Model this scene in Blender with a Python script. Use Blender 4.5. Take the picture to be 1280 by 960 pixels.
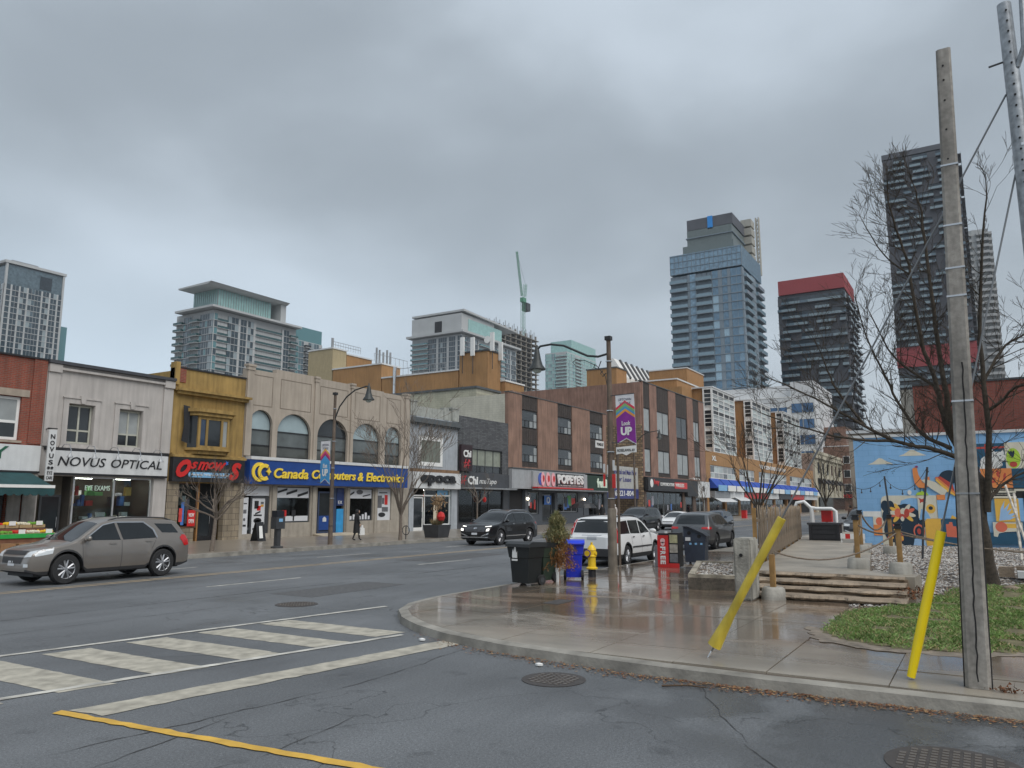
import bpy, bmesh, math, random
from mathutils import Vector, Matrix, noise
from mathutils.bvhtree import BVHTree
R = math.radians
PI = math.pi
SC = bpy.context.scene
for _o in list(bpy.data.objects):
    bpy.data.objects.remove(_o)
COL = SC.collection
rnd = random.Random(7)

# ---------------------------------------------------------------- camera
cam_d = bpy.data.cameras.new('camera')
cam = bpy.data.objects.new('camera', cam_d)
COL.objects.link(cam)
SC.camera = cam
cam_d.sensor_width = 36.0
cam_d.lens = 27.0
cam_d.clip_end = 6000
cam_d.clip_start = 0.05
cam.location = (0, 0, 2.0)
PITCH, YAW = 8.88, 31.27          # degrees above the horizon, degrees left of the street's direction (+X)
cam.rotation_euler = (R(90 + PITCH), 0, R(YAW - 90))

# ---------------------------------------------------------------- world, sun, exposure
SUN_EL, SUN_AZ = 52, -112         # sun azimuth measured from +X, behind the camera and to its right
w = bpy.data.worlds.new('World')
SC.world = w
w.use_nodes = True
nt = w.node_tree
for n in list(nt.nodes):
    nt.nodes.remove(n)
def wn(t, **k):
    n = nt.nodes.new(t)
    for a, b in k.items():
        setattr(n, a, b)
    return n
out = wn('ShaderNodeOutputWorld'); bg = wn('ShaderNodeBackground')
bg.inputs['Strength'].default_value = 0.1
sky = wn('ShaderNodeTexSky', sky_type='NISHITA')
sky.sun_disc = False
sky.sun_elevation = R(SUN_EL)
sky.sun_rotation = R(90 - SUN_AZ)
sky.air_density = 1.5
sky.dust_density = 3.0
tc = wn('ShaderNodeTexCoord')
mp = wn('ShaderNodeMapping'); mp.inputs['Scale'].default_value = (1.0, 1.0, 1.9)
mp.inputs['Location'].default_value = (0.35, 0.2, 0.1)
n1 = wn('ShaderNodeTexNoise'); n1.inputs['Scale'].default_value = 2.1; n1.inputs['Detail'].default_value = 6; n1.inputs['Roughness'].default_value = 0.42; n1.inputs['Distortion'].default_value = 0.12
nt.links.new(tc.outputs['Generated'], mp.inputs['Vector'])
nt.links.new(mp.outputs['Vector'], n1.inputs['Vector'])
cr = wn('ShaderNodeValToRGB')
cr.color_ramp.interpolation = 'EASE'
cr.color_ramp.elements[0].position = 0.33; cr.color_ramp.elements[0].color = (2.35, 2.68, 3.0, 1)
cr.color_ramp.elements[1].position = 0.66; cr.color_ramp.elements[1].color = (3.9, 4.42, 4.95, 1)
nt.links.new(n1.outputs['Fac'], cr.inputs['Fac'])
sep = wn('ShaderNodeSeparateXYZ'); nt.links.new(tc.outputs['Generated'], sep.inputs[0])
# the cloud deck thins towards the north-west horizon: paler, bluer air low down on that side
hz = wn('ShaderNodeMapRange'); hz.inputs['From Min'].default_value = 0.42; hz.inputs['From Max'].default_value = 0.02; hz.interpolation_type = 'SMOOTHSTEP'
nt.links.new(sep.outputs['Z'], hz.inputs['Value'])
dt = wn('ShaderNodeVectorMath', operation='DOT_PRODUCT'); dt.inputs[1].default_value = (-0.05, 0.998, 0.0)
nt.links.new(tc.outputs['Generated'], dt.inputs[0])
dm = wn('ShaderNodeMapRange'); dm.inputs['From Min'].default_value = 0.1; dm.inputs['From Max'].default_value = 0.9; dm.interpolation_type = 'SMOOTHSTEP'
nt.links.new(dt.outputs['Value'], dm.inputs['Value'])
mu = wn('ShaderNodeMath', operation='MULTIPLY'); nt.links.new(hz.outputs[0], mu.inputs[0]); nt.links.new(dm.outputs[0], mu.inputs[1])
mx1 = wn('ShaderNodeMixRGB'); mx1.inputs['Color2'].default_value = (4.9, 5.9, 6.9, 1)
mu2 = wn('ShaderNodeMath', operation='MULTIPLY'); mu2.inputs[1].default_value = 0.85; nt.links.new(mu.outputs[0], mu2.inputs[0])
nt.links.new(mu2.outputs[0], mx1.inputs['Fac']); nt.links.new(cr.outputs['Color'], mx1.inputs['Color1'])
mx2 = wn('ShaderNodeMixRGB'); mx2.inputs['Fac'].default_value = 0.93
nt.links.new(sky.outputs[0], mx2.inputs['Color1']); nt.links.new(mx1.outputs[0], mx2.inputs['Color2'])
nt.links.new(mx2.outputs[0], bg.inputs['Color']); nt.links.new(bg.outputs[0], out.inputs['Surface'])

sd = bpy.data.lights.new('sun', 'SUN')
sd.energy = 1.5
sd.angle = R(50)
sd.color = (1.0, 0.97, 0.93)
sun = bpy.data.objects.new('sun', sd)
COL.objects.link(sun)
_d = Vector((math.cos(R(SUN_EL)) * math.cos(R(SUN_AZ)), math.cos(R(SUN_EL)) * math.sin(R(SUN_AZ)), math.sin(R(SUN_EL))))
sun.rotation_euler = _d.to_track_quat('Z', 'Y').to_euler()
sun.location = (0, 0, 60)
SC.view_settings.view_transform = 'Standard'
SC.view_settings.look = 'None'
SC.view_settings.exposure = 0.62
SC.view_settings.gamma = 1.0

# ---------------------------------------------------------------- materials
MATS = {}
def srgb(r, g, b):
    f = lambda c: (c / 255) / 12.92 if c / 255 <= .04045 else ((c / 255 + .055) / 1.055) ** 2.4
    return (f(r), f(g), f(b))
def mat(name, col, rough=.75, metal=0, var=.15, scale=3.0, bump=0.0, spec=.5, coat=0, streak=0.0, emit=0, detail=6, world=False):
    """procedural paint/stone/metal: base colour broken up by two noises, optional rain streaks and bump"""
    if name in MATS:
        return MATS[name]
    m = bpy.data.materials.new(name); m.use_nodes = True
    t = m.node_tree; b = t.nodes['Principled BSDF']
    N = lambda ty: t.nodes.new(ty)
    L = t.links.new
    b.inputs['Roughness'].default_value = rough
    b.inputs['Metallic'].default_value = metal
    b.inputs['Specular IOR Level'].default_value = spec
    b.inputs['Coat Weight'].default_value = coat
    b.inputs['Coat Roughness'].default_value = .05
    if emit:
        b.inputs['Emission Color'].default_value = (*col, 1); b.inputs['Emission Strength'].default_value = emit
    if world:
        g = N('ShaderNodeNewGeometry'); vec = g.outputs['Position']
    else:
        g = N('ShaderNodeTexCoord'); vec = g.outputs['Object']
    n = N('ShaderNodeTexNoise'); n.inputs['Scale'].default_value = scale; n.inputs['Detail'].default_value = detail
    L(vec, n.inputs['Vector'])
    mr = N('ShaderNodeMapRange'); mr.inputs['From Min'].default_value = .3; mr.inputs['From Max'].default_value = .7
    mr.inputs['To Min'].default_value = 1 - var; mr.inputs['To Max'].default_value = 1 + var
    L(n.outputs['Fac'], mr.inputs['Value'])
    val = mr.outputs[0]
    if streak:
        mp = N('ShaderNodeMapping'); mp.inputs['Scale'].default_value = (2.2, 2.2, .22)
        L(vec, mp.inputs['Vector'])
        n2 = N('ShaderNodeTexNoise'); n2.inputs['Scale'].default_value = 2.0; n2.inputs['Detail'].default_value = 8
        L(mp.outputs[0], n2.inputs['Vector'])
        m2 = N('ShaderNodeMapRange'); m2.inputs['From Min'].default_value = .35; m2.inputs['From Max'].default_value = .62
        m2.inputs['To Min'].default_value = 1 - streak; m2.inputs['To Max'].default_value = 1.0
        L(n2.outputs['Fac'], m2.inputs['Value'])
        k = N('ShaderNodeMath'); k.operation = 'MULTIPLY'; L(val, k.inputs[0]); L(m2.outputs[0], k.inputs[1]); val = k.outputs[0]
    mx = N('ShaderNodeVectorMath'); mx.operation = 'SCALE'; mx.inputs[0].default_value = col
    L(val, mx.inputs['Scale']); L(mx.outputs[0], b.inputs['Base Color'])
    if bump:
        bp = N('ShaderNodeBump'); bp.inputs['Strength'].default_value = bump; bp.inputs['Distance'].default_value = .02
        n3 = N('ShaderNodeTexNoise'); n3.inputs['Scale'].default_value = scale * 9; n3.inputs['Detail'].default_value = 4
        L(vec, n3.inputs['Vector']); L(n3.outputs['Fac'], bp.inputs['Height']); L(bp.outputs[0], b.inputs['Normal'])
    MATS[name] = m
    return m
def brickmat(name, c1, c2, mortar, bw=.22, bh=.075, ms=.012, plane='xz', rough=.85, streak=.25, bump=.4, off=.5):
    if name in MATS:
        return MATS[name]
    m = mat(name, c1, rough, var=.12, scale=.8, streak=streak)
    t = m.node_tree; b = t.nodes['Principled BSDF']; N = lambda ty: t.nodes.new(ty); L = t.links.new
    g = N('ShaderNodeNewGeometry'); s = N('ShaderNodeSeparateXYZ'); c = N('ShaderNodeCombineXYZ')
    L(g.outputs['Position'], s.inputs[0])
    # bricks run along whichever horizontal axis the wall has
    L(s.outputs['X' if plane[0] == 'x' else 'Y'], c.inputs['X'])
    L(s.outputs['Z' if plane[1] == 'z' else 'Y'], c.inputs['Y'])
    br = N('ShaderNodeTexBrick'); br.inputs['Scale'].default_value = 1
    br.inputs['Brick Width'].default_value = bw; br.inputs['Row Height'].default_value = bh; br.inputs['Mortar Size'].default_value = ms
    br.offset = off
    br.inputs['Color1'].default_value = (*c1, 1); br.inputs['Color2'].default_value = (*c2, 1); br.inputs['Mortar'].default_value = (*mortar, 1)
    L(c.outputs[0], br.inputs['Vector'])
    sc = [n for n in t.nodes if n.type == 'VECT_MATH'][0]
    L(br.outputs['Color'], sc.inputs[0])
    bp = N('ShaderNodeBump'); bp.inputs['Strength'].default_value = bump; bp.inputs['Distance'].default_value = .01; bp.invert = True
    L(br.outputs['Fac'], bp.inputs['Height']); L(bp.outputs[0], b.inputs['Normal'])
    return m
def glassmat(name, col=(.025, .03, .034), rough=.06, spec=.6):
    return mat(name, col, rough, var=.3, scale=.9, spec=spec)
def clearglass(name='shop_glass', k=.72, tint=(.8, .86, .86)):
    if name in MATS:
        return MATS[name]
    m = bpy.data.materials.new(name); m.use_nodes = True; t = m.node_tree
    for n in list(t.nodes): t.nodes.remove(n)
    o = t.nodes.new('ShaderNodeOutputMaterial'); a = t.nodes.new('ShaderNodeBsdfTransparent'); a.inputs[0].default_value = (*tint, 1)
    g = t.nodes.new('ShaderNodeBsdfGlossy'); g.inputs['Roughness'].default_value = .03; g.inputs['Color'].default_value = (.9, .95, .97, 1)
    f = t.nodes.new('ShaderNodeFresnel'); f.inputs[0].default_value = 1.5
    mx = t.nodes.new('ShaderNodeMixShader')
    t.links.new(f.outputs[0], mx.inputs[0]); t.links.new(a.outputs[0], mx.inputs[1]); t.links.new(g.outputs[0], mx.inputs[2]); t.links.new(mx.outputs[0], o.inputs[0])
    MATS[name] = m
    return m

def groundmat(name, base, kind):
    """asphalt / paving: speckle, patches, cracks and rain-wet areas, laid out in world metres"""
    m = bpy.data.materials.new(name); m.use_nodes = True; t = m.node_tree
    b = t.nodes['Principled BSDF']; N = lambda ty: t.nodes.new(ty); L = t.links.new
    g = N('ShaderNodeNewGeometry'); pos = g.outputs['Position']
    def noise_(scale, detail=5, lo=.3, hi=.7, a=0., z=1., stretch=None, dist=0, rough=.5):
        v = pos
        if stretch:
            mp = N('ShaderNodeMapping'); mp.inputs['Scale'].default_value = stretch; L(pos, mp.inputs['Vector']); v = mp.outputs[0]
        n = N('ShaderNodeTexNoise'); n.inputs['Scale'].default_value = scale; n.inputs['Detail'].default_value = detail; n.inputs['Distortion'].default_value = dist
        n.inputs['Roughness'].default_value = rough
        L(v, n.inputs['Vector'])
        r = N('ShaderNodeMapRange'); r.inputs['From Min'].default_value = lo; r.inputs['From Max'].default_value = hi; r.inputs['To Min'].default_value = a; r.inputs['To Max'].default_value = z
        L(n.outputs['Fac'], r.inputs['Value']); return r.outputs[0]
    def mul(a, c):
        k = N('ShaderNodeMath'); k.operation = 'MULTIPLY'
        L(a, k.inputs[0])
        if isinstance(c, (int, float)): k.inputs[1].default_value = c
        else: L(c, k.inputs[1])
        return k.outputs[0]
    def crack(scale, width, thr):
        # distorted voronoi edges that only show in some areas
        n = N('ShaderNodeTexNoise'); n.inputs['Scale'].default_value = scale * 3.2; n.inputs['Detail'].default_value = 6
        L(pos, n.inputs['Vector'])
        ad = N('ShaderNodeVectorMath'); ad.operation = 'MULTIPLY_ADD'; L(n.outputs['Color'], ad.inputs[0]); ad.inputs[1].default_value = (.55 / scale,) * 3; L(pos, ad.inputs[2])
        v = N('ShaderNodeTexVoronoi'); v.feature = 'DISTANCE_TO_EDGE'; v.inputs['Scale'].default_value = scale
        L(ad.outputs[0], v.inputs['Vector'])
        r = N('ShaderNodeMapRange'); r.inputs['From Min'].default_value = 0; r.inputs['From Max'].default_value = width * scale; r.inputs['To Min'].default_value = 1; r.inputs['To Max'].default_value = 0
        L(v.outputs['Distance'], r.inputs['Value'])
        return mul(r.outputs[0], noise_(scale * .55, 3, thr, thr + .06))
    if kind == 'asphalt':
        v = mul(noise_(75, 3, .28, .72, .5, 1.5, rough=.8), noise_(34, 3, .3, .7, .8, 1.2))
        v = mul(v, noise_(.35, 6, .3, .7, .78, 1.16)); v = mul(v, noise_(1.2, 6, .3, .7, .88, 1.12, (.18, 1, 1)))
        v = mul(v, noise_(2.6, 7, .62, .72, 1, .72)); v = mul(v, noise_(52, 2, .66, .72, 1, 1.8))
        c = crack(.3, .016, .46)
        inv = N('ShaderNodeMapRange'); inv.inputs['To Min'].default_value = 1; inv.inputs['To Max'].default_value = .42; L(c, inv.inputs['Value'])
        v = mul(v, inv.outputs[0])
        s = N('ShaderNodeSeparateXYZ'); L(pos, s.inputs[0])
        # the asphalt is still soaked along the gutter at the near right
        g1_ = N('ShaderNodeMapRange'); g1_.inputs['From Min'].default_value = 5.2; g1_.inputs['From Max'].default_value = 2.2; L(s.outputs['Y'], g1_.inputs['Value'])
        g2_ = N('ShaderNodeMapRange'); g2_.inputs['From Min'].default_value = 5.5; g2_.inputs['From Max'].default_value = 7.6; L(s.outputs['X'], g2_.inputs['Value'])
        gut = mul(mul(g1_.outputs[0], g2_.outputs[0]), noise_(1.3, 6, .36, .5))
        mxw = N('ShaderNodeMath'); mxw.operation = 'MAXIMUM'; L(noise_(.5, 5, .55, .66, 0, .5), mxw.inputs[0]); L(gut, mxw.inputs[1]); wet = mxw.outputs[0]
        wv = N('ShaderNodeMapRange'); wv.inputs['To Min'].default_value = 1; wv.inputs['To Max'].default_value = .6; L(wet, wv.inputs['Value']); v = mul(v, wv.outputs[0])
        rr = N('ShaderNodeMapRange'); rr.inputs['To Min'].default_value = .62; rr.inputs['To Max'].default_value = .24; L(wet, rr.inputs['Value']); L(rr.outputs[0], b.inputs['Roughness'])
        bs = .6; bn = 80
    else:
        v = mul(noise_(60, 3, .3, .7, .88, 1.1), noise_(.9, 7, .3, .7, .8, 1.15)); v = mul(v, noise_(1.4, 7, .35, .65, .84, 1.12, (1.6, .35, 1), .6))
        c = crack(.45, .006, .6)
        inv = N('ShaderNodeMapRange'); inv.inputs['To Min'].default_value = 1; inv.inputs['To Max'].default_value = .5; L(c, inv.inputs['Value']); v = mul(v, inv.outputs[0])
        # rain film: strongest away from the kerb of the side street (x > 10.5 m), streaky
        s = N('ShaderNodeSeparateXYZ'); L(pos, s.inputs[0])
        far = N('ShaderNodeMapRange'); far.inputs['From Min'].default_value = 9.1; far.inputs['From Max'].default_value = 11.6; L(s.outputs['X'], far.inputs['Value'])
        wet = mul(noise_(.8, 6, .31, .52, 0, 1, (1.3, .5, 1), .8, .6), far.outputs[0])
        wv = N('ShaderNodeMapRange'); wv.inputs['To Min'].default_value = 1; wv.inputs['To Max'].default_value = .56; L(wet, wv.inputs['Value']); v = mul(v, wv.outputs[0])
        rr = N('ShaderNodeMapRange'); rr.inputs['To Min'].default_value = .34; rr.inputs['To Max'].default_value = .15; L(wet, rr.inputs['Value']); L(rr.outputs[0], b.inputs['Roughness'])
        b.inputs['Specular IOR Level'].default_value = .5
        L(mul(wet, .9), b.inputs['Coat Weight']); b.inputs['Coat Roughness'].default_value = .07; b.inputs['Coat IOR'].default_value = 1.33
        bs = .06; bn = 14
    mx = N('ShaderNodeVectorMath'); mx.operation = 'SCALE'; mx.inputs[0].default_value = base; L(v, mx.inputs['Scale'])
    colr = mx.outputs[0]
    if kind != 'asphalt':
        mm = N('ShaderNodeMixRGB'); mm.inputs['Color2'].default_value = (.20, .14, .095, 1); L(mx.outputs[0], mm.inputs['Color1'])
        L(mul(noise_(.35, 5, .33, .58, .15, .9), far.outputs[0]), mm.inputs['Fac']); 
        m3 = N('ShaderNodeVectorMath'); m3.operation = 'SCALE'; L(mm.outputs[0], m3.inputs[0]); m3.inputs['Scale'].default_value = 1.0; colr = m3.outputs[0]
    L(colr, b.inputs['Base Color'])
    bp = N('ShaderNodeBump'); bp.inputs['Strength'].default_value = bs; bp.inputs['Distance'].default_value = .01
    n = N('ShaderNodeTexNoise'); n.inputs['Scale'].default_value = bn; n.inputs['Detail'].default_value = 3; L(pos, n.inputs['Vector'])
    L(n.outputs['Fac'], bp.inputs['Height']); L(bp.outputs[0], b.inputs['Normal'])
    MATS[name] = m
    return m

# ---------------------------------------------------------------- mesh building
def top_root(o):
    while o.parent: o = o.parent
    return o
class MB:
    """collects boxes, tubes and polygons given in world metres and links them as ONE mesh"""
    def __init__(s): s.v = []; s.f = []; s.m = []
    def add(s, vs, fs, mi=0):
        k = len(s.v); s.v += [tuple(p) for p in vs]
        for f in fs: s.f.append([i + k for i in f]); s.m.append(mi)
        return s
    def box(s, x0, x1, y0, y1, z0, z1, mi=0):
        if x1 < x0: x0, x1 = x1, x0
        if y1 < y0: y0, y1 = y1, y0
        return s.add([(x, y, z) for z in (z0, z1) for y in (y0, y1) for x in (x0, x1)],
                     [(0, 2, 3, 1), (4, 5, 7, 6), (0, 1, 5, 4), (2, 6, 7, 3), (0, 4, 6, 2), (1, 3, 7, 5)], mi)
    def prism(s, poly, ax, a, b, mi=0):
        """poly = 2D outline; ax 'y': (x,z) pushed along y; 'x': (y,z) along x; 'z': (x,y) along z"""
        f = {'y': lambda p, t: (p[0], t, p[1]), 'x': lambda p, t: (t, p[0], p[1]), 'z': lambda p, t: (p[0], p[1], t)}[ax]
        n = len(poly)
        fs = [list(range(n))[::-1], list(range(n, 2 * n))] + [(i, (i + 1) % n, n + (i + 1) % n, n + i) for i in range(n)]
        return s.add([f(p, a) for p in poly] + [f(p, b) for p in poly], fs, mi)
    def tube(s, pts, rs, n=8, mi=0, cap=True):
        pts = [Vector(p) for p in pts]
        if not isinstance(rs, (list, tuple)): rs = [rs] * len(pts)
        rings = []
        up = None
        for i, p in enumerate(pts):
            d = (pts[min(i + 1, len(pts) - 1)] - pts[max(i - 1, 0)])
            if d.length < 1e-9: d = Vector((0, 0, 1))
            d.normalize()
            if up is None:
                up = Vector((0, 0, 1)) if abs(d.z) < .9 else Vector((1, 0, 0))
            a = d.cross(up); 
            if a.length < 1e-4: a = d.cross(Vector((0, 1, 0)))
            a.normalize(); b = a.cross(d).normalized(); up = b
            rings.append([p + (a * math.cos(2 * PI * k / n) + b * math.sin(2 * PI * k / n)) * rs[i] for k in range(n)])
        vs = [q for r in rings for q in r]; fs = []
        for i in range(len(rings) - 1):
            for k in range(n):
                fs.append((i * n + k, (i + 1) * n + k, (i + 1) * n + (k + 1) % n, i * n + (k + 1) % n))
        if cap:
            fs.append(list(range(n))); fs.append(list(range(len(vs) - n, len(vs)))[::-1])
        return s.add(vs, fs, mi)
    def lathe(s, c, prof, n=16, ax='z', mi=0, cap=True):
        """prof = [(radius, height)] turned about an axis through c"""
        c = Vector(c); vs = []; fs = []
        for r, h in prof:
            for k in range(n):
                a = 2 * PI * k / n; u, v = r * math.cos(a), r * math.sin(a)
                vs.append(c + Vector({'z': (u, v, h), 'y': (u, h, v), 'x': (h, u, v)}[ax]))
        for i in range(len(prof) - 1):
            for k in range(n):
                fs.append((i * n + k, i * n + (k + 1) % n, (i + 1) * n + (k + 1) % n, (i + 1) * n + k))
        if cap: fs.append(list(range(n))[::-1]); fs.append(list(range(len(vs) - n, len(vs))))
        return s.add(vs, fs, mi)
    def ball(s, c, r, seg=8, mi=0, sq=(1, 1, 1)):
        c = Vector(c); vs = [c + Vector((0, 0, -r * sq[2]))]; fs = []
        rg = seg // 2
        for i in range(1, rg):
            t = -PI / 2 + PI * i / rg
            for k in range(seg):
                a = 2 * PI * k / seg
                vs.append(c + Vector((r * sq[0] * math.cos(t) * math.cos(a), r * sq[1] * math.cos(t) * math.sin(a), r * sq[2] * math.sin(t))))
        vs.append(c + Vector((0, 0, r * sq[2])))
        for k in range(seg):
            fs.append((0, 1 + (k + 1) % seg, 1 + k)); fs.append((len(vs) - 1, len(vs) - 1 - seg + k, len(vs) - 1 - seg + (k + 1) % seg))
        for i in range(rg - 2):
            for k in range(seg):
                a = 1 + i * seg; fs.append((a + k, a + (k + 1) % seg, a + seg + (k + 1) % seg, a + seg + k))
        return s.add(vs, fs, mi)
    def mesh(s, name, mats, org=(0, 0, 0), smooth=None):
        me = bpy.data.meshes.new(name)
        o = Vector(org)
        me.from_pydata([tuple(Vector(p) - o) for p in s.v], [], s.f)
        if not isinstance(mats, (list, tuple)): mats = [mats]
        for m in mats: me.materials.append(m)
        me.polygons.foreach_set('material_index', s.m)
        if smooth is not None:
            me.polygons.foreach_set('use_smooth', [True] * len(me.polygons))
            me.set_sharp_from_angle(angle=R(smooth))
        me.update()
        return me
    def build(s, name, mats, parent=None, org=None, smooth=None):
        if parent: org = top_root(parent).location
        elif org is None: org = (0, 0, 0)
        o = bpy.data.objects.new(name, s.mesh(name, mats, org, smooth))
        COL.objects.link(o)
        if parent: o.parent = parent
        else: o.location = org
        return o
def B(name, mats, parent, *b, **k):
    """one-box part: B('sill', mat, root, x0,x1,y0,y1,z0,z1)"""
    return MB().box(*b).build(name, mats, parent, **k)
def Bs(name, mats, parent, *boxes):
    for b in boxes: MB().box(*b).build(name, mats, parent)
def tag(o, label=None, cat=None, group=None, kind=None):
    if label: o['label'] = label
    if cat: o['category'] = cat
    if group: o['group'] = group
    if kind: o['kind'] = kind
    return o
def thing(name, label, cat, loc=(0, 0, 0), rz=0, group=None):
    o = bpy.data.objects.new(name, None); COL.objects.link(o); o.empty_display_size = .2
    o.location = loc; o.rotation_euler = (0, 0, rz)
    return tag(o, label, cat, group)
def inst(me, name, parent, loc=(0, 0, 0), rot=(0, 0, 0), scale=(1, 1, 1)):
    """another object that shares mesh data; loc in the parent's own frame"""
    o = bpy.data.objects.new(name, me); COL.objects.link(o); o.parent = parent
    o.location = loc; o.rotation_euler = rot; o.scale = scale
    return o
def copy_tree(o, parent=None):
    c = o.copy(); COL.objects.link(c); c.parent = parent
    for ch in list(o.children): copy_tree(ch, c)
    return c
def text(name, s, m, parent, x0, x1, z0, z1, y, face='-y', shear=0, bold=0, depth=.02, stretch=True, res=3, spacing=1.0):
    """lettering fitted into a rectangle; face '-y' reads from the street, '-x' reads from the camera's side street"""
    cu = bpy.data.curves.new(name, 'FONT'); cu.body = s; cu.extrude = depth / 2; cu.shear = shear; cu.offset = bold; cu.resolution_u = res
    cu.space_character = spacing
    t = bpy.data.objects.new('tmp', cu); COL.objects.link(t)
    dg = bpy.context.evaluated_depsgraph_get()
    me = bpy.data.meshes.new_from_object(t.evaluated_get(dg))
    bpy.data.objects.remove(t)
    vs = [v.co for v in me.vertices]
    a, b_ = min(v.x for v in vs), max(v.x for v in vs); c, d = min(v.y for v in vs), max(v.y for v in vs)
    sx = (x1 - x0) / (b_ - a); sz = (z1 - z0) / (d - c)
    if not stretch: sx = math.copysign(min(abs(sx), sz), sx)
    og = top_root(parent).location if parent else Vector((0, 0, 0))
    for v in me.vertices:
        u, w_, h = x0 + (v.co.x - a) * sx, z0 + (v.co.y - c) * sz, v.co.z
        p = (u, y - h, w_) if face == '-y' else (y - h, u, w_)
        v.co = Vector(p) - og
    if face == '-x' or sx < 0:
        pass
    me.materials.clear(); me.materials.append(m); me.name = name
    o = bpy.data.objects.new(name, me); COL.objects.link(o)
    if parent: o.parent = parent
    return o
def clip(poly, cl):
    """Sutherland-Hodgman: keep the part of poly inside convex counter-clockwise polygon cl"""
    outp = list(poly)
    for i in range(len(cl)):
        a, b = cl[i], cl[(i + 1) % len(cl)]
        ins = lambda p: (b[0] - a[0]) * (p[1] - a[1]) - (b[1] - a[1]) * (p[0] - a[0]) >= 0
        src, outp = outp, []
        for j in range(len(src)):
            p, q = src[j], src[(j + 1) % len(src)]
            if ins(p): outp.append(p)
            if ins(p) != ins(q):
                d1 = (b[0] - a[0]) * (p[1] - a[1]) - (b[1] - a[1]) * (p[0] - a[0]); d2 = (b[0] - a[0]) * (q[1] - a[1]) - (b[1] - a[1]) * (q[0] - a[0])
                t = d1 / (d1 - d2); outp.append((p[0] + (q[0] - p[0]) * t, p[1] + (q[1] - p[1]) * t))
        if len(outp) < 3: return []
    return outp
# ---------------------------------------------------------------- shared materials
M = dict(
    asphalt=groundmat('asphalt', (.120, .127, .134), 'asphalt'),
    paving=groundmat('concrete_paving', (.31, .278, .228), 'paving'),
    ground=mat('city_ground', (.16, .155, .15), .9, scale=.3, world=True),
    kerb=mat('kerb_concrete', (.25, .235, .205), .7, var=.35, scale=2.5, bump=.4, world=True),
    white_line=mat('road_paint_white', (.47, .455, .41), .7, var=.4, scale=3.5, world=True, detail=12),
    stripe=mat('road_paint_worn', (.37, .345, .285), .7, var=.3, scale=5, world=True, detail=14),
    yellow_line=mat('road_paint_yellow', (.60, .36, .06), .7, var=.25, scale=4, world=True, detail=12),
    faded_yellow=mat('road_paint_faded_yellow', (.40, .31, .2), .7, var=.3, scale=2, world=True, detail=12),
    iron=mat('cast_iron', (.09, .08, .075), .6, .6, scale=6),
    white=mat('white_paint', (.74, .74, .72), .5, var=.05),
    offwhite=mat('offwhite_board', (.62, .63, .63), .5, var=.05, streak=.1),
    black=mat('black_paint', (.018, .018, .02), .45, var=.2),
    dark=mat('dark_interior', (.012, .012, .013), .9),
    dgrey=mat('dark_grey_metal', (.06, .063, .068), .5, .3),
    grey=mat('grey_metal', (.32, .33, .34), .45, .4, streak=.15),
    rubber=mat('black_rubber', (.02, .02, .021), .8, bump=.2, scale=10),
    chrome=mat('bright_metal', (.62, .63, .65), .25, .9, var=.05),
    concrete=mat('weathered_concrete', (.33, .315, .28), .85, var=.3, scale=2.2, bump=.6, streak=.3, world=True),
    wood=mat('tan_timber', (.36, .21, .075), .7, var=.25, scale=5, streak=.3),
    glass=glassmat('window_glass'), shop=clearglass(),
    blind=mat('drawn_blind', (.30, .32, .32), .35, var=.15, scale=1.5),
    redp=mat('red_paint', (.55, .022, .02), .4, var=.1),
)

# ---------------------------------------------------------------- the setting
def struct(o): return tag(o, kind='structure')
mb = MB(); mb.add([(-1500, -1500, -.06), (5000, -1500, -.06), (5000, 5000, -.06), (-1500, 5000, -.06)], [(0, 1, 2, 3)])
struct(mb.build('ground', M['ground']))
mb = MB()
mb.add([(-160, 9.6, 0), (420, 9.6, 0), (420, 25.4, 0), (-160, 25.4, 0)], [(0, 1, 2, 3)])
mb.add([(-8, -90, 0), (11.6, -90, 0), (11.6, 9.6, 0), (-8, 9.6, 0)], [(0, 1, 2, 3)])
road = struct(mb.build('road', M['asphalt']))

# kerb line of the corner, from the side street round into the main street
KERB = [(9.02, -40), (9.0, -3), (8.93, 1.0), (8.9, 2.2), (8.95, 3.4), (9.05, 4.6), (9.22, 5.8), (9.55, 6.95), (10.0, 7.85), (10.55, 8.6), (11.2, 9.2), (12.0, 9.62), (13.0, 9.83), (14.5, 9.88), (17, 9.86), (23, 9.8), (40, 9.75), (110, 9.7), (420, 9.7)]
def offset_line(pts, d):
    res = []
    for i, p in enumerate(pts):
        a, b = Vector(pts[max(i - 1, 0)]), Vector(pts[min(i + 1, len(pts) - 1)])
        t = (b - a).normalized(); n = Vector((t.y, -t.x)); res.append((p[0] + n.x * d, p[1] + n.y * d))
    return res
inner = offset_line(KERB, .16)
HT = .13
def kerb_mesh(line, inn, h, m, name, rag=.0):
    mb = MB(); n = len(line)
    foot = offset_line(line, -.02) if inn[3][0] > line[3][0] else line
    rows = [foot, line, inn, inn]; zs = [-.03, h - .015, h, -.03]
    vs = [(r[i][0], r[i][1], z) for r, z in zip(rows, zs) for i in range(n)]
    fs = [(k * n + i, k * n + i + 1, (k + 1) * n + i + 1, (k + 1) * n + i) for k in range(3) for i in range(n - 1)]
    mb.add(vs, [f[::-1] for f in fs]); return struct(mb.build(name, m, smooth=30))
def densify(pts, step=.35):
    r = []
    for a, b in zip(pts, pts[1:]):
        L_ = math.dist(a, b); k = max(1, min(60, int(L_ / step)))
        r += [(a[0] + (b[0] - a[0]) * i / k, a[1] + (b[1] - a[1]) * i / k) for i in range(k)]
    return r + [pts[-1]]
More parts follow.
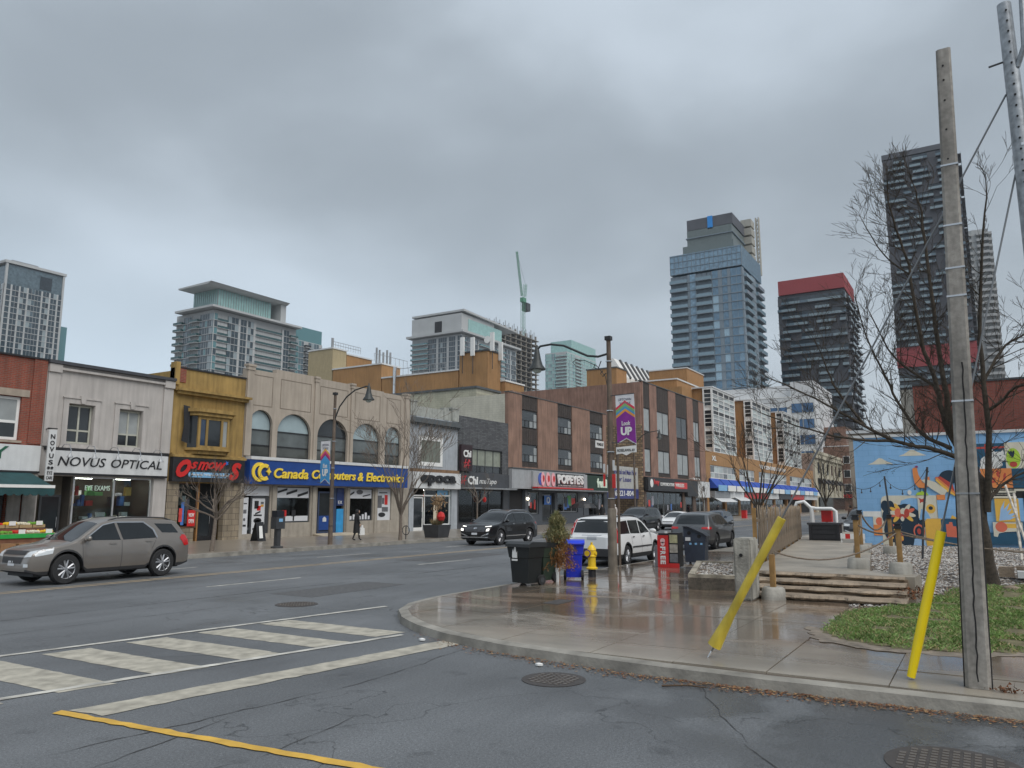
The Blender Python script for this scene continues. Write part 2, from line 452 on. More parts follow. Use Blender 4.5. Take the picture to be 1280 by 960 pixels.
kd = densify(KERB); kd = [(x + .012 * noise.noise(Vector((x * 2, y * 2, 0))), y + .012 * noise.noise(Vector((x * 2, y * 2, 5)))) for x, y in kd]
kerb_mesh(kd, offset_line(kd, .17), HT, M['kerb'], 'kerb')
# bed below the slabs (shows dark in the joints) and the individual slabs of the corner
inn2 = offset_line(KERB, .172)
bed = inn2 + [(420, 7.2), (420, -40)]
mb = MB(); mb.prism([(p[0], p[1]) for p in bed][::-1], 'z', -.03, HT - .018)
joint = mat('joint_dirt', (.11, .09, .07), .9, world=True)
side = struct(mb.build('pavement', joint))
conv = [p for p in inn2 if p[0] < 60 and p[1] > -3.1] + [(60, -3.2), (9.17, -3.2)]
conv = conv[::-1]
cells = [-3.2, -1.7, -.45, 1.0, 2.25, 3.35, 4.45, 5.9, 7.25, 8.6, 10.0]
xs = [8.6]
while xs[-1] < 31: xs.append(xs[-1] + rnd.choice([1.48, 1.52, 1.55]))
for i in range(len(xs) - 1):
    for j in range(len(cells) - 1):
        g = .006
        q = clip([(xs[i] + g, cells[j] + g), (xs[i + 1] - g, cells[j] + g), (xs[i + 1] - g, cells[j + 1] - g), (xs[i] + g, cells[j + 1] - g)], conv)
        if len(q) < 3: continue
        cx, cy = (xs[i] + xs[i + 1]) / 2, (cells[j] + cells[j + 1]) / 2
        if cx > 17.0 and cy < 4.4: continue
        t = HT + rnd.uniform(-.003, .004)
        mb = MB(); mb.prism(q, 'z', 0, t); sl = mb.build('paving_slab', M['paving'], side)
# far part of the near pavement: joints too fine to model
pm = brickmat('paving_far', (.30, .27, .225), (.24, .215, .18), (.12, .105, .09), 1.5, 1.4, .02, 'xy', rough=.3, streak=0, bump=.2, off=0)
mb = MB(); mb.box(xs[-1] + .01, 420, 5.0, 9.5, 0, HT); s_ = mb.build('paving_strip', pm, side)
# far pavement
fp = struct(MB().box(-160, 420, 25.4, 34.3, -.03, .15).build('pavement', brickmat('paving_opposite', (.27, .235, .19), (.22, .19, .155), (.12, .1, .085), 1.5, 1.5, .03, 'xy', rough=.28, streak=0, bump=.2, off=0)))
fk = densify([(-160, 25.35), (420, 25.35)], 3)
struct(MB().box(-160, 420, 25.18, 25.4, -.03, .152).build('kerb', M['kerb']))
# road paint, 4 mm above the asphalt; ragged edges
def paint(pts, m, name, rag=.012, z=.004):
    pl = densify(list(pts) + [pts[0]], .12)[:-1]
    pl = [(x + rag * noise.noise(Vector((x * 7, y * 7, 1))) * 2, y + rag * noise.noise(Vector((x * 7, y * 7, 9))) * 2) for x, y in pl]
    mb = MB(); mb.add([(x, y, z) for x, y in pl], [list(range(len(pl)))])
    return struct(mb.build(name, m))
def strip(a, b, wd, m, name, **k):
    a, b = Vector(a), Vector(b); t = (b - a).normalized(); n = Vector((-t.y, t.x)) * wd / 2
    return paint([tuple(a - n), tuple(b - n), tuple(b + n), tuple(a + n)], m, name, **k)
# crosswalk, stop line and lane lines
for k in range(9):
    x = 9.55 - 1.11 * k; dy = (9.55 - x) * -.155 * -1
    paint([(x + .32, 7.95 + .14 * k), (x - .26, 8.08 + .14 * k), (x - .30, 10.60 + .13 * k), (x + .30, 10.50 + .13 * k)], M['stripe'], 'crosswalk_stripe', .014)
strip((-3, 12.72), (12.1, 10.25), .11, M['white_line'], 'crosswalk_line', z=.008)
strip((-3, 10.3), (9.65, 7.84), .11, M['white_line'], 'crosswalk_line', z=.008)
paint([(4.5, 7.80), (9.55, 7.0), (9.45, 6.62), (4.58, 7.36)], M['stripe'], 'stop_line', .02, .006)
strip((4.42, 7.85), (4.98, 2.0), .10, mat('fresh_road_yellow', (.60, .36, .05), .6, var=.2, scale=5, world=True, detail=12), 'centre_line', rag=.018, z=.009)
for a, b in [((-60, 19.15), (200, 18.85))]:
    strip(a, b, .11, M['faded_yellow'], 'centre_line')
    strip((a[0], a[1] + .28), (b[0], b[1] + .28), .09, M['faded_yellow'], 'centre_line')
for k in range(14):
    x = 12.6 + 8.2 * k
    if 14 < x < 140 or k == 0: strip((x, 16.35 - .04 * k), (x + 2.9, 16.2 - .04 * k), .1, M['white_line'], 'lane_line')
    strip((x - .2 + 1, 21.75), (x + 3.7, 21.7), .1, M['white_line'], 'lane_line')
def manhole(x, y, r, label):
    t = MB(); t.lathe((x, y, .003), [(r, 0), (r, .004), (r - .04, .005)], 32)
    o = thing('manhole_cover', label, 'manhole cover', (x, y, 0))
    t.build('frame', M['iron'], o)
    d = MB(); n = int(r * 2 / .075)
    for i in range(n):
        for j in range(n):
            a, b = (i - n / 2 + .5) * .075, (j - n / 2 + .5) * .075
            if a * a + b * b < (r - .07) ** 2: d.box(x + a - .024, x + a + .024, y + b - .024, y + b + .024, .008, .014)
    tag(d.build('tread_stud', mat('worn_iron', (.16, .14, .125), .5, .5), o), kind='stuff')
    return o
rc9 = random.Random(77)
crm = mat('crack_dark', (.05, .05, .05), .8)
def road_crack(a, b, w_, jit):
    n = max(6, int(math.dist(a, b) / .12)); pts = []; off = 0
    for k in range(n + 1):
        t = k / n; off = off * .86 + rc9.gauss(0, jit); dx, dy = b[0] - a[0], b[1] - a[1]; L9 = math.hypot(dx, dy)
        pts.append((a[0] + dx * t - dy / L9 * off, a[1] + dy * t + dx / L9 * off))
    mb = MB(); vs = []
    for k, p in enumerate(pts):
        q = pts[min(k + 1, n)]; r_ = pts[max(k - 1, 0)]; dx, dy = q[0] - r_[0], q[1] - r_[1]; L9 = math.hypot(dx, dy) or 1; h = w_ * .75 * (.35 + rc9.random() * .9) / 2 * min(1, (n - k + .5) / 4, (k + .5) / 4)
        vs += [(p[0] - dy / L9 * h, p[1] + dx / L9 * h, .005), (p[0] + dy / L9 * h, p[1] - dx / L9 * h, .005)]
    mb.add(vs, [(2 * k, 2 * k + 1, 2 * k + 3, 2 * k + 2) for k in range(n)]); return struct(mb.build('road_crack', crm))
for a, b, w_ in [((3.6, 6.6), (6.4, 6.2), .022), ((6.4, 6.2), (9.2, 6.3), .016), ((3.4, 5.9), (5.2, 6.3), .02), ((3.5, 5.4), (4.4, 5.1), .018), ((4.4, 5.1), (5.9, 5.3), .016), ((8.9, 3.0), (6.9, 1.9), .014), ((6.9, 1.9), (5.6, 1.0), .02), ((5.6, 1.0), (4.6, -.6), .018), ((8.6, 4.2), (8.75, 2.0), .014),
                 ((9, 14.6), (15.5, 14.3), .03), ((4, 15.0), (9, 14.6), .03), ((10, 16.6), (13, 15.2), .02), ((15.5, 15.4), (17.5, 13.2), .03), ((17.5, 13.2), (16.6, 12.0), .02), ((17.5, 13.2), (20.5, 13.5), .02), ((18, 14.2), (40, 13.6), .04), ((5.8, 13.2), (10.5, 12.9), .02), ((-2, 9.6), (4.4, 8.4), .018), ((6.2, 9.9), (8.2, 7.9), .012), ((20, 17.6), (44, 17.3), .05), ((24, 15.1), (26.5, 12.5), .03)]:
    road_crack(a, b, w_, .012)
for x0_, x1_, y0_, y1_ in ((12.4, 15.6, 12.6, 13.9), (22, 27, 16.6, 18.3)):
    paint([(x0_, y0_), (x1_, y0_), (x1_, y1_), (x0_, y1_)], mat('asphalt_patch', (.085, .086, .088), .75, var=.35, scale=14, world=True), 'asphalt_patch', .02, .0025)
manhole(11.4, 12.0, .42, 'dark round manhole cover in the road beyond the crosswalk')
manhole(8.17, 4.4, .37, 'round manhole cover near the kerb in front of the corner')
manhole(7.15, .35, .5, 'large manhole cover at the bottom right corner of the picture')
b_ = tag(MB().box(13.2, 13.9, 7.0, 7.35, HT, HT + .008).build('drain_grate', M['iron'], org=(13.5, 7.2, HT)), 'small dark metal access plate set in the wet corner pavement', 'drain cover')

# ---------------------------------------------------------------- shop fronts, wall plane y = 34
FY = 34.0; GZ = .15
def wall(mb, x0, x1, z0, z1, holes, y0=FY, y1=FY + .35, mi=0):
    """wall with rectangular openings, made of butted boxes"""
    xs = sorted({x0, x1, *[h[0] for h in holes], *[h[1] for h in holes]}); zs = sorted({z0, z1, *[h[2] for h in holes], *[h[3] for h in holes]})
    xs = [x for x in xs if x0 <= x <= x1]; zs = [z for z in zs if z0 <= z <= z1]
    for i in range(len(xs) - 1):
        run = None
        for j in range(len(zs) - 1):
            cx, cz = (xs[i] + xs[i + 1]) / 2, (zs[j] + zs[j + 1]) / 2
            hole = any(h[0] < cx < h[1] and h[2] < cz < h[3] for h in holes)
            if not hole:
                if run is None: run = zs[j]
            if (hole or j == len(zs) - 2) and run is not None:
                mb.box(xs[i], xs[i + 1], y0, y1, run, zs[j] if hole else zs[j + 1], mi); run = None
    return mb
def window(root, x0, x1, z0, z1, y=FY + .12, fm=None, gm=None, vx=(), hz=(), fw=.06, name='window'):
    """frame with mullions at fractions vx and rails at fractions hz; its glass is a sub-part"""
    f = MB(); fm = fm or M['white']
    f.box(x0, x0 + fw, y, y + .08, z0, z1); f.box(x1 - fw, x1, y, y + .08, z0, z1)
    f.box(x0 + fw, x1 - fw, y, y + .08, z0, z0 + fw); f.box(x0 + fw, x1 - fw, y, y + .08, z1 - fw, z1)
    for t in vx: c = x0 + (x1 - x0) * t; f.box(c - fw / 2, c + fw / 2, y + .004, y + .076, z0 + fw, z1 - fw)
    for t in hz: c = z0 + (z1 - z0) * t; f.box(x0 + fw, x1 - fw, y + .01, y + .07, c - fw / 2, c + fw / 2)
    w_ = f.build(name, fm, root)
    xs = [x0 + fw] + [x0 + (x1 - x0) * t for t in vx] + [x1 - fw]; zs = [z0 + fw] + [z0 + (z1 - z0) * t for t in hz] + [z1 - fw]
    gms = gm if isinstance(gm, list) else [gm or M['glass']]
    k = 0
    for i in range(len(xs) - 1):
        for j in range(len(zs) - 1):
            MB().box(xs[i], xs[i + 1], y + .035, y + .045, zs[j], zs[j + 1]).build('pane', gms[k % len(gms)], w_); k += 1
    return w_
goods = [mat('goods_%d' % i, c, .6) for i, c in enumerate([(.6, .06, .05), (.6, .52, .4), (.06, .16, .45), (.55, .35, .1), (.05, .05, .06), (.12, .35, .12), (.75, .75, .75), (.3, .3, .34)])]
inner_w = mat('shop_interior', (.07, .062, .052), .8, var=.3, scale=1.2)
def shopfront(root, x0, x1, z0, z1, depth=2.0, mull=(), fm=None, seed=1, clutter=1.0, base=.0, light=None, glass=True, posters=0):
    """real recessed interior with shelves of goods behind a pane"""
    r = random.Random(seed); fm = fm or M['dgrey']; y = FY + .1
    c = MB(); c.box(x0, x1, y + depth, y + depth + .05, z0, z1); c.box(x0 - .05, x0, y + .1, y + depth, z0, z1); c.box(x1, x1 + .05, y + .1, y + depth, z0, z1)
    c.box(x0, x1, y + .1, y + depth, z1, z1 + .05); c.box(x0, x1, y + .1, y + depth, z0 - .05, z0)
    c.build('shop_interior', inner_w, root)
    g = MB()
    n = int((x1 - x0) * 7 * clutter)
    for k in range(n):
        w_ = r.uniform(.08, .4); h = r.uniform(.1, .5); px = r.uniform(x0 + .1, max(x0 + .11, x1 - .1 - w_)); pz = z0 + r.choice([0, .02, .6, 1.1, 1.5]) * (z1 - z0) / 2.2
        yy = y + r.uniform(.35, depth - .4)
        if pz + h < z1: g.box(px, px + w_, yy, yy + r.uniform(.05, .3), pz, pz + h, r.randrange(8))
    if n: tag(g.build('goods', goods, root), kind='stuff')
    if light:
        l = MB()
        for k in range(light):
            l.box(x0 + (x1 - x0) * (k + .5) / light - .35, x0 + (x1 - x0) * (k + .5) / light + .35, y + .8, y + .95, z1 - .06, z1 - .03)
        l.build('ceiling_light', mat('lit_tube', (1, .93, .8), emit=22), root)
    for k in range(posters):
        w_ = r.uniform(.25, .5) * min(1.6, (x1 - x0) / 2); h = r.uniform(.25, .55) * (z1 - z0); px = r.uniform(x0 + .08, max(x0 + .09, x1 - .1 - w_)); pz = r.uniform(z0 + .1, z1 - h - .1)
        MB().box(px, px + w_, y + .026 - .002 * k, y + .0275 - .002 * k, pz, pz + h).build('window_poster', r.choice(goods), root)
    f = MB(); fw = .07
    f.box(x0, x0 + fw, y, y + .07, z0, z1); f.box(x1 - fw, x1, y, y + .07, z0, z1); f.box(x0 + fw, x1 - fw, y, y + .07, z0, z0 + fw + base); f.box(x0 + fw, x1 - fw, y, y + .07, z1 - fw, z1)
    xs = [x0 + fw]
    for t in mull: f.box(t - .035, t + .035, y - .003, y + .073, z0 + fw + base, z1 - fw); xs.append(t)
    xs.append(x1 - fw)
    fo = f.build('window', fm, root)
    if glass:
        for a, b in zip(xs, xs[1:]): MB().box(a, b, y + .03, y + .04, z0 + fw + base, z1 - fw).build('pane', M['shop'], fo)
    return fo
def door(root, x0, x1, z1=2.5, fm=None, y=FY + .14, handle=True, gm=None):
    f = MB(); fm = fm or M['dgrey']; z0 = GZ
    f.box(x0, x0 + .09, y, y + .06, z0, z1); f.box(x1 - .09, x1, y, y + .06, z0, z1); f.box(x0 + .09, x1 - .09, y, y + .06, z1 - .1, z1); f.box(x0 + .09, x1 - .09, y, y + .06, z0, z0 + .22)
    d = f.build('door', fm, root)
    MB().box(x0 + .09, x1 - .09, y + .02, y + .03, z0 + .22, z1 - .1).build('pane', gm or M['glass'], d)
    if handle: MB().tube([(x1 - .16, y - .06, 1.0), (x1 - .16, y - .06, 1.45)], .015).build('handle', M['chrome'], d)
    return d
def shell(root, x0, x1, z1, depth, m, y0=FY + .35, name='side_wall', z0=GZ):
    """the body of the building behind its front: side and rear walls with a flat roof"""
    mb = MB(); mb.box(x0, x0 + .25, y0, y0 + depth, z0, z1); mb.box(x1 - .25, x1, y0, y0 + depth, z0, z1); mb.box(x0 + .25, x1 - .25, y0 + depth - .25, y0 + depth, z0, z1)
    mb.build(name, m, root)
    MB().box(x0 + .25, x1 - .25, y0, y0 + depth - .25, z1 - .45, z1 - .35).build('roof', mat('tar_roof', (.07, .07, .07), .9), root)

# 1 --- red brick shop at the left edge
g1 = thing('shop_building', 'red brick two-storey shop with green awning at the left edge', 'building', (11, FY, 0))
rb = brickmat('red_brick', (.30, .062, .032), (.22, .05, .03), (.2, .12, .09))
mb = MB(); wall(mb, 4.5, 17.44, GZ, 8.1, [(13.95, 16.55, 4.6, 6.42), (8.4, 11, 4.6, 6.42), (5, 16.3, .5, 3.3)]); mb.build('front_wall', rb, g1)
MB().box(16.9, 17.44, FY - .05, FY - .002, 4.5, 8.1).build('pier', rb, g1)
shell(g1, 4.5, 17.4, 8.0, 14, rb)
B('parapet_cap', M['black'], g1, 4.4, 17.5, FY - .08, FY + .4, 8.1, 8.17)
for a in (13.95, 8.4):
    window(g1, a, a + 2.6, 4.62, 6.4, fm=M['white'], vx=(.5,), hz=(.42,), fw=.11, gm=[M['glass'], M['blind'], M['glass'], M['blind']])
    B('lintel', mat('stone_lintel', (.36, .30, .24), .8, streak=.2), g1, a - .15, a + 2.88, FY - .04, FY + .02, 6.43, 6.72)
    B('sill', mat('stone_lintel', (0, 0, 0)), g1, a - .1, a + 2.7, FY - .09, FY + .1, 4.5, 4.595)
B('sign_board', M['offwhite'], g1, 4.6, 17.42, FY - .16, FY - .01, 3.36, 4.42)
B('sign_frame', M['black'], g1, 4.55, 17.44, FY - .18, FY - .01, 3.28, 3.355)
text('lettering', 'EY', mat('green_letter', (.01, .09, .05)), g1, 15.1, 16.15, 3.82, 4.33, FY - .17, bold=.01)
shopfront(g1, 5.0, 16.25, .55, 3.2, 1.6, (8, 11, 14), seed=3, clutter=1.6)
B('pier', mat('grey_pier', (.27, .255, .235), .8, streak=.3), g1, 16.32, 16.82, FY - .12, FY - .055, GZ, 3.27)
B('pier', mat('grey_pier', (.3, .3, .3)), g1, 16.9, 17.42, FY - .12, FY - .055, GZ, 3.27)
aw = mat('green_canvas', (.012, .055, .06), .75, var=.2)
mb = MB()
mb.add([(5, FY - .1, 3.3), (17.1, FY - .1, 3.3), (17.35, FY - 1.5, 2.72), (5, FY - 1.5, 2.72), (5, FY - .1, 3.22), (17.1, FY - .1, 3.22), (17.3, FY - 1.5, 2.68), (5, FY - 1.5, 2.68)], [(3, 2, 1, 0), (4, 5, 6, 7), (1, 2, 6, 5), (0, 4, 7, 3), (2, 3, 7, 6)])
a_ = mb.build('awning', aw, g1)
MB().box(5, 17.4, FY - 1.56, FY - 1.5, 2.64, 2.76).build('awning_bar', M['white'], a_)
mb = MB()
for k in range(40):
    x = 5 + k * .31; mb.prism([(x, 2.64), (x + .31, 2.64), (x + .31, 2.4), (x + .22, 2.33), (x + .1, 2.33), (x, 2.4)], 'y', FY - 1.54, FY - 1.525)
mb.build('awning_valance', aw, a_)

# 2 --- optical shop
g2 = thing('shop_building', 'pale grey stucco two-storey optical shop with black serif sign', 'building', (20.5, FY, 0))
st = mat('grey_stucco', (.46, .43, .405), .85, var=.08, scale=1.2, streak=.18, bump=.15)
mb = MB(); wall(mb, 17.46, 23.54, 3.2, 8.02, [(18.5, 19.66, 4.62, 6.36), (20.84, 22.0, 4.64, 6.36)]); mb.build('front_wall', st, g2)
shell(g2, 17.46, 23.5, 7.9, 14, st)
for x in (17.5, 23.02):
    B('pilaster', st, g2, x, x + .5, FY - .08, FY - .002, 4.45, 7.85); B('pilaster_cap', st, g2, x - .02, x + .52, FY - .16, FY - .001, 7.65, 8.0)
for a in (18.5, 20.84):
    b = a + 1.16
    mb = MB(); mb.box(a - .24, a - .01, FY - .05, FY - .001, 4.5, 6.6); mb.box(b + .01, b + .24, FY - .05, FY - .001, 4.5, 6.6); mb.box(a - .01, b + .01, FY - .05, FY - .001, 6.38, 6.6)
    mb.box(a - .28, b + .28, FY - .09, FY - .001, 6.6, 6.66); mb.prism([(a + .5, 6.4), (a + .66, 6.4), (a + .72, 6.74), (a + .44, 6.74)], 'y', FY - .12, FY - .06); mb.box(a - .3, b + .3, FY - .1, FY - .001, 4.42, 4.5); mb.build('window_surround', st, g2)
    window(g2, a + .02, b - .02, 4.64, 6.34, y=FY + .18, fm=mat('cream_frame', (.42, .42, .36), .6), fw=.075, hz=(.34,), vx=(.5,), gm=[M['glass'], M['blind'] if a > 20 else M['glass']])
B('cornice', mat('dark_flashing', (.05, .052, .06), .6), g2, 17.44, 23.56, FY - .22, FY + .36, 8.02, 8.16)
B('cornice_moulding', st, g2, 18.0, 23.02, FY - .14, FY - .001, 7.78, 7.88)
B('sign_band', M['black'], g2, 17.6, 23.5, FY - .1, FY - .01, 4.29, 4.42)
B('sign_board', M['offwhite'], g2, 17.95, 23.36, FY - .22, FY - .01, 3.33, 4.28)
B('sign_frame', M['black'], g2, 17.9, 23.4, FY - .2, FY - .012, 3.24, 3.325)
blk = M['black']
text('lettering', 'NOVUS', blk, g2, 18.12, 20.25, 3.63, 4.03, FY - .235, shear=.22, bold=.004)
text('lettering', 'OPTICAL', blk, g2, 20.5, 23.05, 3.63, 4.03, FY - .235, shear=.22, bold=.004)
for k in range(5):
    x = 18.5 + k * 1.08
    mb = MB(); mb.tube([(x - .2, FY - .1, 4.4), (x - .2, FY - .3, 4.55), (x - .05, FY - .45, 4.52), (x, FY - .5, 4.3), (x - .02, FY - .5, 4.15)], .02, 5)
    l = mb.build('sign_lamp', M['chrome'], g2); MB().lathe((x - .03, FY - .5, 3.98), [(.13, 0), (.12, .05), (.05, .14), (.03, .2)], 10).build('lamp_shade', mat('lamp_grey', (.4, .41, .42), .4, .3), l)
# ground floor of shop 2
B('pilaster', st, g2, 22.82, 23.5, FY - .04, FY + .35, GZ, 3.2); B('stall_riser', mat('dark_panel', (.05, .05, .055), .5), g2, 19.05, 22.82, FY, FY + .3, GZ, .62)
shopfront(g2, 19.05, 22.8, .64, 3.2, 1.7, (20.93,), fm=mat('silver_frame', (.55, .56, .57), .35, .6), seed=5, clutter=1.4, light=2)
text('lettering', 'EYE EXAMS', mat('pale_green_letter', (.6, .75, .66), .5), g2, 19.6, 20.75, 2.6, 2.82, FY + .12, bold=0)
mb = MB(); mb.box(17.6, 19.0, FY + .9, FY + .95, GZ, 3.2); mb.build('entrance_recess', mat('beige_panel', (.17, .15, .11), .7), g2)
door(g2, 17.95, 18.85, 2.4, y=FY + .6)
# hanging sign of the optical shop
hs = thing('projecting_sign', 'tall narrow white vertical sign reading NOVUS between the first two shops', 'sign', (17.62, FY - .6, 3))
B('sign_panel', M['offwhite'], hs, 17.45, 17.78, FY - .62, FY - .55, 2.95, 5.1)
for i, c in enumerate('NOVUS'):
    text('lettering', c, blk, hs, 17.53, 17.71, 4.72 - i * .27, 4.91 - i * .27, FY - .63, bold=.02)
mb = MB()
for s in (-.07, .07):
    mb.lathe((17.615 + s, FY - .635, 3.5), [(.06, 0), (.06, -.012)], 14, 'y')
mb.build('glasses_emblem', blk, hs)
text('lettering', 'EYE', blk, hs, 17.51, 17.72, 3.22, 3.36, FY - .63); text('lettering', 'CARE', blk, hs, 17.49, 17.74, 3.02, 3.15, FY - .63)
mb = MB(); mb.tube([(17.4, FY - .58, 5.16), (17.8, FY - .58, 5.16)], .025, 5); mb.tube([(17.6, FY - .58, 5.16), (17.6, FY, 5.16)], .025, 5); mb.build('bracket', M['black'], hs)

# 3 --- ochre shop with bay window
g3 = thing('shop_building', 'ochre yellow narrow shop with bay window above a black and red sign', 'building', (25.7, FY, 0))
oc = mat('ochre_paint', (.36, .235, .075), .8, var=.14, scale=1.5, streak=.35, bump=.2)
mb = MB(); wall(mb, 23.56, 27.93, 3.05, 8.75, [(24.55, 26.85, 4.85, 6.4)]); mb.build('front_wall', oc, g3)
shell(g3, 23.56, 27.9, 8.6, 14, oc)
mb = MB(); mb.box(23.56, 23.8, FY - .1, FY + .35, 7.9, 9.05); mb.build('parapet_pier', mat('ochre_paint', (0, 0, 0)), g3)
B('brick_patch', rb, g3, 23.8, 24.2, FY - .04, FY - .002, 8.05, 8.85)
mb = MB(); mb.box(23.6, 28.1, FY - .4, FY - .001, 7.6, 7.72); mb.box(23.7, 28.0, FY - .25, FY - .002, 7.45, 7.595); mb.build('cornice', oc, g3)
mb = MB(); mb.box(23.58, 27.93, FY - .06, FY + .35, 8.75, 8.83); mb.build('parapet_cap', M['black'], g3)
mb = MB(); mb.box(23.58, 28.0, FY - .3, FY - .001, 4.3, 4.42); mb.box(23.6, 27.95, FY - .18, FY - .002, 4.42, 4.5); mb.build('sign_cornice', oc, g3)
bay = MB(); bp = [(24.45, FY), (24.8, FY - .5), (26.6, FY - .5), (26.95, FY)]
bay.prism([(24.3, FY), (24.68, FY - .62), (26.72, FY - .62), (27.1, FY)], 'z', 6.42, 6.52); bay.prism([(24.2, FY), (24.6, FY - .72), (26.85, FY - .72), (27.25, FY)], 'z', 6.6, 6.78); bay.prism([(24.3, FY), (24.7, FY - .6), (26.7, FY - .6), (27.1, FY)], 'z', 6.52, 6.6)
bay.prism([(24.35, FY), (24.75, FY - .58), (26.65, FY - .58), (27.05, FY)], 'z', 4.68, 4.8)
bay.prism([(24.5, FY), (24.85, FY - .42), (26.55, FY - .42), (26.9, FY)], 'z', 4.5, 4.68)
for x, yy in ((24.8, FY - .5), (25.25, FY - .5), (26.15, FY - .5), (26.55, FY - .5)): bay.box(x - .04, x + .09, yy, yy + .1, 4.8, 6.42)
bay.box(24.84, 26.6, FY - .49, FY - .41, 6.25, 6.42); bay.box(24.84, 26.6, FY - .49, FY - .41, 4.8, 4.92)
bo = bay.build('bay_window', oc, g3)
MB().box(24.89, 25.25, FY - .45, FY - .44, 4.92, 6.25).build('pane', glassmat('blue_glass', (.03, .05, .09)), bo); MB().box(25.34, 26.15, FY - .45, FY - .44, 4.92, 6.25).build('pane', M['glass'], bo)
MB().box(26.24, 26.55, FY - .45, FY - .44, 4.92, 6.25).build('pane', M['blind'], bo)
mb = MB(); mb.add([(24.5, FY - .02, 4.8), (24.8, FY - .44, 4.8), (24.8, FY - .44, 6.42), (24.5, FY - .02, 6.42)], [(0, 1, 2, 3)]); mb.build('pane', M['glass'], bo)
mb = MB(); mb.add([(26.9, FY - .02, 4.8), (26.6, FY - .44, 4.8), (26.6, FY - .44, 6.42), (26.9, FY - .02, 6.42)], [(3, 2, 1, 0)]); mb.build('pane', M['glass'], bo)
B('sign_board', M['black'], g3, 23.6, 27.9, FY - .3, FY - .01, 3.1, 4.28)
text('lettering', 'O', M['redp'], g3, 23.75, 24.6, 3.3, 4.2, FY - .34, shear=.55, bold=.07)
[text('lettering', ch_, M['redp'], g3, a_, b_, z_, z_ + h_, FY - .34, shear=.45, bold=.03) for ch_, a_, b_, z_, h_ in (('s', 24.55, 24.98, 3.74, .36), ('m', 24.95, 25.62, 3.7, .42), ('o', 25.55, 26.05, 3.76, .36), ('w', 26.0, 26.7, 3.68, .44))]
text('lettering', 's', M['redp'], g3, 26.85, 27.65, 3.22, 4.15, FY - .34, shear=.4, bold=.03)
bl = mat('bright_blue', (.03, .16, .55), .4)
mb = MB(); mb.prism([(26.72 + .13 * math.cos(a) * (1 if i % 2 else .5), 4.1 + .13 * math.sin(a) * (1 if i % 2 else .5)) for i, a in enumerate([2 * PI * k / 10 for k in range(10)])], 'y', FY - .33, FY - .305); mb.build('leaf_emblem', bl, g3)
mb = MB(); mb.box(24.6, 26.85, FY - .33, FY - .305, 3.32, 3.58); mb.lathe((24.6, FY - .33, 3.45), [(.13, 0), (.13, .025)], 16, 'y'); mb.lathe((26.85, FY - .33, 3.45), [(.13, 0), (.13, .025)], 16, 'y'); mb.build('tagline_plate', mat('pale_blue', (.2, .42, .65), .4), g3)
text('lettering', "Authentic 'N European Essential", M['white'], g3, 24.62, 26.84, 3.38, 3.52, FY - .345)
tile = brickmat('stone_tile', (.33, .27, .19), (.22, .18, .13), (.12, .1, .08), .45, .3, .012)
Bs('tiled_pier', tile, g3, (23.56, 24.2, FY - .05, FY + .3, GZ, 3.1), (26.9, 27.93, FY - .05, FY + .3, GZ, 3.1), (24.2, 25.2, FY, FY + .3, GZ, .8))
shopfront(g3, 24.22, 25.4, .82, 3.05, 1.5, seed=9, clutter=2, posters=3, fm=mat('brown_frame', (.12, .06, .03), .5))
B('poster', M['redp'], g3, 24.85, 25.3, FY + .06, FY + .08, .9, 1.7)
text('lettering', 'NOW', M['white'], g3, 24.92, 25.22, 1.35, 1.55, FY + .05); text('lettering', 'OPEN', M['white'], g3, 24.92, 25.22, 1.05, 1.25, FY + .05)
door(g3, 25.5, 26.6, 2.4, y=FY + .5, fm=M['black']); B('transom', M['dark'], g3, 25.42, 26.88, FY + .6, FY + .65, GZ, 3.1)
B('door_pier', mat('orange_wood', (.3, .15, .05), .6), g3, 25.42, 25.5, FY + .1, FY + .5, GZ, 3.1)
cb = tag(MB().add([(23.98, FY - .28, 5.1), (24.32, FY - .28, 5.0), (24.42, FY - .24, 5.9), (24.42, FY - .2, 6.85), (24.05, FY - .2, 6.9), (24.1, FY - .26, 5.9), (23.98, FY - .26, 5.1), (24.32, FY - .26, 5.0), (24.42, FY - .22, 5.9), (24.42, FY - .18, 6.85), (24.05, FY - .18, 6.9), (24.1, FY - .24, 5.9)], [(0, 1, 2, 5), (5, 2, 3, 4), (7, 6, 11, 8), (8, 11, 10, 9), (0, 6, 7, 1), (4, 3, 9, 10)]).build('hanging_banner', M['black'], org=(24.2, FY - .2, 5)), 'narrow black cloth banner hanging beside the ochre bay window', 'banner')

# 4 --- computer shop with five arches
g4 = thing('shop_building', 'beige stucco building with five arched windows over a blue sign', 'building', (35, FY, 0))
bs_ = mat('beige_stucco', (.40, .345, .285), .85, var=.08, scale=1.1, streak=.16, bump=.15)
arches = [(28.32, 29.93), (30.3, 32.87), (33.4, 36.02), (36.47, 39.1), (39.58, 41.25)]
X0, X1 = 27.96, 42.2
mb = MB(); SP = 0
def spring(a, b): return 7.18 - min((b - a) / 2, 1.15)
holes = [(a, b, 4.58, 7.2) for a, b in arches]
wall(mb, X0, X1, 3.0, 9.3, holes)
for a, b in arches:
    s = spring(a, b); c = (a + b) / 2; r = (b - a) / 2; hh = 7.18 - s; n = 10
    for sg in (-1, 1):
        arc = [(c + sg * r * math.cos(PI / 2 * k / n), s + hh * math.sin(PI / 2 * k / n)) for k in range(n + 1)]
        mb.prism(arc + [(c, 7.2), (c + sg * r, 7.2)], 'y', FY + .002, FY + .348)
mb.build('front_wall', bs_, g4)
shell(g4, X0, X1 - .02, 9.0, 16, bs_)
seg = [27.96, 29.9 + .15, 33.13, 36.25, 39.35, 42.2]; tops = [9.38, 9.62, 9.55, 9.48, 9.42]
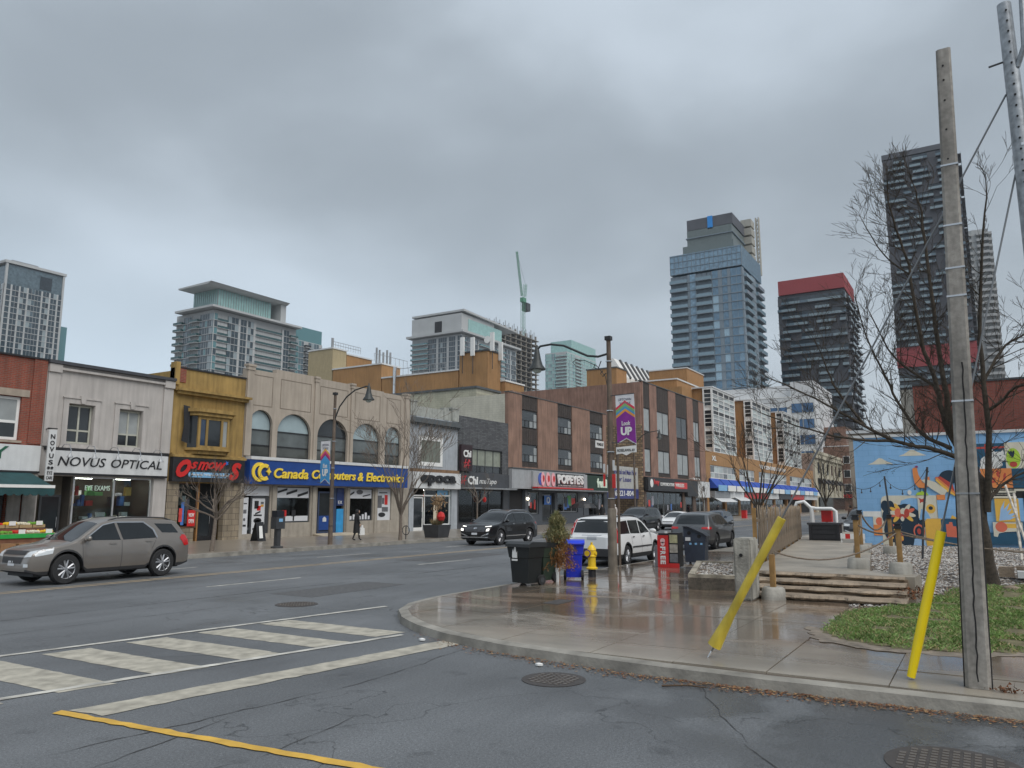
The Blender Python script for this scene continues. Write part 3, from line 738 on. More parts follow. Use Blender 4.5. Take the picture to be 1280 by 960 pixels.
mb = MB()
for k in range(5): mb.box(seg[k], seg[k + 1], FY, FY + .348, 9.3, tops[k])
mb.build('parapet', bs_, g4)
for x in (27.98, 33.02, 36.15, 41.55):
    wd = .42 if x in (27.98, 41.55) else .24
    B('pilaster', bs_, g4, x, x + wd, FY - .1, FY - .001, 4.6, 9.3)
    mb = MB(); mb.box(x - .08, x + wd + .08, FY - .18, FY + .2, 9.5, 9.62); mb.box(x - .04, x + wd + .04, FY - .14, FY + .1, 9.3, 9.5); mb.build('pilaster_cap', bs_, g4)
groove = mat('stucco_groove', (.2, .165, .13), .9)
for a, b in arches:
    z0, z1 = 7.43, 9.08; mb = MB(); g_ = .035
    mb.box(a + .1, b - .1, FY - .012, FY - .001, z0 - g_, z0); mb.box(a + .1, b - .1, FY - .012, FY - .001, z1, z1 + g_); mb.box(a + .1, a + .1 + g_, FY - .012, FY - .001, z0, z1); mb.box(b - .1 - g_, b - .1, FY - .012, FY - .001, z0, z1)
    mb.build('panel_moulding', groove, g4)
for k, (a, b) in enumerate(arches):
    s = spring(a, b); c = (a + b) / 2; r = (b - a) / 2; hh = 7.18 - s; n = 18; y = FY + .2
    mb = MB(); fr = M['black']
    outl = [(b, 4.58)] + [(c + r * math.cos(PI * i / n), s + hh * math.sin(PI * i / n)) for i in range(n + 1)] + [(a, 4.58)]
    for p, q in zip(outl, outl[1:]): mb.tube([(p[0], y, p[1]), (q[0], y, q[1])], .035, 4)
    mb.box(a, b, y - .03, y + .03, 6.05, 6.11); mb.box(a, b, y - .03, y + .03, 5.2, 5.26); mb.box(a, b, y - .03, y + .03, 4.58, 4.66)
    wo = mb.build('arched_window', fr, g4)
    light_pane = mat('sky_reflection_pane', (.30, .38, .40), .15, var=.2, scale=.7, spec=.9)  # sky reflection painted into the upper arch panes as a pale tone
    up = [(b, 6.11)] + [p for p in outl[1:-1] if p[1] > 6.11] + [(a, 6.11)]
    MB().prism(up, 'y', y + .02, y + .03).build('pane', M['glass'] if k == 2 else light_pane, wo)
    MB().box(a, b, y + .02, y + .03, 5.26, 6.05).build('pane', glassmat('grey_pane', (.10, .115, .115)), wo); MB().box(a, b, y + .02, y + .03, 4.66, 5.2).build('pane', glassmat('dim_pane', (.07, .075, .07)), wo)
for k in range(4):
    B('sign_flashing', M['offwhite'], g4, 28.15 + k * 3.34, 28.15 + (k + 1) * 3.34 - .02, FY - .5, FY - .001, 4.39, 4.56)
blue = mat('deep_blue_board', (.012, .055, .24), .4, var=.08)
B('sign_board', blue, g4, 28.12, 41.5, FY - .45, FY - .01, 3.08, 4.385)
yl = mat('yellow_letter', (.85, .62, .06), .45, var=.04)
text('lettering', 'Canada', yl, g4, 29.75, 32.3, 3.42, 3.98, FY - .5, shear=.22, bold=.022, depth=.06)
text('lettering', 'Computers', yl, g4, 32.6, 36.3, 3.3, 3.98, FY - .5, shear=.22, bold=.022, depth=.06)
text('lettering', '&', yl, g4, 36.5, 37.0, 3.42, 3.95, FY - .5, shear=.22, bold=.022, depth=.06)
text('lettering', 'Electronics', yl, g4, 37.25, 41.0, 3.42, 3.98, FY - .5, shear=.22, bold=.022, depth=.06)
def arc_band(cx, cz, r0, r1, a0, a1, y, m, root, name, n=16):
    o_ = [(cx + r1 * math.cos(a0 + (a1 - a0) * k / n), cz + r1 * math.sin(a0 + (a1 - a0) * k / n)) for k in range(n + 1)]
    i_ = [(cx + r0 * math.cos(a0 + (a1 - a0) * k / n), cz + r0 * math.sin(a0 + (a1 - a0) * k / n)) for k in range(n + 1)]
    mb = MB()
    for k in range(n): mb.prism([o_[k], o_[k + 1], i_[k + 1], i_[k]], 'y', y - .06, y)
    return mb.build(name, m, root)
arc_band(28.75, 3.72, .34, .52, R(60), R(300), FY - .46, yl, g4, 'logo')
arc_band(29.05, 3.72, .26, .46, R(55), R(305), FY - .52, yl, g4, 'logo')
mb = MB(); mb.prism([(29.2, 3.75), (29.31, 3.84), (29.36, 4.0), (29.41, 3.84), (29.52, 3.75), (29.4, 3.68), (29.36, 3.55), (29.32, 3.68)], 'y', FY - .56, FY - .46); mb.build('logo', yl, g4)
# ground floor: piers, windows with printed panels, door
pier = mat('beige_pier', (.37, .33, .275), .85, var=.1, streak=.2)
gw = [(28.2, 30.0), (30.5, 33.05), (33.75, 35.0), (36.35, 38.55), (38.95, 40.4)]
mb = MB(); wall(mb, X0, X1, GZ, 3.0, [(28.2, 30.0, .4, 2.98), (30.5, 33.05, .95, 2.98), (33.6, 36.0, GZ, 2.98), (36.35, 38.55, .95, 2.98), (38.95, 40.4, .95, 2.98)]); mb.build('ground_wall', pier, g4)
for x in (30.1, 33.15, 36.05, 38.65): B('pier', pier, g4, x, x + .25, FY - .09, FY - .001, GZ, 3.0)
wp = mat('white_poster', (.62, .63, .65), .45, var=.03)
B('poster', wp, g4, 28.2, 28.6, FY + .1, FY + .12, .4, 2.35); B('poster', wp, g4, 28.2, 30.0, FY + .1, FY + .12, 2.45, 2.98)
d4 = MB(); d4.box(28.72, 28.84, FY + .06, FY + .14, .4, 2.4); d4.box(29.75, 29.98, FY + .06, FY + .14, .4, 2.4); d4.box(28.84, 29.75, FY + .06, FY + .14, 2.32, 2.44); d4.box(28.6, 28.72, FY + .3, FY + .34, .4, 2.4); d4.build('poster_frame', M['dgrey'], g4)
B('poster', wp, g4, 28.84, 29.75, FY + .1, FY + .12, .4, 2.32)
def pics(root, x0, z0, items, y):
    """dark product shapes printed on the white panels, as thin cut-outs"""
    ms = [M['black'], M['redp'], mat('print_grey', (.12, .12, .13), .5), mat('print_orange', (.6, .3, .05), .5)]
    mb = MB()
    for kind, x, z, w_, h, c in items:
        x += x0; z += z0
        if kind == 'b': mb.prism([(x, z), (x + w_, z), (x + w_, z + h), (x, z + h)], 'y', y - .01, y, c)
        elif kind == 'o': mb.prism([(x + w_ / 2 + w_ / 2 * math.cos(a * PI / 8), z + h / 2 + h / 2 * math.sin(a * PI / 8)) for a in range(16)], 'y', y - .01, y, c)
        elif kind == 's': mb.prism([(x, z), (x + w_, z + h * .6), (x + w_, z + h), (x, z + h * .4)], 'y', y - .01, y, c)
    return mb.build('printed_picture', ms, root)
pics(g4, 28.9, .5, [('b', .12, 1.25, .28, .42, 0), ('b', .3, 1.15, .25, .25, 1), ('b', .55, 1.35, .2, .12, 3), ('b', .55, 1.5, .2, .12, 2), ('b', .1, .85, .55, .08, 0), ('s', .2, .93, .35, .2, 0), ('o', .1, .45, .55, .3, 0), ('o', .2, .5, .35, .15, 2), ('s', .05, .1, .6, .25, 2)], FY + .098)
pics(g4, 28.2, .5, [('b', .1, .3, .2, .1, 0), ('o', .1, .6, .15, .15, 2), ('b', .1, 1.0, .2, .2, 2), ('b', .1, 1.5, .2, .05, 0)], FY + .098)
fmw = M['dgrey']
for i, (a, b) in enumerate([(30.5, 33.05), (36.35, 38.55)]):
    shopfront(g4, a, b, .95, 2.98, 1.6, seed=20 + i, clutter=2.2, light=2, fm=fmw)
    B('poster', wp, g4, a + .08, b - .08, FY + .085, FY + .095, 2.35, 2.92)
    mb = MB()
    n = int((b - a) / .17)
    for k in range(n + 1): x = a + .1 + k * (b - a - .2) / n; mb.box(x - .008, x + .008, FY + .2, FY + .22, 1.4, 2.35)
    for z in (1.4, 1.65, 1.9, 2.15): mb.box(a + .1, b - .1, FY + .197, FY + .223, z, z + .02)
    mb.build('security_grille', M['grey'], g4)
pics(g4, 30.5, 2.3, [('s', .1, .3, .7, .3, 0), ('s', .75, .2, .8, .35, 0), ('s', 1.6, .1, .8, .35, 0)], FY + .083)
pics(g4, 36.35, 2.3, [('o', .7, .3, .6, .3, 2), ('s', .1, .2, .4, .3, 0), ('s', 1.3, .15, .7, .2, 0)], FY + .083)
B('poster', wp, g4, 30.58, 32.95, FY + .085, FY + .095, 1.03, 1.32)
pics(g4, 30.5, 1.0, [('b', .5, .3, .3, .35, 1), ('b', .6, .05, .1, .3, 1), ('b', 1.2, .3, .3, .35, 0), ('b', 1.3, .05, .1, .3, 0)], FY + .083)
mb = MB()
for k in range(7): mb.box(36.5 + k * .28, 36.68 + k * .28, FY + .085, FY + .095, 1.03, 1.25 + .1 * (k % 3))
mb.build('poster', wp, g4)
B('poster', wp, g4, 38.98, 40.37, FY + .1, FY + .12, .95, 2.98)
pics(g4, 38.95, 1.0, [('b', .12, .75, .45, .8, 2), ('b', .6, 1.0, .2, .4, 2), ('b', .85, .95, .3, .65, 1), ('b', .6, .5, .6, .3, 2), ('o', .25, .15, .7, .3, 0), ('b', .3, 1.7, .8, .08, 2)], FY + .098)
door(g4, 33.8, 34.9, 2.75, fm=mat('blue_frame', (.04, .06, .12), .4), y=FY + .12); MB().box(33.9, 34.8, FY + .115, FY + .12, .45, 1.3).build('door_sticker', mat('deep_blue_board', (0, 0, 0)), g4)
mb = MB(); mb.prism([(34.2, .95), (34.5, .95), (34.5, 1.15), (34.35, 1.25), (34.2, 1.15)], 'y', FY + .105, FY + .114); mb.build('door_emblem', M['offwhite'], g4)
mb = MB(); mb.box(33.6, 33.78, FY + .2, FY + .3, GZ, 2.98); mb.box(34.92, 35.3, FY + .1, FY + .3, GZ, 2.98); mb.build('door_surround', mat('blue_frame', (0, 0, 0)), g4)
B('poster', mat('sky_blue_poster', (.04, .3, .62), .4), g4, 35.35, 35.95, FY + .1, FY + .14, GZ, 1.7); B('poster', mat('navy_poster', (.02, .04, .14), .4), g4, 35.35, 35.95, FY + .1, FY + .14, 1.9, 2.98)
text('lettering', 'EX', M['white'], g4, 35.45, 35.8, 2.0, 2.2, FY + .09)
mb = MB(); mb.add([(33.3, FY, GZ + .12), (36.3, FY, GZ + .12), (36.9, FY - 1.3, GZ + .01), (32.9, FY - 1.3, GZ + .01), (33.3, FY, GZ - .05), (36.3, FY, GZ - .05), (36.9, FY - 1.3, GZ - .05), (32.9, FY - 1.3, GZ - .05)], [(3, 2, 1, 0), (0, 4, 7, 3), (1, 2, 6, 5), (3, 7, 6, 2)]); mb.build('entrance_ramp', mat('pale_concrete', (.42, .36, .27), .8, var=.15), g4)

# 5 --- small blue-grey shop with black letters
g5 = thing('shop_building', 'narrow pale blue-grey shop with one window and bold black letters', 'building', (45, FY, 0))
pb = mat('blue_grey_paint', (.38, .41, .44), .8, var=.08, streak=.2)
mb = MB(); wall(mb, 42.22, 47.98, 3.05, 8.2, [(43.15, 46.1, 4.68, 6.85)]); mb.build('front_wall', pb, g5); shell(g5, 42.22, 47.98, 8.1, 14, pb)
gp = mat('grey_plaster', (.36, .37, .34), .85, streak=.25)
mb = MB(); mb.box(42.22, 48.0, FY + .05, FY + .35, 8.2, 8.95); mb.box(42.2, 42.9, FY - .05, FY + .4, 8.2, 9.2); mb.box(46.2, 46.75, FY - .03, FY + .4, 8.2, 9.15); mb.box(47.2, 48.05, FY - .06, FY + .42, 8.2, 9.15); mb.box(42.1, 43.0, FY - .1, FY + .45, 9.2, 9.3); mb.box(47.1, 48.1, FY - .1, FY + .45, 9.15, 9.26); mb.build('parapet', gp, g5)
mb = MB(); mb.box(42.2, 48.05, FY - .35, FY - .001, 7.72, 7.84); mb.box(42.25, 48.0, FY - .2, FY - .001, 7.84, 8.1)
for k in range(24): mb.box(42.3 + k * .24, 42.42 + k * .24, FY - .28, FY - .002, 7.6, 7.718)
mb.build('cornice', mat('dark_cornice', (.09, .1, .105), .7), g5)
window(g5, 43.2, 46.05, 4.7, 6.82, fm=M['white'], fw=.28, y=FY - .03, gm=glassmat('green_grey_pane', (.13, .14, .11)))
B('fascia_wood', mat('brown_fascia', (.22, .13, .07), .7, streak=.3), g5, 42.3, 47.9, FY - .25, FY - .005, 4.25, 4.48)
B('sign_board', M['offwhite'], g5, 42.25, 47.95, FY - .35, FY - .01, 3.1, 4.24)
text('lettering', 'epoca', M['black'], g5, 43.0, 47.2, 3.28, 4.05, FY - .42, bold=.045, depth=.12)
Bs('pier', pb, g5, (42.25, 42.75, FY - .02, FY + .3, GZ, 3.08), (47.2, 47.95, FY - .05, FY + .3, GZ, 3.08))
shopfront(g5, 44.1, 47.18, .5, 3.05, 1.8, (), fm=M['white'], seed=31, clutter=2, light=2, posters=1); B('transom_bar', M['white'], g5, 42.8, 47.18, FY + .06, FY + .098, 2.55, 2.64)
door(g5, 42.8, 44.0, 2.5, fm=M['white']); B('stall_riser', pb, g5, 44.1, 47.18, FY, FY + .3, GZ, .5)
B('poster', mat('light_blue_poster', (.15, .35, .55), .4), g5, 45.6, 46.9, FY + .085, FY + .095, 2.66, 3.0)

# 6 --- charcoal building
g6 = thing('shop_building', 'charcoal grey painted brick building with vertical black and red sign', 'building', (51.7, FY, 0))
cb_ = brickmat('charcoal_brick', (.075, .078, .085), (.13, .135, .14), (.05, .05, .055), .4, .12, .01)
mb = MB(); wall(mb, 48.02, 55.36, 3.25, 8.75, [(49.66, 54.4, 4.42, 6.32)]); mb.build('front_wall', cb_, g6); shell(g6, 48.02, 55.36, 8.6, 6, cb_)
window(g6, 49.66, 54.4, 4.42, 6.32, fm=M['dgrey'], vx=(.26, .5, .75), hz=(.3,), gm=[M['glass'], mat('curtain_green', (.25, .27, .22), .4)], fw=.07)
B('sign_board', mat('charcoal_panel', (.055, .058, .065), .5), g6, 48.02, 55.3, FY - .12, FY - .005, 3.3, 4.38)
cr_ = mat('crimson_letter', (.36, .01, .02), .5)
text('lettering', '씨', cr_, g6, 48.3, 49.0, 3.5, 4.15, FY - .14, bold=.02) if 0 else None
mb = MB()
for a, b, c, d in [(48.3, 3.5, 48.55, 4.2), (48.45, 3.55, 48.95, 4.15), (48.3, 4.0, 49.0, 4.1), (48.3, 3.7, 48.95, 3.8), (48.7, 3.45, 48.8, 4.2)]: mb.tube([(a, FY - .15, b), (c, FY - .15, d)], .035, 4)
mb.build('sign_emblem', cr_, g6)
text('lettering', 'Chi', M['white'], g6, 49.2, 50.6, 3.5, 4.15, FY - .14, bold=.04); text('lettering', 'nauTapo', M['white'], g6, 50.8, 53.3, 3.45, 4.0, FY - .14, shear=.3)
Bs('pier', mat('charcoal_panel', (0, 0, 0)), g6, (48.02, 48.2, FY, FY + .3, GZ, 3.2), (54.6, 55.36, FY, FY + .3, GZ, 3.2), (48.2, 54.6, FY, FY + .3, GZ, .55))
shopfront(g6, 48.2, 54.6, .56, 3.1, 1.8, (50.3, 52.5), fm=M['black'], seed=40, clutter=1.2, light=1)
mb = MB(); mb.ball((49.6, FY + .6, 2.3), .45, 8); mb.ball((50.2, FY + .6, 2.0), .3, 8); mb.build('flower_display', mat('dried_orange', (.3, .12, .02), .8), g6)
mb = MB(); mb.ball((51.3, FY - .3, 2.35), .17, 8, sq=(1, 1, 1.4)); mb.tube([(51.3, FY - .3, 2.55), (51.3, FY - .3, 3.15)], .01, 4); tag(mb.build('lantern', M['redp'], org=(51.3, FY - .3, 2.2)), 'small red paper lantern hanging under the charcoal shop canopy', 'lantern')
B('canopy', M['grey'], g6, 48.1, 55.36, FY - .9, FY - .125, 3.14, 3.26)
vs = MB(); vs.box(48.02, 49.5, FY - .35, FY - .13, 4.5, 6.5); vo = vs.build('vertical_sign', mat('black_red_sign', (.025, .008, .01), .4), g6)
text('lettering', 'Chi', M['white'], g6, 48.25, 49.3, 5.55, 6.1, FY - .37, bold=.04)
mb = MB()
for a, b, c, d in [(48.35, 4.75, 48.6, 5.4), (48.5, 4.75, 49.1, 5.35), (48.3, 5.1, 49.2, 5.2), (48.35, 4.85, 49.15, 4.95), (48.9, 4.7, 48.95, 5.4)]: mb.tube([(a, FY - .37, b), (c, FY - .37, d)], .04, 4)
mb.build('sign_emblem', cr_, g6)

# 7 --- three-storey building with dark window strips
g7 = thing('shop_building', 'three-storey pinkish brown block with dark window strips and a fried chicken shop', 'building', (65, FY, 0))
pk = mat('pinkish_concrete', (.28, .17, .125), .85, var=.2, scale=.8, streak=.3, bump=.2)
strips = [(57.66, 60.52), (64.34, 67.36), (71.4, 74.6)]
mb = MB(); wall(mb, 55.4, 75.4, 5.0, 11.5, [(a, b, 5.2, 11.5) for a, b in strips]); mb.build('front_wall', pk, g7)
dkp = mat('dark_brown_cladding', (.055, .042, .036), .7, var=.2, streak=.3)
for a, b in strips:
    for z0, z1 in ((5.2, 5.62), (7.2, 8.62), (10.25, 11.48)):
        n = 7
        for k in range(n): B('cladding_panel', dkp, g7, a + (b - a) * k / n + .01, a + (b - a) * (k + 1) / n - .01, FY + .05, FY + .2, z0, z1)
    for z0 in (5.65, 8.68):
        w_ = window(g7, a + .05, b - .05, z0, z0 + 1.52, y=FY + .08, fm=M['black'], hz=(.42,), fw=.06, gm=[M['glass'], M['glass']])
        for t in (.25, .5, .75): MB().box(a + (b - a) * t - .03, a + (b - a) * t + .03, FY + .085, FY + .15, z0 + .05, z0 + .62).build('mullion', M['black'], w_)
        for t0, t1 in ((.52, .72), (.78, .96)): MB().box(a + (b - a) * t0, a + (b - a) * t1, FY + .1, FY + .11, z0 + .06, z0 + (.6 if t0 < .6 else 1.3)).build('curtain', M['blind'], w_)
cw = mat('cream_painted_block', (.58, .555, .46), .85, var=.06, streak=.12); 
cwall = brickmat('cream_block', (.57, .55, .46), (.54, .52, .43), (.46, .44, .37), .4, .2, .012, 'yz', streak=.1)
MB().box(55.4, 55.7, FY + .35, 40.1, 3, 11.35).build('side_wall', cwall, g7)
MB().box(55.72, 75.4, 39.8, 40.1, 0, 11.3).build('side_wall', pk, g7); MB().box(75.1, 75.4, FY + .35, 39.8, 0, 11.3).build('side_wall', pk, g7); MB().box(55.7, 75.1, FY + .35, 39.8, 11.0, 11.1).build('roof', mat('tar_roof', (0, 0, 0)), g7)
B('parapet_cap', mat('dark_cornice', (0, 0, 0)), g7, 55.35, 75.45, FY - .05, FY + .4, 11.5, 11.56)
pale = mat('pale_metal_band', (.40, .41, .42), .5, .2, var=.06, streak=.12)
B('fascia', pale, g7, 55.4, 69.4, FY - .35, FY - .002, 3.3, 4.95); B('fascia', mat('green_board', (.012, .035, .02), .5), g7, 69.45, 75.4, FY - .4, FY - .002, 3.35, 4.85)
B('fascia_trim', mat('dark_cornice', (0, 0, 0)), g7, 55.4, 75.4, FY - .42, FY - .002, 4.98, 5.06)
B('fascia_panel', pale, g7, 58.6, 69.35, FY - .6, FY - .36, 3.5, 4.85)
text('lettering', "POPEYE'S", M['white'], g7, 63.0, 68.3, 3.85, 4.72, FY - .68, bold=.05, depth=.1)
B('lettering_back', M['black'], g7, 62.7, 68.5, FY - .63, FY - .6, 3.58, 4.78)
text('lettering', 'LOUISIANA KITCHEN', M['white'], g7, 63.1, 68.2, 3.63, 3.75, FY - .66)
logo = MB(); pkm = [mat('logo_blue', (.05, .1, .4), .4), mat('logo_pink', (.8, .42, .45), .4), M['redp']]
logo.prism([(59.9 + .5 * math.cos(a * PI / 6), 4.2 + .55 * math.sin(a * PI / 6)) for a in range(12)], 'y', FY - .64, FY - .61, 0)
for x, w_ in ((60.2, .34), (61.15, .42), (62.15, .38)):
    logo.prism([(x + w_ * math.cos(a * PI / 6), 4.2 + .62 * math.sin(a * PI / 6)) for a in range(12)], 'y', FY - .68, FY - .645, 1)
    logo.prism([(x + w_ * .45 * math.cos(a * PI / 4) + .08, 4.25 + .3 * math.sin(a * PI / 4)) for a in range(8)], 'y', FY - .71, FY - .685, 2)
logo.build('logo', pkm, g7)
B('canopy', M['redp'], g7, 58.4, 69.5, FY - 1.2, FY - .61, 3.36, 3.48); B('canopy_edge', M['grey'], g7, 58.3, 75.3, FY - 1.3, FY - .62, 3.2, 3.3)
text('lettering', 'freshii', mat('pale_green_white', (.7, .8, .65), .4), g7, 72.0, 74.4, 3.65, 4.6, FY - .44, bold=.05, depth=.05)
dk7 = mat('slate_panel', (.075, .085, .1), .6, var=.1)
mb = MB(); wall(mb, 58.2, 75.4, GZ, 3.2, [(58.7, 60.6, 1.1, 3.1), (61.2, 63.6, GZ, 3.0), (64.1, 68.4, 1.2, 3.1), (70.8, 74.6, GZ + .3, 3.1)], y0=FY - .02); mb.build('ground_wall', dk7, g7)
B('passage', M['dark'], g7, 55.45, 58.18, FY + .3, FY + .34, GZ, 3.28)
B('pier', dk7, g7, 55.4, 55.5, FY - .02, FY + .3, GZ, 3.28)
shopfront(g7, 58.75, 60.55, 1.15, 3.05, 1.5, seed=51, clutter=2.5, light=1, fm=M['grey'], posters=4); shopfront(g7, 64.15, 68.35, 1.25, 3.05, 1.8, (65.6, 67.2), seed=52, clutter=2.5, light=3, fm=M['grey'], posters=6)
door(g7, 61.4, 63.4, 2.95, y=FY + .2, fm=dk7); B('round_sign', bl, g7, 61.8, 63.1, FY + .1, FY + .13, 1.95, 2.75)
arc_band(62.45, 2.35, .2, .3, 0, 2 * PI, FY + .09, M['white'], g7, 'sign_emblem')
shopfront(g7, 70.85, 74.55, .5, 3.05, 2.2, (72.1, 73.4), seed=53, clutter=.8, fm=M['black'], light=1, posters=1)
for x in (71.5, 72.2, 73.0, 73.7): MB().ball((x, FY + .8, 2.7), .09, 6).build('pendant_lamp', mat('warm_bulb', (1, .62, .25), emit=9), g7)
for x in (58.4, 69.6): MB().ball((x, FY - .14, 2.45), .13, 8).build('wall_lamp', mat('warm_globe', (1, .85, .65), emit=4), g7)
B('chimney', pk, g7, 63.0, 64.8, 38.2, 39.5, 11.1, 12.9)

# rear cream volumes and rooftop plant behind the shops
def block(name, label, cat, x0, x1, y0, y1, z0, z1, m, cap=None, group=None, extra=None):
    r = thing(name, label, cat, ((x0 + x1) / 2, y0, 0), group=group)
    MB().box(x0, x1, y0, y1, z0, z1).build('wall', m, r)
    MB().box(x0 - .12, x1 + .12, y0 - .12, y1 + .12, z1, z1 + .22).build('roof_edge', cap or M['offwhite'], r)
    if extra: extra(r)
    return r
pgb = brickmat('pale_green_block', (.48, .47, .36), (.44, .43, .33), (.36, .35, .28), .4, .2, .012, 'yz', streak=.1)
block('rear_building', 'pale cream blockwork building behind the charcoal shop', 'building', 60, 74, 40.4, 51, 0, 12.9, pgb, mat('dark_cornice', (0, 0, 0)))
tan = mat('tan_brick', (.36, .20, .085), .85, var=.1, scale=.6, streak=.15)
tand = mat('pale_tan_metal', (.38, .31, .185), .7, var=.06, streak=.1)
def ex1(r):
    mb = MB()
    for k in range(12): x = 90.3 + k * .6; mb.tube([(x, 89.2, 27.3), (x, 89.2, 28.4)], .04, 4)
    mb.tube([(90.2, 89.2, 28.4), (97, 89.2, 28.4)], .04, 4); mb.tube([(90.2, 89.2, 27.9), (97, 89.2, 27.9)], .04, 4)
    mb.build('roof_railing', M['grey'], r); MB().tube([(91.5, 90.5, 27.3), (91.5, 90.5, 29.3)], .22, 8).build('vent_pipe', M['grey'], r)
block('rooftop_plant_room', 'pale tan metal-clad plant room rising behind the arched shop', 'plant room', 90, 93.2, 88.9, 94.4, 0, 27.1, tand, extra=ex1)
block('rooftop_block', 'tan block behind the pale tan plant room with rooftop pipes', 'building', 93.3, 99.5, 88.9, 96, 0, 26.6, tan)
def ex2(r):
    mb = MB()
    for k, x in enumerate((90.6, 91.3, 92.2, 93.1, 93.9)): mb.tube([(x, 80, 23.6), (x, 80, 26.4 - .25 * (k % 3))], .16, 8)
    mb.build('flue_stack', M['grey'], r)
    mb = MB()
    for k in range(9): mb.tube([(88.5 + k, 78.6, 23.7), (88.5 + k, 78.6, 25)], .04, 4)
    mb.tube([(88.5, 78.6, 25), (96.5, 78.6, 25)], .04, 4); mb.build('roof_railing', M['grey'], r)
block('rooftop_block', 'tan rooftop block carrying a row of five upright flue pipes', 'building', 90, 94.5, 78.4, 88.7, 0, 23.5, tan, extra=ex2)
def ex3(r):
    MB().tube([(89.5, 75.3, 17), (89.5, 75.3, 22.7)], .25, 10).build('flue_pipe', M['chrome'], r)
    mb = MB()
    for k in range(11): mb.tube([(89.9, 66 + k, 21.2), (89.9, 66 + k, 22.4)], .04, 4)
    mb.tube([(89.9, 66, 22.4), (89.9, 76, 22.4)], .04, 4); mb.build('roof_railing', M['grey'], r)
block('rooftop_block', 'long low tan wall with white coping above the cream blockwork', 'building', 90, 101, 63.8, 78.2, 0, 21.2, tan, extra=ex3)
def ex4(r):
    for (x, y, z) in ((89.6, 62.8, 23.6), (89.6, 61.0, 23.4), (92.9, 58.3, 23.0), (90.6, 58.3, 24.0)):
        mb = MB(); mb.tube([(x, y, z - 3), (x, y, z + 1)], .06, 5); f = mb.build('antenna_mast', M['dgrey'], r); MB().box(x - .2, x + .1, y - .3, y + .3, z - .4, z + 2.3).build('antenna_panel', M['white'], f)
    MB().lathe((90.3, 59.0, 25.3), [(.55, 0), (.4, .12), (.1, .2)], 12, 'x').build('dish', M['white'], r)
block('rooftop_block', 'tall tan block with white mobile phone antennas', 'building', 90, 93.4, 58.7, 63.6, 0, 23.6, tan, M['dgrey'], extra=ex4)
block('rooftop_block', 'small low white-roofed slab right of the antenna block', 'building', 93.6, 99, 58.0, 62, 0, 19.6, tan, M['white'])
block('rooftop_duct', 'black rooftop ductwork box above the pinkish brown block', 'duct', 84, 88, 52, 58, 0, 16.3, M['dgrey'], M['black'])
block('rooftop_block', 'tan penthouse box above the stone-sided gap right of the lamp post', 'building', 130, 134.8, 56.3, 62.4, 0, 27, tan, mat('dark_cornice', (0, 0, 0)))
block('rooftop_block', 'tan penthouse with pointed edge behind the dark strip windows building', 'building', 150, 161, 49.5, 57.6, 0, 29.3, tan, M['offwhite'])
block('rooftop_block', 'tan upper storey just behind the dark strip windows building', 'building', 112, 126, 38.6, 46, 0, 20.8, tan, M['offwhite'])
rs = thing('ribbed_roof', 'sloping white roof with dark ribs between the tan rooftop boxes', 'roof', (155, 60, 0))
mb = MB(); mb.prism([(60, 26), (64, 26), (64, 31.5), (62.5, 31.5), (60, 27.5)], 'x', 143, 169); mb.build('roof_panel', M['white'], rs)
mb = MB()
for k in range(8): mb.add([(145 + k * 3, 60 - .05, 27.7), (145.9 + k * 3, 60 - .05, 27.7), (146.2 + k * 3, 62.4, 31.6), (145.3 + k * 3, 62.4, 31.6)], [(0, 1, 2, 3)])
for o_ in range(8): pass
mb2 = MB()
for k in range(8): mb2.tube([(145.4 + k * 3, 59.9, 27.4), (145.8 + k * 3, 62.4, 31.5)], .35, 5)
mb2.build('roof_rib', M['dgrey'], rs)
# 8 --- gap with driveway and leasing sign, then the taller strip-window building
g8 = thing('shop_building', 'tall pinkish block with dark strips and a rough stone side wall', 'building', (98, FY, 0))
strips = [(86.35, 88.45), (90.8, 95.1), (97.85, 102.4), (105, 107.6)]
pk2 = mat('pinkish_concrete_tall', (.28, .165, .125), .85, var=.2, scale=.8, streak=.3, bump=.2)
mb = MB(); wall(mb, 86, 110, 5.2, 16.6, [(a, b, 5.3, 16.6) for a, b in strips]); mb.build('front_wall', pk2, g8)
for i, (a, b) in enumerate(strips):
    for z0, z1 in ((5.3, 5.7), (8.6, 10.6), (13.5, 16.58)):
        n = max(3, int((b - a) / .6))
        for k in range(n): B('cladding_panel', dkp, g8, a + (b - a) * k / n + .01, a + (b - a) * (k + 1) / n - .01, FY + .05, FY + .2, z0, z1)
    for z0 in (5.75, 10.66):
        window(g8, a + .05, b - .05, z0, z0 + 2.8, y=FY + .08, fm=M['black'], vx=(.5,) if b - a > 2.5 else (), fw=.08, gm=M['blind'] if not (i == 2 and z0 > 9) else M['glass'])
stone = brickmat('rough_stone', (.38, .27, .16), (.2, .13, .08), (.1, .08, .06), .55, .28, .03, 'yz', streak=.1, bump=1.0)
MB().box(85.7, 86.0, FY + .1, 39.2, 0, 11.4).build('stone_wall', stone, g8)
MB().box(85.7, 86.0, 39.2, 54, 0, 16.5).build('side_wall', pk2, g8); MB().box(85.7, 86.0, FY + .1, 39.2, 11.4, 16.5).build('side_wall', pk2, g8)
MB().box(109.7, 110, FY + .35, 54, 0, 16.5).build('side_wall', pk2, g8); MB().box(86, 109.7, 53.7, 54, 0, 16.5).build('side_wall', pk2, g8); MB().box(86, 109.7, FY + .35, 53.7, 16, 16.1).build('roof', mat('tar_roof', (0, 0, 0)), g8)
B('parapet_cap', mat('dark_cornice', (0, 0, 0)), g8, 85.65, 110.05, FY - .05, FY + .4, 16.6, 16.7)
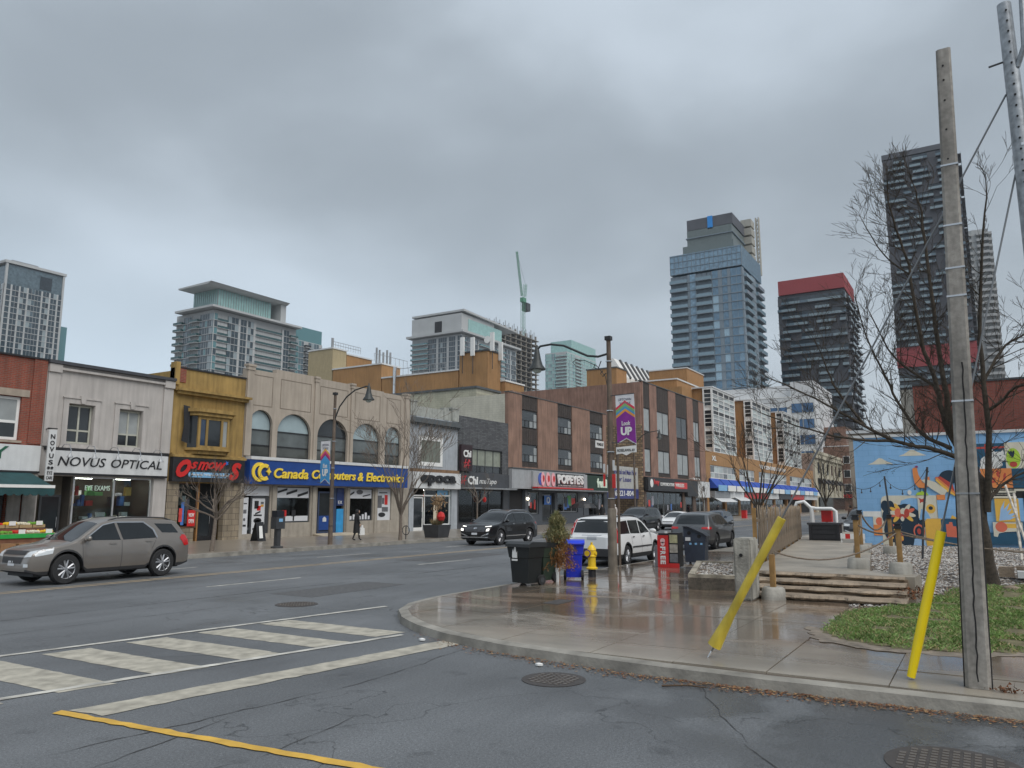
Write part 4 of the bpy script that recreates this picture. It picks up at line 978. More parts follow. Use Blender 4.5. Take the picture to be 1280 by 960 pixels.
B('fascia', M['black'], g8, 86.0, 100.2, FY - .5, FY - .002, 3.55, 5.15); B('fascia', M['black'], g8, 100.3, 104.6, FY - .45, FY - .002, 3.0, 5.1); B('fascia', M['offwhite'], g8, 104.7, 109.9, FY - .5, FY - .002, 2.9, 5.1)
mb = MB(); mb.lathe((87.1, FY - .52, 4.45), [(.5, 0), (.5, .02)], 16, 'y'); mb.build('logo', M['white'], g8)
text('lettering', 'hey', M['redp'], g8, 87.8, 89.6, 4.15, 4.95, FY - .53, bold=.03); text('lettering', 'COMMUNICATIONS', M['white'], g8, 89.9, 94.9, 4.2, 4.6, FY - .53, bold=.02)
B('sign_strip', M['redp'], g8, 95.1, 99.9, FY - .53, FY - .505, 3.95, 4.75); text('lettering', 'WIRELESS', M['white'], g8, 95.3, 98.6, 4.15, 4.6, FY - .55, bold=.02)
mb = MB(); mb.prism([(106.6, 3.9), (107.1, 3.6), (107.6, 3.9), (107.4, 4.5), (106.8, 4.5)], 'y', FY - .53, FY - .505); mb.build('logo', M['black'], g8)
text('lettering', 'NAILS', M['black'], g8, 106.3, 108, 3.1, 3.45, FY - .53) if 0 else None
Bs('pier', mat('brown_tile', (.12, .08, .06), .6, streak=.2), g8, (86.0, 86.6, FY, FY + .3, GZ, 3.5), (99.6, 100.6, FY, FY + .3, GZ, 3.5), (103.8, 105, FY, FY + .3, GZ, 3.0), (109.3, 110, FY, FY + .3, GZ, 3.0))
shopfront(g8, 86.65, 92.6, .5, 3.4, 2, (88.6, 90.6), seed=61, clutter=1.6, light=2, posters=4, fm=M['grey']); shopfront(g8, 92.7, 99.5, .5, 3.4, 2, (95, 97.2), seed=62, clutter=1.3, light=2, posters=3, fm=M['dgrey'])
shopfront(g8, 100.65, 103.7, .5, 2.95, 2, seed=63, fm=M['dgrey']); shopfront(g8, 105.1, 109.2, .5, 2.85, 2, (107,), seed=64, fm=M['white'])
for x in (102.2, 103.3, 104.4): MB().tube([(x, FY, 5.35), (x, FY - .7, 5.5), (x, FY - .8, 5.25)], [.03, .03, .12], 6).build('sign_lamp', M['white'], g8)
gp8 = thing('driveway_gate_wall', 'dark garage opening at the back of the gap under the leasing sign', 'garage', (80.5, 39, 0))
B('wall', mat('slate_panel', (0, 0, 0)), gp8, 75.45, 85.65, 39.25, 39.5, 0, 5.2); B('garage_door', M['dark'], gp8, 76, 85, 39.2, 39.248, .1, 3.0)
ls = thing('leasing_sign', 'grey and navy leasing board with phone number in the gap between the brown blocks', 'sign', (80.6, 34.6, 0))
B('sign_panel', mat('grey_sign', (.40, .40, .38), .6), ls, 76.8, 85.6, 34.6, 34.7, 3.72, 6.2); B('sign_panel', mat('navy_sign', (.04, .05, .18), .5), ls, 76.8, 85.6, 34.58, 34.7, 2.6, 3.715)
nvy = mat('navy_letter', (.05, .05, .2), .5)
text('lettering', 'Commercial and Main Floor', nvy, ls, 77.4, 85.1, 5.3, 5.85, 34.58, bold=.01); text('lettering', 'For Lease', nvy, ls, 79.3, 83.4, 4.5, 5.05, 34.58, bold=.01); text('lettering', '416-221-8048', M['white'], ls, 77.4, 84.6, 2.9, 3.5, 34.56, bold=.01)
Bs('sign_post', M['dgrey'], ls, (76.9, 77.1, 34.7, 34.8, 0, 2.6), (85.3, 85.5, 34.7, 34.8, 0, 2.6))

# 9 --- long tan block with three projecting glazed bays
g9 = thing('mall_building', 'long tan brick block with three projecting white-framed glazed bays and blue awnings', 'building', (150, FY, 0))
MB().box(110.1, 193, FY, FY + .4, 7.75, 9.7).build('fascia_band', tan, g9)
mb = MB(); wall(mb, 110.1, 193, 5.7, 7.74, [(112.2, 126, 5.75, 7.72), (128, 138, 5.75, 7.72), (141, 164, 5.75, 7.72), (167, 191, 5.75, 7.72)]); mb.build('front_wall', tan, g9)
MB().box(110.12, 193, FY + 2.2, FY + 20, 0, 9.6).build('core', tan, g9); MB().box(110.2, 192.9, FY + .41, FY + 2.2, 7.8, 9.6).build('floor', tan, g9)
MB().box(110.12, 192.9, 37.2, 54, 9.6, 19.4).build('upper_wall', tan, g9)
pale_blind = mat('pale_blind', (.42, .47, .46), .3, var=.2, scale=.5)
for a, b, n in ((112.2, 126, 6), (128, 138, 4), (141, 164, 9), (167, 191, 9)):
    window(g9, a, b, 5.76, 7.7, y=FY + .1, fm=M['white'], vx=[(k + 1) / n for k in range(n - 1)], hz=(.45,), fw=.1, gm=[pale_blind, M['glass'], M['blind'], pale_blind, M['blind']])
text('lettering', 'XL', M['white'], g9, 113, 115.3, 8.4, 9.1, FY - .05, bold=.04); text('lettering', 'YE CENTRE SOUTH', M['white'], g9, 141.5, 163, 8.3, 9.0, FY - .05, bold=.03)
def baytower(x0, x1, ztop):
    r = g9
    rear = 37.2
    MB().box(x0 + .3, x1, FY + 1.4, rear - .002, 9.71, ztop + .25).build('bay_wall', tan, r); B('roof_edge', M['offwhite'], r, x0 - .1, x1 + .1, FY - .1, rear, ztop + .26, ztop + .45)
    fr = MB(); gl = []
    H_ = (ztop - 9.8) / 3
    # street face: four columns; left face: one column
    for k in range(5): x = x0 + (x1 - x0) * k / 4; w_ = .28 if k in (0, 2, 4) else .14; fr.box(x - w_ / 2, x + w_ / 2, FY, FY + .25, 9.71, ztop + .2)
    fr.box(x0 - .1, x0 + .1, FY + 1.3, FY + 1.5, 9.71, ztop + .2)
    for j in range(3):
        zb = 9.8 + j * H_
        for k in range(5): z = zb + H_ * k * .8 / 4; fr.box(x0, x1, FY + .03, FY + .2, z - .05, z + .05); fr.box(x0 + .02, x0 + .2, FY + .25, FY + 1.3, z - .05, z + .05)
    fr.box(x0 - .1, x1 + .1, FY + .01, FY + .24, ztop, ztop + .22); fr.box(x0 - .05, x0 + .2, FY + .25, FY + 1.3, ztop, ztop + .22)
    f = fr.build('bay_frame', M['white'], r)
    for j in range(3):
        zb = 9.8 + j * H_
        MB().box(x0 + .1, x1 - .05, FY + .1, FY + .14, zb + H_ * .8 + .05, zb + H_ - .05).build('spandrel', M['black'], f)
        MB().box(x0 + .1, x0 + .16, FY + .25, FY + 1.35, zb + H_ * .82, zb + H_ * .98).build('spandrel', M['black'], f)
        for c in range(4):
            for q in range(4):
                gm = rnd.choice([M['blind'], pale_blind, pale_blind, M['blind'], M['glass']])
                a = x0 + (x1 - x0) * c / 4; b = x0 + (x1 - x0) * (c + 1) / 4
                MB().box(a + .08, b - .08, FY + .1, FY + .13, zb + H_ * .8 * q / 4, zb + H_ * .8 * (q + 1) / 4).build('pane', gm, f)
        for q in range(4):
            MB().box(x0 + .1, x0 + .14, FY + .25, FY + 1.35, zb + H_ * .2 * q, zb + H_ * .2 * (q + 1)).build('pane', M['white'] if q == 0 else rnd.choice([M['glass'], M['glass'], M['blind']]), f)
baytower(114.7, 126.9, 19.3); baytower(138.6, 152.4, 20.1); baytower(163.6, 180.3, 20.5)
B('white_panel', M['white'], g9, 128.5, 131.5, FY - .4, FY - .01, 9.7, 10.3) if 0 else None
ba = mat('royal_blue_canvas', (.02, .07, .36), .7, var=.15)
x = 111.5; k = 0
while x < 191:
    wd = 4.4
    mb = MB(); mb.add([(x, FY - .05, 5.75), (x + wd, FY - .05, 5.75), (x + wd, FY - 1.3, 4.3), (x, FY - 1.3, 4.3), (x, FY - .05, 4.3), (x + wd, FY - .05, 4.3)], [(0, 3, 2, 1), (0, 4, 3), (1, 2, 5), (3, 4, 5, 2)])
    a_ = mb.build('awning', ba, g9); MB().box(x + .02, x + wd - .02, FY - 1.35, FY - 1.3, 3.9, 4.75).build('awning_valance', M['white'] if k % 3 else mat('pale_blue', (0, 0, 0)), a_)
    x += wd + .5; k += 1
for k, (a, b, m) in enumerate([(111, 118.5, M['grey']), (119, 127, M['offwhite']), (127.5, 135, M['redp']), (135.5, 143, M['redp']), (143.5, 152, M['offwhite']), (152.5, 163, M['dgrey']), (163.5, 176, M['redp']), (176.5, 192, M['offwhite'])]):
    B('shop_sign', m, g9, a, b, FY - .9, FY - .06, 2.9, 3.85)
Bs('pier', tan, g9, *[(x, x + 1.0, FY, FY + .5, 0, 5.69) for x in (110.15, 119, 127, 135, 143, 152, 163, 176, 192)])
for k, a in enumerate((111.2, 120.1, 128.1, 136.1, 144.1, 153.1)):
    shopfront(g9, a, a + 6.7, .3, 2.85, 2.0, (a + 2.2, a + 4.4), seed=70 + k, clutter=1.0, light=2, fm=M['grey'])
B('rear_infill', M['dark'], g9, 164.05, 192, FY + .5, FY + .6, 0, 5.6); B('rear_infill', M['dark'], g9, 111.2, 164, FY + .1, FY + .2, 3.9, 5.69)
mb = MB(); mb.add([(110.9, FY - .06, 3.3), (119.5, FY - .06, 3.3), (119.5, FY - 1.9, 2.3), (110.9, FY - 1.9, 2.3)], [(0, 3, 2, 1)]); mb.add([(121, FY - .06, 3.5), (128, FY - .06, 3.5), (128, FY - 1.9, 2.5), (121, FY - 1.9, 2.5)], [(0, 3, 2, 1)]); mb.build('canopy', M['offwhite'], g9)

# 10 --- white office block, corner building, brown tower further down the street
def wincell(r, x, y, z, w_, h, ax='y', fm=None, gm=None):
    if ax == 'y': f = MB().box(x, x + w_, y - .12, y - .01, z, z + h).build('window', fm or M['white'], r); MB().box(x + .12, x + w_ - .12, y - .14, y - .121, z + .12, z + h - .12).build('pane', gm or M['glass'], f)
    else: f = MB().box(x - .12, x - .01, y, y + w_, z, z + h).build('window', fm or M['white'], r); MB().box(x - .14, x - .121, y + .12, y + w_ - .12, z + .12, z + h - .12).build('pane', gm or M['glass'], f)
wo = block('office_building', 'white office block with blue ribbon windows behind the tan glazed bays', 'office', 230, 262, 45.5, 72, 0, 32.5, mat('white_cladding', (.60, .61, .62), .6, var=.06, streak=.1), M['white'])
MB().prism([(45.5 - 6.5, 0), (45.5, 0), (45.5, 37), (39, 37)], 'x', 230.5, 262).build('corner_wing', mat('white_cladding', (0, 0, 0)), wo); B('penthouse', mat('white_cladding', (0, 0, 0)), wo, 234, 262, 46, 72, 32.75, 36.6)
blg = glassmat('blue_ribbon_glass', (.05, .12, .24))
for z in (29.0, 24.4, 19.8, 15.2, 10.6):
    for k in range(9): wincell(wo, 230, 46.4 + k * 2.75, z - 1.6, 2.65, 2.4, 'x', gm=blg)
    for k in range(2): wincell(wo, 230.5, 39.3 + k * 3.1, z - 1.6 + .5, 3.0, 2.8, 'x', gm=blg, fm=M['grey'])
cream = mat('cream_stone', (.48, .44, .34), .8, var=.1, scale=.5, streak=.2)
cbd = thing('corner_building', 'cream stone three-storey building with black awnings past the tan block', 'building', (215, FY, 0))
MB().box(196, 238, FY, 50, 0, 14.2).build('wall', cream, cbd); MB().box(195.6, 238.4, FY - .5, FY + .4, 13.0, 13.5).build('cornice', cream, cbd); MB().box(195.8, 196, FY + .42, 50, 0, 14).build('side_wall', mat('pink_render', (.40, .30, .25), .85, streak=.2), cbd)
MB().box(195.7, 238.2, FY - .2, FY, 14.2, 14.9).build('parapet', cream, cbd)
for k in range(6):
    x = 199 + k * 6.4
    wincell(cbd, x, FY, 9.3, 2.6, 2.9, fm=cream); wincell(cbd, x, FY, 5.4, 2.6, 2.6, fm=cream)
    mb = MB(); mb.add([(x - .3, FY - .15, 8.3), (x + 2.9, FY - .15, 8.3), (x + 2.9, FY - 1.6, 6.9), (x - .3, FY - 1.6, 6.9)], [(0, 3, 2, 1)]); mb.add([(x - .3, FY - .15, 8.3), (x - .3, FY - 1.6, 6.9), (x - .3, FY - .15, 6.9)], [(0, 1, 2)]); mb.build('awning', M['black'], cbd)
    B('pilaster', cream, cbd, x + 3.8, x + 5, FY - .3, FY - .001, 4, 13)
MB().box(198, 237, FY - .4, FY - .15, .5, 3.6).build('shop_window', M['glass'], cbd)
bb = brickmat('brown_brick_far', (.24, .13, .09), (.19, .1, .07), (.2, .15, .12), .6, .3, .02, 'yz', streak=.2)
bt = block('brick_building', 'tall brown brick building closing the view down the street', 'building', 240, 275, 30, 50, 0, 18.5, bb)
MB().box(243, 270, 33, 50, 18.7, 24.5).build('upper_storey', bb, bt)
for z in (5.5, 9.5, 13.5):
    for k in range(4): wincell(bt, 240, 32 + k * 4, z, 1.8, 2.2, 'x')
for k in range(3): wincell(bt, 243, 34.5 + k * 4, 20.5, 1.8, 2.2, 'x', fm=M['black'])
kb = B('sign_board', M['black'], bt, 239.6, 239.85, 30.2, 37.5, 3.4, 5.4); text('lettering', 'Kinton', M['redp'], bt, 37.2, 30.5, 3.7, 5.1, 239.55, face='-x', shear=.3, bold=.03, depth=.02)
block('far_building', 'low grey building where the street ends behind the fence', 'building', 300, 330, 8, 28, 0, 13, mat('grey_plaster', (0, 0, 0)))

# ---------------------------------------------------------------- towers, each level an object sharing its mesh
def tower(name, label, x0, x1, y0, y1, z0, z1, fh, left, front, glass, slab, wallm, balm=None, proud=1.5, variants=3, core=None, seed=1):
    """left = bays along the -X face (from y1 down to y0), front = bays along the -Y face (x0 to x1);
    a bay is (start, end, kind) in metres, kind g glass, w solid, b balcony, r recessed dark balcony"""
    r = thing(name, label, 'tower', ((x0 + x1) / 2, y0, 0))
    MB().box(x0 + .5, x1, y0 + .5, y1, 0, z1).build('core', core or wallm, r)
    rr = random.Random(seed); n = int((z1 - z0) / fh)
    vs = []
    og = r.location
    def facing(fc, a, b, d0, d1, za, zb):
        if fc == 'l': return (x0 + d0, x0 + d1, y1 - b, y1 - a, za, zb)
        return (x0 + a, x0 + b, y0 + d0, y0 + d1, za, zb)
    for v in range(variants):
        g = MB(); s = MB(); bal = MB(); hb = False
        s.box(x0 - .12, x1, y0 - .12, y1, 0, .28)
        for fc, bays in (('l', left), ('f', front)):
            for a, b, kd in bays:
                if kd in 'gbr':
                    m_ = max(1, int((b - a) / 1.5)); d = .1 if kd == 'g' else .9
                    for k in range(m_):
                        p = a + (b - a) * k / m_; q = a + (b - a) * (k + 1) / m_
                        g.box(*facing(fc, p + .05, q - .05, d, .45 if d < .4 else 1.0, .3, fh - .02), rr.randrange(len(glass)) if rr.random() < .45 else 0)
                        s.box(*facing(fc, q - .06, q + .06, d - .04, .5, .28, fh), 0)
                if kd == 'w': s.box(*facing(fc, a, b, 0, .45, .28, fh), 1)
                if kd == 'b':
                    bal.box(*facing(fc, a, b, -proud, -.13, 0, .25), 0); bal.box(*facing(fc, a, b, -proud, -proud + .08, .25, 1.25), 1); hb = True
                    bal.box(*facing(fc, b - .08, b, -proud + .08, .1, .25, 1.25), 1); bal.box(*facing(fc, a, a + .08, -proud + .08, .1, .25, 1.25), 1)
                if kd == 'r': bal.box(*facing(fc, a, b, -.2, -.12, .25, 1.2), 1); hb = True
        vs.append((g.mesh('glazing', glass, (og.x, og.y, 0)), s.mesh('floor_slab', [slab, wallm], (og.x, og.y, 0)), bal.mesh('balcony', [slab, balm or M['glass']], (og.x, og.y, 0)) if hb else None))
    for k in range(n):
        v = vs[rr.randrange(variants)]; z = z0 + k * fh
        so = tag(inst(v[1], 'floor_slab', r, (0, 0, z)), kind='stuff'); tag(inst(v[0], 'window_band', so), kind='stuff')
        if v[2]: tag(inst(v[2], 'balcony', so), kind='stuff')
    return r
TG = [glassmat('tower_glass_dark', (.035, .055, .07), .12, .6), mat('tower_glass_blind', (.26, .31, .33), .3), glassmat('tower_glass_mid', (.09, .13, .155), .12, .6), glassmat('tower_glass_deep', (.02, .03, .04), .12, .6)]
conc = mat('pale_tower_concrete', (.42, .43, .43), .8, var=.06, scale=.2)
dwall = mat('dark_tower_panel', (.09, .095, .11), .6, var=.1, scale=.3)
# far left tower: white grid with tall piers
def bays(w_, seq):
    """seq of (width share, kind) scaled to w_"""
    t = sum(s for s, k in seq); o_ = []; c = 0
    for s, k in seq: o_.append((c, c + s * w_ / t, k)); c += s * w_ / t
    return o_
t1 = tower('apartment_tower', 'tall white-gridded tower at the far left edge', 190.5, 220.5, 420, 446, 60, 114, 3.0, bays(26, [(1, 'w'), (3, 'g'), (1, 'w'), (3, 'g'), (1, 'w'), (3, 'g'), (1, 'w')]),
           bays(30, [(.5, 'w'), (1.5, 'g'), (.5, 'w'), (2, 'g'), (.5, 'w'), (2, 'g'), (.5, 'w'), (4, 'g'), (.5, 'w'), (2, 'g'), (.5, 'w'), (2, 'g'), (.5, 'w'), (1.2, 'g'), (.5, 'w')]), TG, conc, conc)
B('top_storey', TG[2], t1, 191.5, 219.6, 420.6, 446, 114, 124.6); B('dark_louvre', TG[3], t1, 208, 214, 420.3, 420.58, 115, 122)
for x in (190.6, 219.4): B('corner_pier', conc, t1, x, x + 1, 419.9, 420.9, 60, 126)
B('corner_pier', conc, t1, 190.6, 191.6, 445, 446, 60, 126); B('roof_slab', conc, t1, 189.8, 221, 419.6, 446.5, 125, 126.4); B('mechanical_box', M['grey'], t1, 195, 208, 424, 440, 126.5, 128.2)
MB().box(221, 226, 424, 446, 0, 98).build('glass_wing', mat('teal_glass', (.10, .22, .24), .15, spec=.6), t1)
# second tower: green glass penthouse under a flying roof
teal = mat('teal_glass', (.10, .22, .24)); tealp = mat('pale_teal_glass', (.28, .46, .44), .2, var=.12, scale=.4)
t2 = tower('apartment_tower', 'tower with white balconies and green glass penthouse under a flying roof slab', 226, 277, 300, 328, 30, 92, 3.35, bays(28, [(3, 'g'), (2, 'g'), (3, 'b'), (3, 'g'), (3, 'b')][::-1]),
           bays(51, [(2, 'g'), (5, 'r'), (5, 'g'), (1, 'w'), (3, 'g'), (.6, 'w'), (3, 'g'), (1, 'w'), (14, 'r'), (1, 'w'), (3, 'g'), (4, 'b')]), [TG[0], TG[3], teal, TG[2], TG[1]], conc, conc, mat('dark_teal_rail', (.03, .08, .085), .2))
B('roof_slab', conc, t2, 223, 278, 297, 325, 92.4, 93.4)
MB().box(230, 262, 303, 321, 93.4, 103.2).build('penthouse', tealp, t2)
mb = MB()
for k in range(21): mb.box(230 + 1.5 * k, 230.15 + 1.5 * k, 302.8, 303, 93.5, 103.2)
for k in range(12): mb.box(229.8, 230, 303.1 + 1.5 * k, 303.25 + 1.5 * k, 93.5, 103.2)
tag(mb.build('penthouse_mullion', M['grey'], t2), kind='stuff')
mb = MB(); mb.prism([(300, 103.3), (322, 103.3), (322, 104), (298, 104.4)], 'x', 222, 270); mb.build('flying_roof', conc, t2); MB().box(266.4, 269.8, 300.5, 320, 93.4, 103.28).build('roof_leg', conc, t2)
t2b = tower('apartment_tower', 'lower blue-green glass wing right of the flying roof tower', 278.2, 299, 303, 330, 30, 88, 3.2, [], bays(20.8, [(8, 'g'), (4, 'b'), (8, 'g'), (3, 'b')]), [TG[2], teal, TG[1]], conc, conc)
MB().box(279, 299, 304, 330, 87.5, 95.5).build('glass_crown', teal, t2b)
# third tower: concrete penthouse with dark recess
t3 = tower('apartment_tower', 'grey glass tower with concrete penthouse behind the antenna block', 427, 500, 300, 344, 60, 119, 3.6, bays(44, [(2, 'g'), (1, 'w'), (3, 'g'), (1, 'w'), (4, 'g'), (1, 'w'), (4, 'g'), (8, 'b')][::-1]),
           bays(73, [(4, 'r'), (5, 'g'), (1, 'w'), (6, 'g'), (1, 'w'), (10, 'b'), (1, 'w'), (8, 'g'), (10, 'r'), (5, 'g'), (1, 'w'), (6, 'g')]), [TG[0], TG[3], TG[2], TG[1]], conc, conc, teal)
B('roof_slab', conc, t3, 424, 503, 297, 347, 119.5, 121); MB().box(428, 470, 301, 345, 121, 134).build('penthouse', mat('pale_tower_concrete', (0, 0, 0)), t3)
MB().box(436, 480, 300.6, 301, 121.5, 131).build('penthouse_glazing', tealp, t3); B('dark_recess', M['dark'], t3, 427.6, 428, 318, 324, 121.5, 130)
mb = MB(); mb.prism([(428, 135.2), (500, 133), (500, 134.2), (428, 136.6)], 'y', 299, 345); mb.build('flying_roof', conc, t3)
# tower under construction with crane
con = mat('raw_concrete', (.21, .19, .16), .9, var=.2, scale=.3)
t4 = thing('tower_under_construction', 'bare concrete tower under construction beside the grey glass tower', 'tower', (640, 380, 0))
B('core', mat('dark_core', (.045, .04, .035), .9), t4, 600, 672, 384, 425, 0, 170)
sl = MB().box(590, 678, 379, 430, 0, .6); slm = sl.mesh('floor_slab', con, (640, 380, 0)); cm = MB()
for k in range(9): cm.box(593 + k * 10, 594.4 + k * 10, 380, 381.4, .6, 5)
for k in range(6): cm.box(592, 593.4, 384 + k * 9, 385.4 + k * 9, .6, 5)
cmm = cm.mesh('column_row', con, (640, 380, 0))
om = mat('formwork_orange', (.42, .22, .06), .8)
for k in range(22):
    s_ = inst(slm, 'floor_slab', t4, (0, 0, 62 + k * 5)); tag(inst(cmm, 'column_row', s_), kind='stuff')
    if k < 7: MB().box(628, 642, 380.5, 382, .6, 5).build('orange_screen', om, s_)
mb = MB()
for k in range(26): x = 592 + k * 3.3; mb.box(x, x + .5, 381, 381.5, 167.5, 167.5 + 5 + (k * 7 % 5) * 1.2); 
for k in range(14): mb.box(592, 592.5, 384 + k * 3.3, 384.5 + k * 3.3, 167.5, 175 + (k * 5 % 4))
tag(mb.build('rebar_and_formwork', M['grey'], t4), kind='stuff')
gr = mat('crane_green', (.08, .25, .15), .6)
ck = thing('tower_crane', 'green luffing crane standing on the concrete tower under construction', 'crane', (652, 383, 168))
def lattice(p, q, w_, n, m, root, name):
    p, q = Vector(p), Vector(q); d = (q - p).normalized(); a = d.cross(Vector((0, 1, 0))).normalized() * w_ / 2; b = d.cross(a).normalized() * w_ / 2
    mb = MB(); cs = [a + b, a - b, -a - b, -a + b]
    for c in cs: mb.tube([p + c, q + c], .22, 4)
    for k in range(n):
        u = p + (q - p) * k / n; v = p + (q - p) * (k + 1) / n
        for i in range(4): mb.tube([u + cs[i], v + cs[(i + 1) % 4]], .14, 3)
    return mb.build(name, m, root)
lattice((652, 383, 168), (652, 383, 205), 3.2, 10, gr, ck, 'mast'); MB().box(649.5, 655.5, 381, 385, 204, 208.5).build('cab', gr, ck)
lattice((650, 383, 210), (640, 383, 254), 1.5, 14, gr, ck, 'jib'); lattice((655, 383, 210), (657, 383, 224), 2.5, 4, gr, ck, 'gantry'); B('counterweight', M['dgrey'], ck, 655, 662, 380, 386, 196, 204)
MB().tube([(657, 383, 224), (641, 383, 252)], .12, 3).build('luffing_rope', M['dgrey'], ck)
# pale distant glass building
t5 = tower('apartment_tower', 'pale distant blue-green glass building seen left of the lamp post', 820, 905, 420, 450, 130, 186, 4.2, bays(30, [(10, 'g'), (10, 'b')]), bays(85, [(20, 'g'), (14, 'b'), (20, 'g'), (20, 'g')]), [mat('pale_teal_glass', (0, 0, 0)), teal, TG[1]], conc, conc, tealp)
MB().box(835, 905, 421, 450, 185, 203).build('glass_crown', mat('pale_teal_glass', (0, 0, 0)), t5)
# blue glass tower on the street axis
bgl = [glassmat('blue_tower_glass', (.10, .19, .28), .1, .9), mat('blue_tower_glass_pale', (.30, .44, .54), .2, var=.15, spec=.8), glassmat('blue_tower_glass_mid', (.17, .28, .38), .1, .9), TG[3]]
dslab = mat('tower_grey_slab', (.19, .235, .275), .7, var=.1)
t6 = tower('apartment_tower', 'tall blue glass tower with grey balconies and stepped mechanical top', 250, 277, 62.4, 87.3, 22, 80, 2.9, bays(24.9, [(6, 'b'), (.8, 'w'), (2, 'g'), (.3, 'w'), (5.2, 'b'), (.2, 'w'), (2, 'g'), (1.3, 'w'), (1.8, 'g'), (1, 'w'), (4, 'g')]),
           bays(27, [(2, 'w'), (9, 'b'), (6, 'w'), (9, 'b')]), bgl, dslab, dslab, mat('balcony_rail_grey', (.20, .29, .35), .2), seed=4, proud=.85)
B('glass_crown', bgl[2], t6, 250.1, 277, 62.5, 87.2, 80.6, 87.6)
mb = MB()
for k in range(17): mb.box(249.95, 250.1, 62.5 + k * 1.54, 62.6 + k * 1.54, 80.6, 87.6)
for k in range(4): mb.box(249.93, 250.1, 62.5, 87.2, 80.6 + k * 2.2, 80.75 + k * 2.2)
for k in range(17): mb.box(250 + k * 1.6, 250.1 + k * 1.6, 62.35, 62.5, 80.6, 87.6)
tag(mb.build('crown_mullion', dslab, t6), kind='stuff')
B('setback_storey', mat('grey_green_glass', (.14, .17, .17), .3), t6, 252.5, 270, 65.5, 83.2, 87.6, 91); B('setback_storey', mat('grey_green_glass', (0, 0, 0)), t6, 254, 270, 66.3, 82, 91.2, 97); 
for z in (91.05, 94): B('floor_edge', dslab, t6, 253.6, 270.3, 65.9, 82.4, z, z + .3)
B('mechanical_screen', dwall, t6, 254.2, 269.8, 66.0, 82.0, 97.2, 101); B('blue_tarpaulin', mat('blue_tarp', (.03, .25, .65), .5), t6, 254.0, 254.15, 72.8, 74.6, 96.5, 101.2)
hb = MB(); hm = mat('hoist_beige', (.35, .34, .3), .8)
for k in range(5): hb.box(271, 276, 63.8, 67.5, 88 + k * 3.3, 90.6 + k * 3.3)
tag(hb.build('hoist_cage', hm, t6), kind='stuff'); lattice((277.5, 63, 84), (277.5, 63, 106), 1.0, 14, hm, t6, 'hoist_mast')
# dark tower with red top, and its taller neighbour
def dark_tower(label, x0, x1, y0, y1, z0, z1, fh, seed, redz=None):
    r = thing('apartment_tower', label, 'tower', ((x0 + x1) / 2, y0, 0)); og = r.location; rr = random.Random(seed)
    dk = mat('charcoal_tower', (.075, .078, .09), .7, var=.1); MB().box(x0 + .5, x1, y0 + .5, y1, 0, z1).build('core', dk, r)
    ms = [glassmat('tower_night_glass', (.04, .055, .07), .12, .8), mat('tower_pale_rail', (.22, .285, .32), .25, var=.1), dk, mat('tower_blue_rail', (.12, .17, .21), .25)]
    vs = []
    for v in range(6):
        sl = MB().box(x0 - .1, x1 + .1, y0 - .1, y1 + .1, 0, .25); g = MB(); bl_ = MB()
        for fc, L_ in (('l', y1 - y0), ('f', x1 - x0)):
            c = 0
            while c < L_ - .3:
                wd = min(rr.choice([1.5, 2.2, 3, 4]), L_ - c); k = rr.random()
                f_ = (lambda a, b, d0, d1, za, zb: (x0 + d0, x0 + d1, y1 - b, y1 - a, za, zb)) if fc == 'l' else (lambda a, b, d0, d1, za, zb: (x0 + a, x0 + b, y0 + d0, y0 + d1, za, zb))
                if k < .62:
                    g.box(*f_(c + .05, c + wd - .05, .2, .48, .25, fh), 0)
                    bl_.box(*f_(c, c + wd, -1.3, -.11, 0, .2), 2); bl_.box(*f_(c, c + wd, -1.3, -1.22, .2, 1.15), 1 if k < .42 else 3)
                else: g.box(*f_(c, c + wd, -.05, .48, .25, fh), 2)
                c += wd
        vs.append([m_.mesh(nm, ms, (og.x, og.y, 0)) for m_, nm in ((sl, 'floor_slab'), (g, 'window_band'), (bl_, 'balcony'))])
    for me in [v[0] for v in vs]: me.materials.clear(); me.materials.append(dk)
    rp = mat('dark_red_screen', (.30, .05, .055), .6, var=.12)
    for k in range(int((z1 - z0) / fh)):
        z = z0 + k * fh
        if redz and redz[0] < z < redz[1]: MB().box(x0 - .6, x1 + .3, y0 - .6, y1 + .3, z + .05, z + fh - .05).build('red_storey', rp, r); continue
        v = vs[rr.randrange(6)]; so = inst(v[0], 'floor_slab', r, (0, 0, z)); tag(inst(v[1], 'window_band', so), kind='stuff'); tag(inst(v[2], 'balcony', so), kind='stuff')
    return r, rp
t7, rp = dark_tower('dark balconied tower with red mechanical top', 310, 341, 39, 64, 16, 84, 2.9, 3)
B('red_top', rp, t7, 309.9, 338, 39.2, 63.6, 84.2, 90)
t8, _ = dark_tower('tallest dark balconied tower with a red band behind the bare tree', 340, 366, -2, 25, 20, 144, 2.75, 8, (55.5, 61.5)); B('roof_screen', dwall, t8, 339.8, 366, -2, 25.2, 144.1, 146.3)
t9 = tower('apartment_tower', 'slim white balconied tower peeking out right of the grey pole', 420, 450, -12, 5, 40, 133, 3.1, bays(17, [(10, 'b'), (2, 'w'), (5, 'b')]), bays(30, [(10, 'b'), (10, 'g')]), TG, conc, conc, conc, seed=6)
